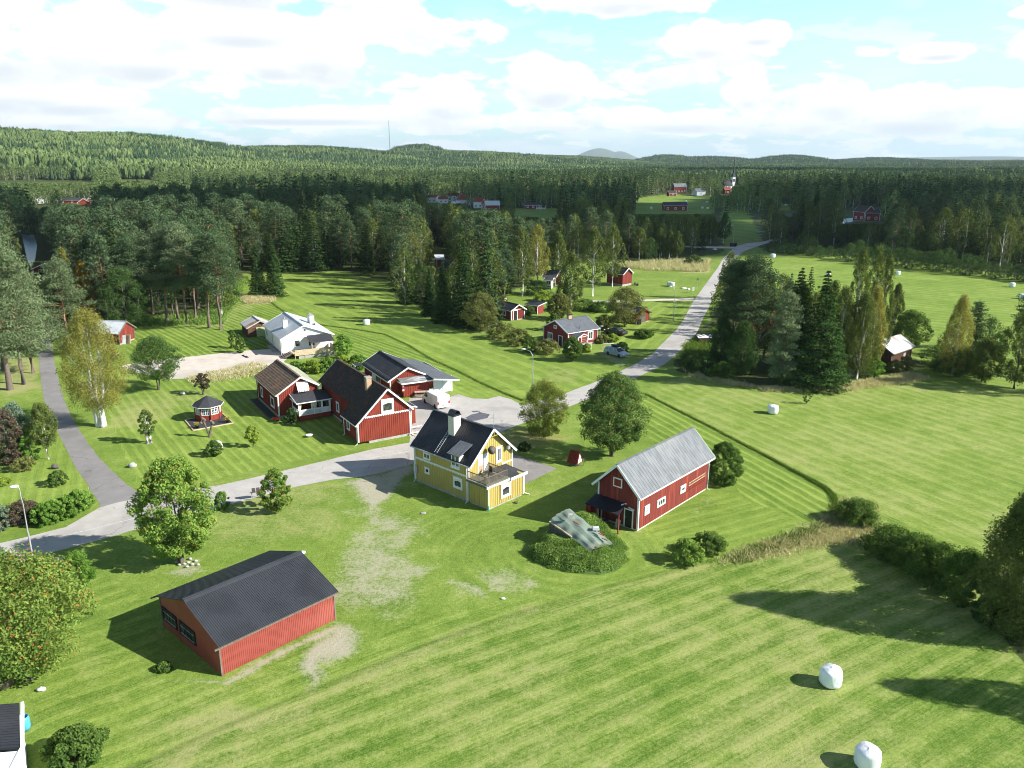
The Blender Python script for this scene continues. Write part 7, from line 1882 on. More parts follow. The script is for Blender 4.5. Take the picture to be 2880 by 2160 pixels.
# left pines
for i, (x_, y_, t_, lo, sl, fo, lab) in enumerate(((8, 800, 512, .2, 1.6, 'pine_lit', 'pale pine behind the huge one at the left edge'), (72, 806, 600, .2, 1.5, 'pine_lit', 'shorter bushy pine nearest the lane surface'), (-70, 800, 500, .2, 1.7, 'pine_lit', 'farthest left pine, mostly outside the picture'), (22, 842, 492, .26, 1.6, 'pine_lit', 'huge pale green pine at the left edge, nearest the lane'), (52, 830, 560, .24, 1.5, 'pine_lit', 'broad pale pine beside the lane, right of the huge one'), (-40, 850, 470, .22, 1.7, 'pine_lit', 'great pine cut by the left edge of the picture'),
        (150, 765, 558, .08, 1.6, 'pine_lit', 'bushy blue-green pine behind the golden birch'), (478, 712, 498, .40, 1.25, 'pine', 'lone front pine with orange trunk at the lawn corner'),
        (452, 708, 520, .45, 1.0, 'pine', 'pine just behind the lone front pine'), (300, 700, 505, .42, 1.0, 'pine', 'pine above the big maple, first of the front row'), (362, 696, 488, .36, 1.15, 'pine_lit', 'pine with bare lower trunk, second of the front row'),
        (385, 694, 476, .36, 1.15, 'pine', 'pine with bare lower trunk, third of the front row'), (404, 700, 480, .36, 1.2, 'pine_lit', 'pine with bare lower trunk, fourth of the front row'), (424, 692, 470, .36, 1.15, 'pine', 'pine with bare lower trunk, fifth of the front row'),
        (1072, 662, 540, .42, 1.3, 'pine', 'wide grey-green pine behind the cabin'), (1090, 650, 536, .42, 1.1, 'pine', 'pine right behind the wide grey-green one'))):
    conif(make_pine, x_, y_, t_, 30 + i, lab, fo, 'bark_pine', 'pine_tree', 'pine', low=lo, slim=sl)
for i, (x_, y_, t_, wd, lab) in enumerate(((1005, 705, 508, 1.25, 'tallest broad spruce at the edge of the cottage garden'), (883, 655, 545, 1.25, 'broad dark spruce at the meadow corner, left of the row'), (930, 682, 578, 1.1, 'dark spruce in the garden-edge row'), (958, 695, 560, 1.1, 'dark spruce just left of the tallest one'),
        (1222, 650, 596, 1.0, 'dark spruce beside the birch behind the bike shed'), (595, 640, 500, 1.0, 'tall dark spruce at the wood edge above the meadow'), (560, 640, 520, 1.0, 'dark spruce at the wood edge beside the pine row'))):
    conif(make_spruce, x_, y_, t_, 60 + i, lab, 'spruce', 'bark_grey', 'spruce_tree', 'spruce', wide=wd)
for i, (x_, y_, t_, w_, f_, lab) in enumerate(((890, 620, 500, 78, 'olive', 'wide rounded willow above the meadow corner spruce'), (1232, 672, 540, 72, 'birch', 'graceful birch with white trunk behind the cottage'), (1280, 640, 486, 66, 'birch', 'tall birch with two-tone trunk left of the storehouse'), (1322, 620, 484, 60, 'birch', 'tall full birch behind the storehouse'),
        (1205, 610, 498, 50, 'birch', 'birch showing a long white trunk in the garden'), (1160, 620, 480, 62, 'birch_gold', 'yellow-tinted birch behind the wide pine'), (1128, 640, 490, 60, 'birch', 'birch to the right of the garden pines'), (192, 700, 558, 46, 'amber', 'orange-yellow autumn tree left of the big maple'), (158, 700, 530, 40, 'birch_gold', 'yellow-green young birch by the boathouse'),
        (1380, 560, 490, 44, 'birch', 'first roadside birch of the thin grove, left'), (1425, 556, 492, 36, 'birch', 'thin white-stemmed birch of the grove, third'), (1445, 558, 496, 32, 'birch', 'thin white-stemmed birch of the grove, fourth'), (1462, 560, 498, 30, 'birch', 'thin white-stemmed birch of the grove, last by the field'),
        (1500, 528, 460, 34, 'oak', 'roadside birch left of three in front of the river'), (1535, 526, 462, 36, 'birch', 'roadside birch, middle of three in front of the river'), (1562, 526, 458, 36, 'oak', 'roadside birch, right of three in front of the river'))):
    named('tree', x_, y_, t_, w_, lab, f_, .22, 90, 70, .34, bark='bark_birch', name='birch_tree', hang=.5, fat=-.1, seed=600 + i)


# long grass, weeds (uncountable)
def tufts(name, label_pts, n, h, mat, seed, w=.05, spread=.4):
    rng = np.random.default_rng(seed); P = np.array(label_pts)
    base = P[rng.integers(len(P), size=n)] + np.stack([rng.normal(size=n) * spread, rng.normal(size=n) * spread, np.zeros(n)], 1)
    hh = h * rng.uniform(.5, 1.2, n); a = rng.random(n) * 6.28; lean = rng.normal(size=(n, 2)) * hh[:, None] * .7
    V = np.empty((n, 4, 3)); t = np.stack([np.cos(a), np.sin(a), np.zeros(n)], 1) * w
    V[:, 0] = base - t; V[:, 1] = base + t; tip = base + np.concatenate([lean, hh[:, None]], 1); V[:, 2] = tip + t * .3; V[:, 3] = tip - t * .3
    me = bpy.data.meshes.new(name); me.vertices.add(4 * n); me.vertices.foreach_set('co', V.astype(np.float32).ravel()); me.loops.add(4 * n); me.loops.foreach_set('vertex_index', np.arange(4 * n, dtype=np.int32))
    me.polygons.add(n); me.polygons.foreach_set('loop_start', np.arange(0, 4 * n, 4, dtype=np.int32)); me.update(calc_edges=True)
    me.attributes.new('tone', 'FLOAT', 'FACE').data.foreach_set('value', rng.random(n).astype(np.float32)); me.materials.append(mat)
    o = link(name, me); o['kind'] = 'stuff'; return o


def polypts(pts, step, seed, conv=ad):
    P = [conv(*p) for p in pts]; xs = [p.x for p in P]; ys = [p.y for p in P]; rng = np.random.default_rng(seed)
    n = int((max(xs) - min(xs)) * (max(ys) - min(ys)) / step ** 2); x = rng.uniform(min(xs), max(xs), n); y = rng.uniform(min(ys), max(ys), n)
    m = inpoly(x, y, P); return np.stack([x[m], y[m], np.zeros(m.sum())], 1)


tufts('dry_grass', polypts([(1548, 1216), (1640, 1176), (1750, 1150), (1815, 1100), (1822, 1078), (1880, 1085), (1905, 1150), (1870, 1172), (1750, 1183), (1600, 1214)], .3, 1), 8000, .27, M['straw'], 1, .035)
tufts('dry_grass', polypts([(1545, 1218), (1700, 1160), (1800, 1125), (1805, 1095), (1822, 1100), (1815, 1125), (1740, 1165), (1600, 1210)], .3, 2), 3000, .22, M['grassblade'], 2)
tufts('dry_grass', polypts([(1480, 800), (1640, 838), (1830, 830), (1960, 808), (2000, 812), (2000, 822), (1830, 845), (1660, 846), (1500, 815)], .4, 3), 8000, .42, M['straw'], 3)
tufts('dry_grass', polypts([(1490, 562), (1535, 562), (1530, 588), (1400, 585), (1330, 575), (1330, 570)], .8, 4), 5000, 1.1, M['straw'], 4, .09)
tufts('dry_grass', polypts([(524, 640), (588, 638), (592, 653), (532, 657)], .4, 5), 3000, .7, M['straw'], 5, .06)
tufts('dry_grass', polypts([(402, 815), (560, 782), (598, 802), (520, 818), (425, 830)], .3, 6), 3000, .4, M['straw'], 6, .04)
for k, D in enumerate((DITCH1, DITCH2)):
    pts = []
    for a, b in zip(D[:-1], D[1:]): pts += [tuple(a.lerp(b, t)) for t in np.linspace(0, 1, 40)]
    tufts('ditch_grass', pts, 5000, .17 if k == 0 else .2, M['grassblade'], 10 + k, .05, .12)
tufts('roadside_grass', polypts([(1480, 745), (1560, 700), (1530, 790), (1470, 800)], .4, 7), 4000, .5, M['grassblade'], 7, .05)
wd_ = polypts([(300, 705), (480, 700), (530, 610), (500, 600), (440, 680), (250, 690)], .8, 8); tufts('undergrowth', wd_, 9000, .7, M['weeds'], 8, .12)
# weeds over the cellar mound
def mound_weeds():
    t, base, hf, A, o = CELL; rng = np.random.default_rng(3); n = 46000
    xs = [p.x for p in base]; ys = [p.y for p in base]
    x = rng.uniform(min(xs) - .3, max(xs) + .3, n); y = rng.uniform(min(ys) - .3, max(ys) + .3, n)
    jx_ = (vnoise(x, y, 1.1, 7) - .5) * .9; ok = inpoly(x + jx_, y + jx_, [(p.x, p.y) for p in base])
    tq = [(p.x, p.y) for p in A]; ok &= ~inpoly(x, y, tq)
    a_, e_ = A[0], A[0].lerp(A[3], .42); ok &= ~(seg_dist(x, y, [(a_.x, a_.y), (e_.x, e_.y)]) < .75)
    x, y = x[ok], y[ok]; n = len(x); z = np.maximum(hf(x, y), 0)
    tall = vnoise(x, y, .7, 12) ** 2; up = rng.random(n) ** 1.3 * (.10 + .55 * tall)
    P = np.stack([x, y, z + up + .03], 1)
    nn = rng.normal(size=(n, 3)) + [0, 0, .5]; nn /= np.linalg.norm(nn, axis=1, keepdims=True)
    tone = np.clip(vnoise(x, y, .9, 3) * .9 + rng.random(n) * .4 - .15, 0, 1)
    o_ = link('mound_weeds', quads_mesh('mound_weeds', P, nn, rng.uniform(.07, .20, n), .5, rng, [M['weeds']], tone)); o_['kind'] = 'stuff'
mound_weeds()
lf = polypts([(1045, 938), (1130, 925), (1240, 940), (1150, 975), (1060, 962)], .35, 9); rng_ = np.random.default_rng(4)
P_l = lf[rng_.integers(len(lf), size=1600)] + rng_.normal(size=(1600, 3)) * [.5, .5, 0] + [0, 0, .03]
o_ = link('fallen_leaves', quads_mesh('fallen_leaves', P_l, np.tile([0, 0, 1.], (1600, 1)) + rng_.normal(size=(1600, 3)) * .2, .10, .8, rng_, [M['amber']], rng_.random(1600))); o_['kind'] = 'stuff'
# ------------------------------------------------------------------ woods
PROTECT = [  # (x0, y0, x1, y1, distance beyond which trees may stand in front of it) : sight lines kept open
    (930, 418, 1000, 438), (1018, 428, 1085, 452), (1120, 432, 1180, 462), (1375, 432, 1545, 462), (1440, 398, 1486, 417), (1502, 408, 1526, 422), (1560, 410, 1574, 419), (262, 366, 330, 388), (140, 433, 200, 443), (1560, 458, 1590, 480), (1820, 458, 1905, 482),
    (1578, 374, 1592, 400), (80, 434, 110, 446), (48, 508, 76, 560), (68, 562, 110, 600), (1686, 440, 1704, 458), (1172, 578, 1198, 612), (1262, 560, 1300, 590), (0, 376, 20, 392), (940, 548, 958, 572), (20, 384, 200, 392),
    (1590, 515, 1660, 540), (1368, 430, 1480, 462), (1115, 454, 1200, 468)]
def fit_height(b, H, rw):
    """shrink a tree that would hide one of the things seen beyond it; 0 when it cannot stand there"""
    px, py, d = pix(b)
    hw = rw * FPX / d / KD
    for (x0, y0, x1, y1) in PROTECT:
        if px + hw < x0 or px - hw > x1: continue
        if py < y1 - 2: continue
        ty = pix((b[0], b[1], b[2] + H))[1]
        if ty < y1:
            H = height_for(b, y1 + 1)
            if H < 3.2: return 0
    return H


protos = {}
for k, (fn, fol, bark) in {'pine': (make_pine, 'pine', 'bark_pine'), 'spruce': (make_spruce, 'spruce', 'bark_grey')}.items():
    for lod in (1,):
        protos[k] = [joined_mesh('%s_tree' % k, fn(900 + s, 17, lod), M[fol], M[bark]) for s in range(4)]
bl = lambda s, per, leaf, ncl, lod: make_blob(950 + s, 15, 3.1, 3.0, ncl, per, leaf, lod, .5, 1, .16, 1, -.15 + .1 * s)
protos['birch'] = [joined_mesh('birch_tree', bl(s, 34, .42, 70, 1), M['birch'], M['bark_birch']) for s in range(4)]
protos['leafy'] = [joined_mesh('leafy_tree', make_blob(970 + s, 12, 4.2, 1.0, 80, 34, .46, 1, .1, 1, .2, 1, .1), M['oak'], M['bark_grey']) for s in range(3)]
rng = np.random.default_rng(77)


def grid_pts(r0, r1, step, amax=.66, jit=.42):
    out = []
    x = np.arange(-r1 * .7, r1 * .7, step); y = np.arange(r0 * .6, r1, step)
    X, Yy = np.meshgrid(x, y); X = X + rng.uniform(-jit, jit, X.shape) * step; Yy = Yy + rng.uniform(-jit, jit, Yy.shape) * step
    X, Yy = X.ravel(), Yy.ravel(); r = np.hypot(X, Yy); az = np.arctan2(X, Yy)
    m = (r > r0) & (r < r1) & (np.abs(az) < amax)
    return X[m], Yy[m]


ZP = [dpoly(w) for w in WOODS[:3]]
NEAR_MAX = 430
X, Yy = grid_pts(90, NEAR_MAX, 6.2)
inside = np.zeros(len(X), bool)
for P in ZP: inside |= inpoly(X, Yy, P)
for P in KEEP: inside &= ~inpoly(X, Yy, P)
X, Yy = X[inside], Yy[inside]
taken = [o.location.copy() for o in bpy.data.objects if o.parent is None and o.get('category') in ('tree', 'pine', 'spruce', 'house', 'cabin', 'shed', 'boathouse', 'storehouse')]
BUSH = []
order = np.argsort(np.hypot(X, Yy))
count = {'pine': 0, 'spruce': 0, 'birch': 0, 'leafy': 0}
LIM = {'pine': 270, 'spruce': 270, 'birch': 270, 'leafy': 200}
PLACED = []
rest = []
ORD = ('nearest', 'second', 'third', 'fourth', 'fifth', 'sixth', 'seventh', 'eighth', 'ninth', 'tenth')
def zone(px, py):
    if px < 560: return 'the wood behind the white-roofed shed' if py > 560 else 'the left wood towards the river'
    if px < 1100: return 'the dark wood above the meadow'
    if px < 1600: return 'the grove beyond the cottage garden'
    return 'the wood beyond the far right field'
for i in order:
    x, y = X[i], Yy[i]
    if any((p.x - x) ** 2 + (p.y - y) ** 2 < 20 for p in taken): continue
    px, py, d = pix((x, y, 0))
    right = px > 1640
    nz = vnoise(np.array([x]), np.array([y]), 38, 11)[0]; u = rng.random()
    if px < 560: k = 'pine' if u < .62 else 'spruce' if u < .76 else 'birch' if u < .9 else 'leafy'
    elif px < 900: k = 'spruce' if u < .48 else 'pine' if u < .80 else 'birch' if u < .95 else 'leafy'
    elif px < 1640: k = 'birch' if u < .30 + .4 * (nz > .5) else 'pine' if u < .72 else 'spruce' if u < .90 else 'leafy'
    else: k = 'birch' if u < .34 else 'spruce' if u < .52 else 'pine' if u < .70 else 'leafy'
    H = {'pine': 20.5, 'spruce': 21, 'birch': 17, 'leafy': 10}[k] * rng.uniform(.70, 1.12)
    if right: H *= .60 + .4 * min(1, max(0, (600 + (px - 1700) * .1 - py) / 90))
    elif px > 1100: H *= .80
    rw = H * .2
    H2 = fit_height(Vector((x, y, 0)), H, rw)
    if H2 == 0: continue
    if H2 < 9 and k in ('pine', 'spruce'): k = 'leafy'
    H = H2
    ref = {'pine': 17, 'spruce': 17, 'birch': 15, 'leafy': 12}[k]
    if count[k] >= LIM[k]:
        rest.append((k, x, y, 0.0, H / ref)); continue
    count[k] += 1
    me = protos[k][rng.integers(len(protos[k]))]
    o = bpy.data.objects.new({'pine': 'pine_tree', 'spruce': 'spruce_tree', 'birch': 'birch_tree', 'leafy': 'leafy_tree'}[k], me); C.objects.link(o)
    o.location = (x, y, 0); o.rotation_euler = (0, 0, rng.random() * 6.28); s = H / ref; o.scale = (s * rng.uniform(.88, 1.12), s * rng.uniform(.88, 1.12), s)
    PLACED.append((k, px, py, o))
for q_, (bx_, by_) in enumerate([(1665 + i * 21, 548 + max(0, i * 21 - 40) * .118 + (i % 3) * 2.2) for i in range(29)]):
    b_ = ad(bx_, by_ - 3); s_ = rng.uniform(.34, .62); o_ = bpy.data.objects.new('leafy_bush', protos['leafy'][q_ % 3]); C.objects.link(o_); o_.location = (b_.x, b_.y, -.4); o_.rotation_euler = (0, 0, q_ * 1.7); o_.scale = (s_ * 1.2, s_ * 1.2, s_)
    BUSH.append(o_)
word = {'pine': 'pine', 'spruce': 'dark spruce', 'birch': 'birch', 'leafy': 'leafy tree'}
ORD = ('first second third fourth fifth sixth seventh eighth ninth tenth eleventh twelfth thirteenth fourteenth fifteenth sixteenth seventeenth eighteenth nineteenth twentieth '
       'twenty-first twenty-second twenty-third twenty-fourth twenty-fifth twenty-sixth').split()
for j_, o_ in enumerate(BUSH): tag(o_, '%s bush from left in the dark fringe along the far right field' % (ORD + ['twenty-seventh', 'twenty-eighth', 'rightmost'])[j_], 'bush', 'bushes fringing the far right field')
groups = {}
for k, px, py, o in PLACED: groups.setdefault((k, zone(px, py)), []).append((px, py, o))
for (k, z), L in groups.items():
    g = '%s trees in %s' % (word[k], z) if k != 'leafy' else 'leafy trees in %s' % z
    L.sort(key=lambda p: -p[1]); rows = max(1, math.ceil(len(L) / 14)); per = math.ceil(len(L) / rows)
    for r_ in range(rows):
        row = sorted(L[r_ * per:(r_ + 1) * per], key=lambda p: p[0])
        for j, (px, py, o) in enumerate(row):
            where = 'front row' if r_ == 0 else '%s row back' % ORD[r_]
            tag(o, '%s %s from left, %s of %s' % (ORD[j], word[k], where, z), k if k != 'leafy' else 'tree', g)


# the rest of the forest reads as one mass: scattered copies by geometry nodes
def scatter(name, pts, meshes, label):
    """pts rows: x y z scale rot index"""
    pts = np.array(pts)
    me = bpy.data.meshes.new(name); me.vertices.add(len(pts)); me.vertices.foreach_set('co', pts[:, :3].astype(np.float32).ravel()); me.update()
    for k, c in (('sc', 3), ('rz', 4)): me.attributes.new(k, 'FLOAT', 'POINT').data.foreach_set('value', pts[:, c].astype(np.float32))
    me.attributes.new('ix', 'INT', 'POINT').data.foreach_set('value', pts[:, 5].astype(np.int32))
    o = link(name, me); o['kind'] = 'stuff'; o['label'] = label; o['category'] = 'forest'
    col = bpy.data.collections.new(name + '_kinds')
    for i, m in enumerate(meshes):
        q = bpy.data.objects.new('%02d_tree' % i, m); col.objects.link(q)
    ng = bpy.data.node_groups.new(name, 'GeometryNodeTree')
    ng.interface.new_socket('Geometry', in_out='INPUT', socket_type='NodeSocketGeometry'); ng.interface.new_socket('Geometry', in_out='OUTPUT', socket_type='NodeSocketGeometry')
    gi = ng.nodes.new('NodeGroupInput'); go = ng.nodes.new('NodeGroupOutput')
    ip = ng.nodes.new('GeometryNodeInstanceOnPoints'); ci = ng.nodes.new('GeometryNodeCollectionInfo'); ci.inputs[0].default_value = col; ci.inputs[1].default_value = True; ci.inputs[2].default_value = True
    def att(nm, ty):
        a = ng.nodes.new('GeometryNodeInputNamedAttribute'); a.data_type = ty; a.inputs[0].default_value = nm; return a.outputs[0]
    ng.links.new(gi.outputs[0], ip.inputs['Points']); ng.links.new(ci.outputs[0], ip.inputs['Instance']); ip.inputs['Pick Instance'].default_value = True
    ng.links.new(att('ix', 'INT'), ip.inputs['Instance Index'])
    cr = ng.nodes.new('ShaderNodeCombineXYZ'); ng.links.new(att('rz', 'FLOAT'), cr.inputs[2])
    er = ng.nodes.new('FunctionNodeEulerToRotation'); ng.links.new(cr.outputs[0], er.inputs[0]); ng.links.new(er.outputs[0], ip.inputs['Rotation'])
    cs = ng.nodes.new('ShaderNodeCombineXYZ'); sc = att('sc', 'FLOAT')
    for i in range(3): ng.links.new(sc, cs.inputs[i])
    ng.links.new(cs.outputs[0], ip.inputs['Scale']); ng.links.new(ip.outputs[0], go.inputs[0])
    md = o.modifiers.new('scatter', 'NODES'); md.node_group = ng
    return o


# mid distance single trees
far_protos = [joined_mesh('far_pine', make_pine(40 + s, 17, 2), M['needle_far'], M['bark_pine']) for s in range(3)] + \
             [joined_mesh('far_spruce', make_spruce(45 + s, 17, 2), M['spruce'], M['bark_grey']) for s in range(3)] + \
             [joined_mesh('far_leafy', make_blob(50 + s, 14, 3.4, 2.0, 26, 9, 1.1, 2, .4, 1, .15), M['leaf_far'], M['bark_birch']) for s in range(4)]
X, Yy = grid_pts(NEAR_MAX - 25, 1150, 7.6)
Z = hill_z(X, Yy)
bad = np.zeros(len(X), bool)
for P in FAR_FIELDS: bad |= inpoly(X, Yy, dpoly(P))
for P in KEEP: bad |= inpoly(X, Yy, P)
pts = [(x, y, z, s, rng.random() * 6.28, {'pine': 0, 'spruce': 3, 'birch': 6, 'leafy': 9}[k] + int(rng.integers(3))) for k, x, y, z, s in rest]
if pts: scatter('wood', pts, protos['pine'][:3] + protos['spruce'][:3] + protos['birch'][:3] + protos['leafy'][:3], 'densest inner part of the woods round the fields')
pts = []
dec = vnoise(X, Yy, 70, 21); den = vnoise(X, Yy, 130, 22)
for x, y, z, b_, dc, dn in zip(X, Yy, Z, bad, dec, den):
    if b_: continue
    qx, qy, _ = pix((x, y, 0)); leafy = rng.random() < (.92 if (qx < 420 and qy < 470) or (qx < 1100 and qy < 418 and dc > .4) else .16 + .7 * (dc > .52)); ix = int(rng.integers(6, 10)) if leafy else int(rng.integers(0, 6))
    H = (15 if leafy else 19) * rng.uniform(.62, 1.15) * (.82 + .36 * dn)
    H2 = fit_height(Vector((x, y, z)), H, 3.2)
    if H2 < 4: continue
    pts.append((x, y, z - .3, H2 / (14 if leafy else 17) , rng.random() * 6.28, ix))
scatter('forest', pts, far_protos, 'mixed conifer and birch forest beyond the fields')


# far off: patches of many trees each
def patch_mesh(name, seed, leafy, size=50, n=92):
    rg = np.random.default_rng(seed); V = []; F = []; mi = []; tn = []
    for i in range(n):
        x, y = rg.uniform(-size / 2, size / 2, 2); H = rg.uniform(9, 17.5); lf = rg.random() < leafy; m = 1 if lf else 0
        k = 6; base = len(V); t0 = rg.random()
        levels = ((.12, .5), (.35, 1.0), (.7, .85), (.93, .45), (1.0, .02)) if lf else ((.1, .8), (.3, 1.0), (.55, .66), (.8, .36), (1.02, .02))
        R = H * (.20 if lf else .125) + .3
        for (zt, rr) in levels:
            for j in range(k):
                a = 6.283 * j / k + rg.random() * .5; q = R * rr * rg.uniform(.65, 1.25); V.append((x + q * math.cos(a), y + q * math.sin(a), H * zt + rg.normal() * H * .03))
        for l in range(len(levels) - 1):
            for j in range(k):
                F.append((base + l * k + j, base + l * k + (j + 1) % k, base + (l + 1) * k + (j + 1) % k, base + (l + 1) * k + j)); mi.append(m); tn.append(.12 + .50 * t0 + .22 * rg.random())
    me = bpy.data.meshes.new(name); me.from_pydata(V, [], F); me.materials.append(M['needle_far']); me.materials.append(M['leaf_far']); me.polygons.foreach_set('material_index', mi)
    me.attributes.new('tone', 'FLOAT', 'FACE').data.foreach_set('value', np.array(tn, np.float32)); me.update(); return me


patches = [patch_mesh('wood_patch', 60 + s, lf) for s, lf in enumerate((.02, .05, .12, .3, .65, .9))]
X, Yy = grid_pts(1130, 5200, 40, .64, .3)
Z = hill_z(X, Yy); r = np.hypot(X, Yy)
m = (r < 3300) | (Z > 4) | (rng.random(len(X)) < .75)
X, Yy, Z = X[m], Yy[m], Z[m]
dec = vnoise(X, Yy, 210, 31)
bad = np.zeros(len(X), bool)
for P in FAR_FIELDS: bad |= inpoly(X, Yy, dpoly(P))
pts = []
for x, y, z, dc, b_ in zip(X, Yy, Z, dec, bad):
    if b_: continue
    H = fit_height(Vector((x, y, z)), 18, 20)
    if H < 7: continue
    qx = pix((x, y, 0))[0]
    if qx < 1050 and math.hypot(x, y) < 1500 and rng.random() < .8: dc = .9
    ix = int(rng.integers(0, 3)) if dc < .6 else int(rng.integers(2, 5)) if dc < .76 else int(rng.integers(4, 6))
    pts.append((x, y, z - .8, min(1, H / 18) * rng.uniform(.85, 1.08), rng.random() * 6.28, ix))
scatter('distant_forest', pts, patches, 'endless conifer forest on the far hills')
print('trees', count, 'mid', len(rest), 'patches', len(pts))
# ------------------------------------------------------------------ far buildings
def far_house(px, py, Lpx, Wd, ze, zr, th, wall, roof, label, trim='white', cat='house', name='far_house', win=2, chim=None):
    b = ad(px, py); z = hz(b.x, b.y); d = pix((b.x, b.y, z))[2]
    L = Lpx * KD / FPX * d
    H = House(name, label, b.x, b.y, th, L, Wd, ze, zr, .4, .4, wall=wall, roof=roof, trim=trim, board=None, corner=True, floor_z=z)
    for k in range(win):
        t = L * (k + .5) / win; H.window('S', t - .7, t + .7, 1.1, 2.4, 2, 1, .18)
    if chim: H.chimney(L * .4, L * .4 + .8, Wd * .42, Wd * .42 + .8, zr + .9, chim)
    H.root['label'] = label
    return H
far_house(1434, 456, 50, 8, 3.6, 5.6, -.02, 'red', 'black_roof', 'long dark-red barn with black roof on the far meadow', cat='barn', win=3)
far_house(1457, 417, 26, 9, 6.0, 9.5, .1, 'red', 'zinc', 'large red two-storey farmhouse with grey roof in the far village', win=4, chim='brick_tan')
far_house(1446, 424, 16, 7, 2.6, 5.0, .2, 'red', 'tile_dark', 'low brown-roofed shed before the far red farmhouse', cat='shed', win=1)
far_house(1472, 415, 9, 6, 3.6, 6.0, .2, 'red', 'tile_red', 'small bright red house beside the far farmhouse', win=1)
far_house(1505, 423, 20, 9, 4.2, 6.8, .2, 'pale_door', 'felt_light', 'pale grey hall with round white gable in the far village', win=1, cat='hall')
far_house(1566, 419, 12, 8, 4.0, 6.5, .1, 'red', 'tile_red', 'bright red-roofed house below the church', win=1)
far_house(1538, 413, 16, 7, 3.0, 4.8, .1, 'render', 'pale_metal', 'low white building left of the church', win=2)
for i, (x_, y_, L_, wl_, rf, ze, zr, lab) in enumerate(((934, 432, 20, 'render', 'tile_red', 4.2, 6.0, 'white row house with red roof, leftmost of the village terrace'), (958, 434, 20, 'render', 'tile_red', 3.4, 5.2, 'second red-roofed row house of the terrace'), (980, 429, 28, 'render', 'tile_red', 4.6, 6.6, 'taller white row house with red roof in the terrace'),
        (1000, 438, 26, 'render', 'tile_red', 4.2, 6.4, 'red sheet-roofed house in front of the terrace'), (1008, 433, 24, 'brick_tan', 'tile_red', 5, 7, 'row house with red roof behind the birches'), (1033, 444, 20, 'render', 'tile_red', 4.4, 7.6, 'house with steep bright red roof at the terrace end'), (1050, 447, 20, 'brick_tan', 'tile_red', 4.0, 6.0, 'low red-roofed house next to the grey-roofed one'),
        (1064, 452, 30, 'red', 'pale_metal', 4.4, 7.0, 'house with pale grey sheet roof at the right of the village'), (982, 446, 14, 'render', 'pale_metal', 3.4, 5.4, 'small pale-roofed shed below the terrace'))):
    far_house(x_ - L_ / 2, y_ + 6, L_, 7.5, ze, zr, (-.35, .1, -.2)[i % 3], wl_, rf, lab, chim='brick_tan' if i % 2 == 0 else None)
far_house(1134, 452, 36, 7, 2.7, 4.2, .12, 'red', 'black_roof', 'dark red cottage with white veranda and black roof behind the wood', win=3)
fv = ad(1158, 453); t = thing('white_veranda', 'white porch railing on the dark red cottage behind the wood', 'veranda', (fv.x, fv.y - 1.2, 0), .12); m = MB(); picket(m, (0, 0, 0), (6.4, 0, 0), .4, 1.4, .5, .35); m.obj('railing', M['white'], t)
m = MB(); [m.box(q, q + .2, 0, .2, 0, 3.0) for q in (0, 3.1, 6.2)]; m.obj('post', M['white'], t)
far_house(1416 - 344 + 1, 446, 9, 5, 3, 4.5, 0, 'render', 'felt', 'small white hut by the far village lawn', cat='hut', win=1) if False else None
far_house(1100, 443, 11, 5, 2.8, 4.4, 0, 'render', 'felt', 'small white hut on the lawn right of the village', cat='hut', win=1)
far_house(268, 383, 38, 8, 3.0, 5.5, .05, 'red', 'pale_metal', 'red farmhouse with bright white roof far away on the left hillside', win=4)
far_house(246, 380, 10, 6, 3.0, 5.0, .05, 'red', 'tile_dark', 'tiny red shed left of the hillside farmhouse', cat='shed', win=1)
far_house(-10, 387, 22, 9, 5, 8, .05, 'felt_light', 'felt', 'grey house cut by the left edge beyond the river', win=2)
far_house(126, 441, 60, 8, 2.8, 4.4, .03, 'red', 'felt', 'long low house with dark blue-grey roof across the left river', win=3)
far_house(172, 447, 28, 8, 3.2, 6.2, -1.2, 'red', 'tile_brown', 'red house with white gable boards across the left river', win=1)
far_house(232, 446, 42, 7, 2.8, 4.5, .05, 'log', 'tile_dark', 'brown house with brick chimney right of the riverside houses', win=2, chim='brick_tan')
far_house(80, 440, 20, 7, 3, 5.5, -1.0, 'render', 'pale_metal', 'white gabled house behind the riverside trees', win=1)
far_house(1842, 476, 30, 7.5, 5.0, 8.2, -1.15, 'red', 'tile_dark', 'red two-storey riverside house with white gable trim', win=2)
far_house(1868, 478, 30, 7, 4.6, 6.6, -.1, 'red', 'felt', 'dark-roofed wing of the riverside house', win=2)
far_house(1744, 474, 16, 6, 3.6, 5.6, -.9, 'red', 'felt_light', 'small red boathouse roof seen over trees by the river', win=1, cat='boathouse')
far_house(1808, 490, 18, 5, 1.0, 1.8, .1, 'white', 'white', 'low white shelter below the riverside house', win=0, cat='shelter')
far_house(1174, 618, 26, 6, 2.6, 4.0, -.35, 'red', 'felt', 'red and white garden house glimpsed behind the pines', win=2)
far_house(1178, 625, 13, 3, 2.5, 2.9, -.2, 'white', 'felt', 'glazed white porch of the garden house', win=1, cat='porch')
far_house(944, 596, 14, 4, 5.0, 6.0, .2, 'red_house', 'pale_metal', 'narrow red tower-like shed with white flat top behind spruces', win=1, cat='shed')
far_house(952, 602, 22, 5, 3.0, 5.4, -.9, 'log', 'felt', 'steep white-edged gable hidden among the spruces', win=1)
0 and far_house(816, 625, 18, 4, 2.2, 3.2, .2, 'stone', 'pale_metal', 'pale hut hidden under the dark pines above the meadow', win=1, cat='hut')
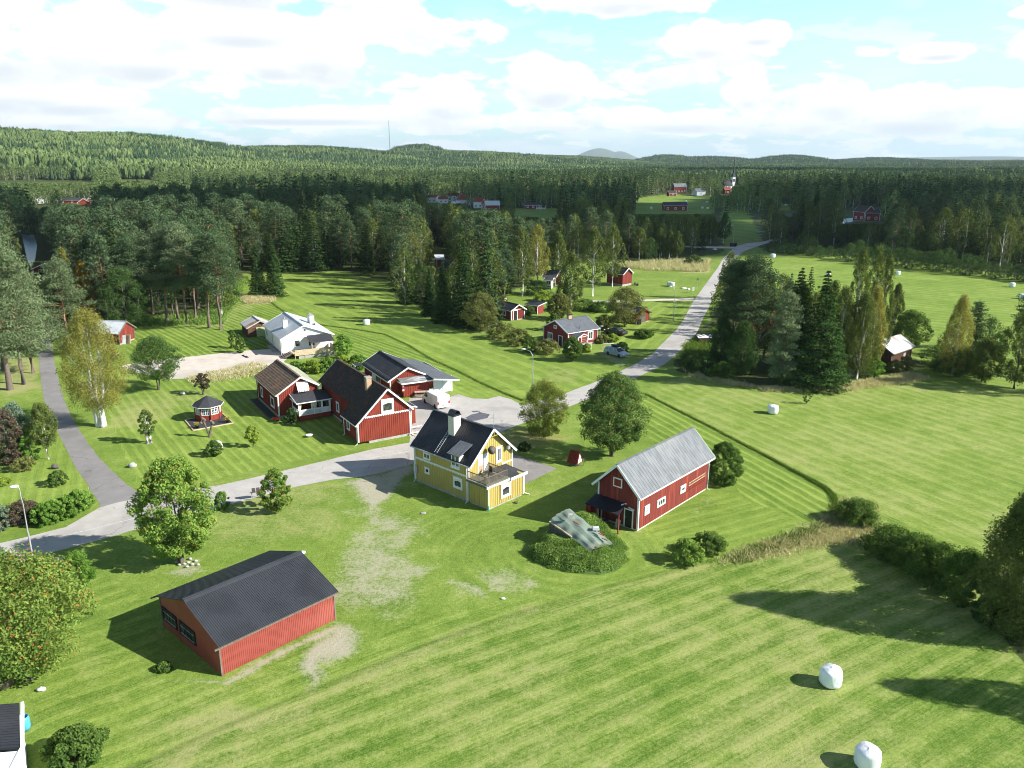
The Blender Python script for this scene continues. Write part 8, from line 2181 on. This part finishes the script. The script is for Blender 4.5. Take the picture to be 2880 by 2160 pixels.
# church
b = ad(1582, 414); cz = 0
ch = thing('church', 'white church tower with tall dark pointed spire on the skyline', 'church', (b.x, b.y, cz), .3)
sc_ = pix((b.x, b.y, 0))[2] * KD / FPX
hb = height_for(b, 382); ht = height_for(b, 344)
w = 8.2 * sc_ / 2 * .8
m = MB(); m.box(-w, w, -w, w, 0, hb); m.obj('tower', M['render'], ch)
m = MB(); P8 = lambda r, z: [(r * math.cos(math.pi / 4 * k + .39), r * math.sin(math.pi / 4 * k + .39), z) for k in range(8)]
m.hexa([(-w * 1.3, -w * 1.3, hb), (w * 1.3, -w * 1.3, hb), (w * 1.3, w * 1.3, hb), (-w * 1.3, w * 1.3, hb)], [(-w * .55, -w * .55, hb + (ht - hb) * .22), (w * .55, -w * .55, hb + (ht - hb) * .22), (w * .55, w * .55, hb + (ht - hb) * .22), (-w * .55, w * .55, hb + (ht - hb) * .22)])
m.hexa(P8(w * .62, hb + (ht - hb) * .22), P8(w * .42, hb + (ht - hb) * .42)); m.hexa(P8(w * .42, hb + (ht - hb) * .42), P8(.12, ht)); m.obj('spire', M['felt'], ch)
m = MB(); m.bar((0, 0, ht), (0, 0, ht + 2.2), .25, .25); m.bar((-.8, 0, ht + 1.5), (.8, 0, ht + 1.5), .25, .25); m.obj('cross', M['tile_red'], ch)
for s_ in (-.45, .45): m = MB(); m.box(w * s_ - .6, w * s_ + .6, -w - .05, -w + .02, hb - 5, hb - 2); m.obj('window', M['felt'], ch)
m = MB(); m.hexa([(-w * 7, -w * 1.2, 0), (-w, -w * 1.2, 0), (-w, w * 1.2, 0), (-w * 7, w * 1.2, 0)], [(-w * 7, -w * 1.2, hb * .42), (-w, -w * 1.2, hb * .42), (-w, w * 1.2, hb * .42), (-w * 7, w * 1.2, hb * .42)]); m.obj('nave', M['render'], ch)
m = MB(); m.slab([(-w * 7.2, -w * 1.5, hb * .4), (-w * .9, -w * 1.5, hb * .4), (-w * .9, 0, hb * .78), (-w * 7.2, 0, hb * .78)], .3); m.slab([(-w * .9, w * 1.5, hb * .4), (-w * 7.2, w * 1.5, hb * .4), (-w * 7.2, 0, hb * .78), (-w * .9, 0, hb * .78)], .3); m.obj('nave_roof', M['felt'], ch)
# mast
a0 = math.atan2((853 * KD - 1440) / FPX, 1); r_ = 2500
mx, my = r_ * math.sin(a0), r_ * math.cos(a0); mz = hz(mx, my)
mt = thing('radio_mast', 'tall thin lattice radio mast on the left horizon', 'mast', (mx, my, mz - 1)); Hm = height_for(Vector((mx, my, mz)), 262)
m = MB(); rr = 1.15
for k in range(3): a = k * 2.094; m.tube((rr * math.cos(a), rr * math.sin(a), 0), (rr * .55 * math.cos(a), rr * .55 * math.sin(a), Hm), .26, .18, n=4)
for i in range(60):
    for k in range(3):
        a, b_ = k * 2.094, (k + 1) * 2.094; z0, z1 = Hm * i / 60, Hm * (i + 1) / 60; q = rr * (1 - .45 * i / 60); m.tube((q * math.cos(a), q * math.sin(a), z0), (q * math.cos(b_), q * math.sin(b_), z1), .12, n=3)
m.obj('lattice', M['stone_dark'], mt)
m = MB(); m.tube((0, 0, Hm), (0, 0, Hm + 5), .25, n=6); m.obj('tip', M['tile_red'], mt)
for q in (.9, .72): m = MB(); m.tube((0, 0, Hm * q), (0, 0, Hm * q + 3), 1.3, n=8); m.obj('antenna', M['galv'], mt)
for px_, py_, H_ in ((84 * 1.0, 399, 26), (1594, 524, 3)):
    pass
# bridge rail and road end
gr_ = thing('guard_rail', 'steel guard rail at the river bridge beyond the road bend', 'guard rail', (0, 0, 0)); a, b_ = at(2128, 655), at(2152, 657)
m = MB(); m.bar((a.x, a.y, .8), (b_.x, b_.y, .8), .1, .35); m.obj('rail', M['galv'], gr_)
m = MB(); [m.box(a.lerp(b_, k).x - .08, a.lerp(b_, k).x + .08, a.y - .1, a.y + .1, 0, .8) for k in (.05, .5, .95)]; m.obj('fence_post', M['galv'], gr_)
hk = thing('bench', 'small dark object like a trailer at the side lane mouth', 'trailer', at(2062, 693), .2); m = MB(); m.box(-1.2, 1.2, -.7, .7, .5, 1.4); m.obj('box', M['black'], hk)
for s_ in (-.7, .7): m = MB(); m.tube((s_, -.8, .35), (s_, .8, .35), .35, n=12); m.obj('wheel', M['rubber'], hk)
hk.name = 'trailer'; hk['label'] = 'small dark trailer at the mouth of the far side lane'
# tarpaulined wood pile by the pines
wp = thing('covered_stack', 'low stack under a black and white spotted sheet beside the road', 'stack', at(1966, 962), .1)
m = MB(); m.box(0, 4.6, 0, 1.8, 0, .8); m.obj('stack', M['log'], wp)
def cow():
    mm, nt, out = newmat('spotted_sheet'); tc = nt.nodes.new('ShaderNodeTexCoord'); p = nt.nodes.new('ShaderNodeBsdfPrincipled')
    nt.links.new(mix(nt, ramp(nt, noise(nt, tc.outputs['Object'], 1.7, 2), .5, .54), (.78, .8, .8), (.05, .05, .05)), p.inputs['Base Color']); nt.links.new(p.outputs[0], out.inputs[0]); return mm
m = MB(); m.slab([(-.15, -.15, .82), (4.75, -.15, .82), (4.75, 1.95, 1.0), (-.15, 1.95, 1.0)], .06); m.obj('sheet', cow(), wp)

# ------------------------------------------------------------------ unseen clouds added to shade the woods
def cloud(cx, cy, rx, ry, seed, lab, hgt=700.0):
    """cumulus built of lumps; stands high up toward the sun, its shade falls round (cx, cy)"""
    k = hgt / math.tan(SUN_EL); x = cx + math.sin(SUN_AZ) * k; y = cy + math.cos(SUN_AZ) * k
    rg = random.Random(seed); m = MB()
    n = 26
    for i in range(n):
        a = rg.random() * 6.28; q = math.sqrt(rg.random()) * .85
        m.blob((rx * q * math.cos(a), ry * q * math.sin(a), rg.uniform(0, 35)), (rx * rg.uniform(.22, .38), ry * rg.uniform(.25, .42), rg.uniform(26, 46)), seed + i, .3)
    o = m.obj('cloud', M['cloud']); o.location = (x, y, hgt); tag(o, lab, 'cloud', 'unseen clouds added to shade the woods'); o['kind'] = 'structure'
    return o
M['cloud'] = surf('cloud', (.9, .9, .9), (.86, .87, .88), 1.0, .01)
cloud(-20, 470, 310, 185, 1, 'unseen broad low cloud added to shade the middle woods')
cloud(420, 520, 260, 190, 2, 'second unseen cloud added to shade the woods on the right')
0 and cloud(150, 980, 420, 120, 3, 'long cloud high up farther back')
cloud(600, 1500, 500, 150, 4, 'unseen long cloud added to shade the distant forest')
0 and cloud(-500, 1500, 300, 90, 5, 'far left cloud high up')

# ------------------------------------------------------------------ haze
def haze():
    m = MB(); m.box(-26000, 26000, -26000, 26000, -60, 480)
    mm, nt, out = newmat('haze'); v = nt.nodes.new('ShaderNodeVolumePrincipled'); v.inputs['Color'].default_value = (.74, .88, 1, 1); v.inputs['Density'].default_value = HAZE; v.inputs['Anisotropy'].default_value = .1
    nt.links.new(v.outputs[0], out.inputs['Volume']); o = m.obj('haze', mm); o['kind'] = 'stuff'
HAZE = 0.000045
haze()
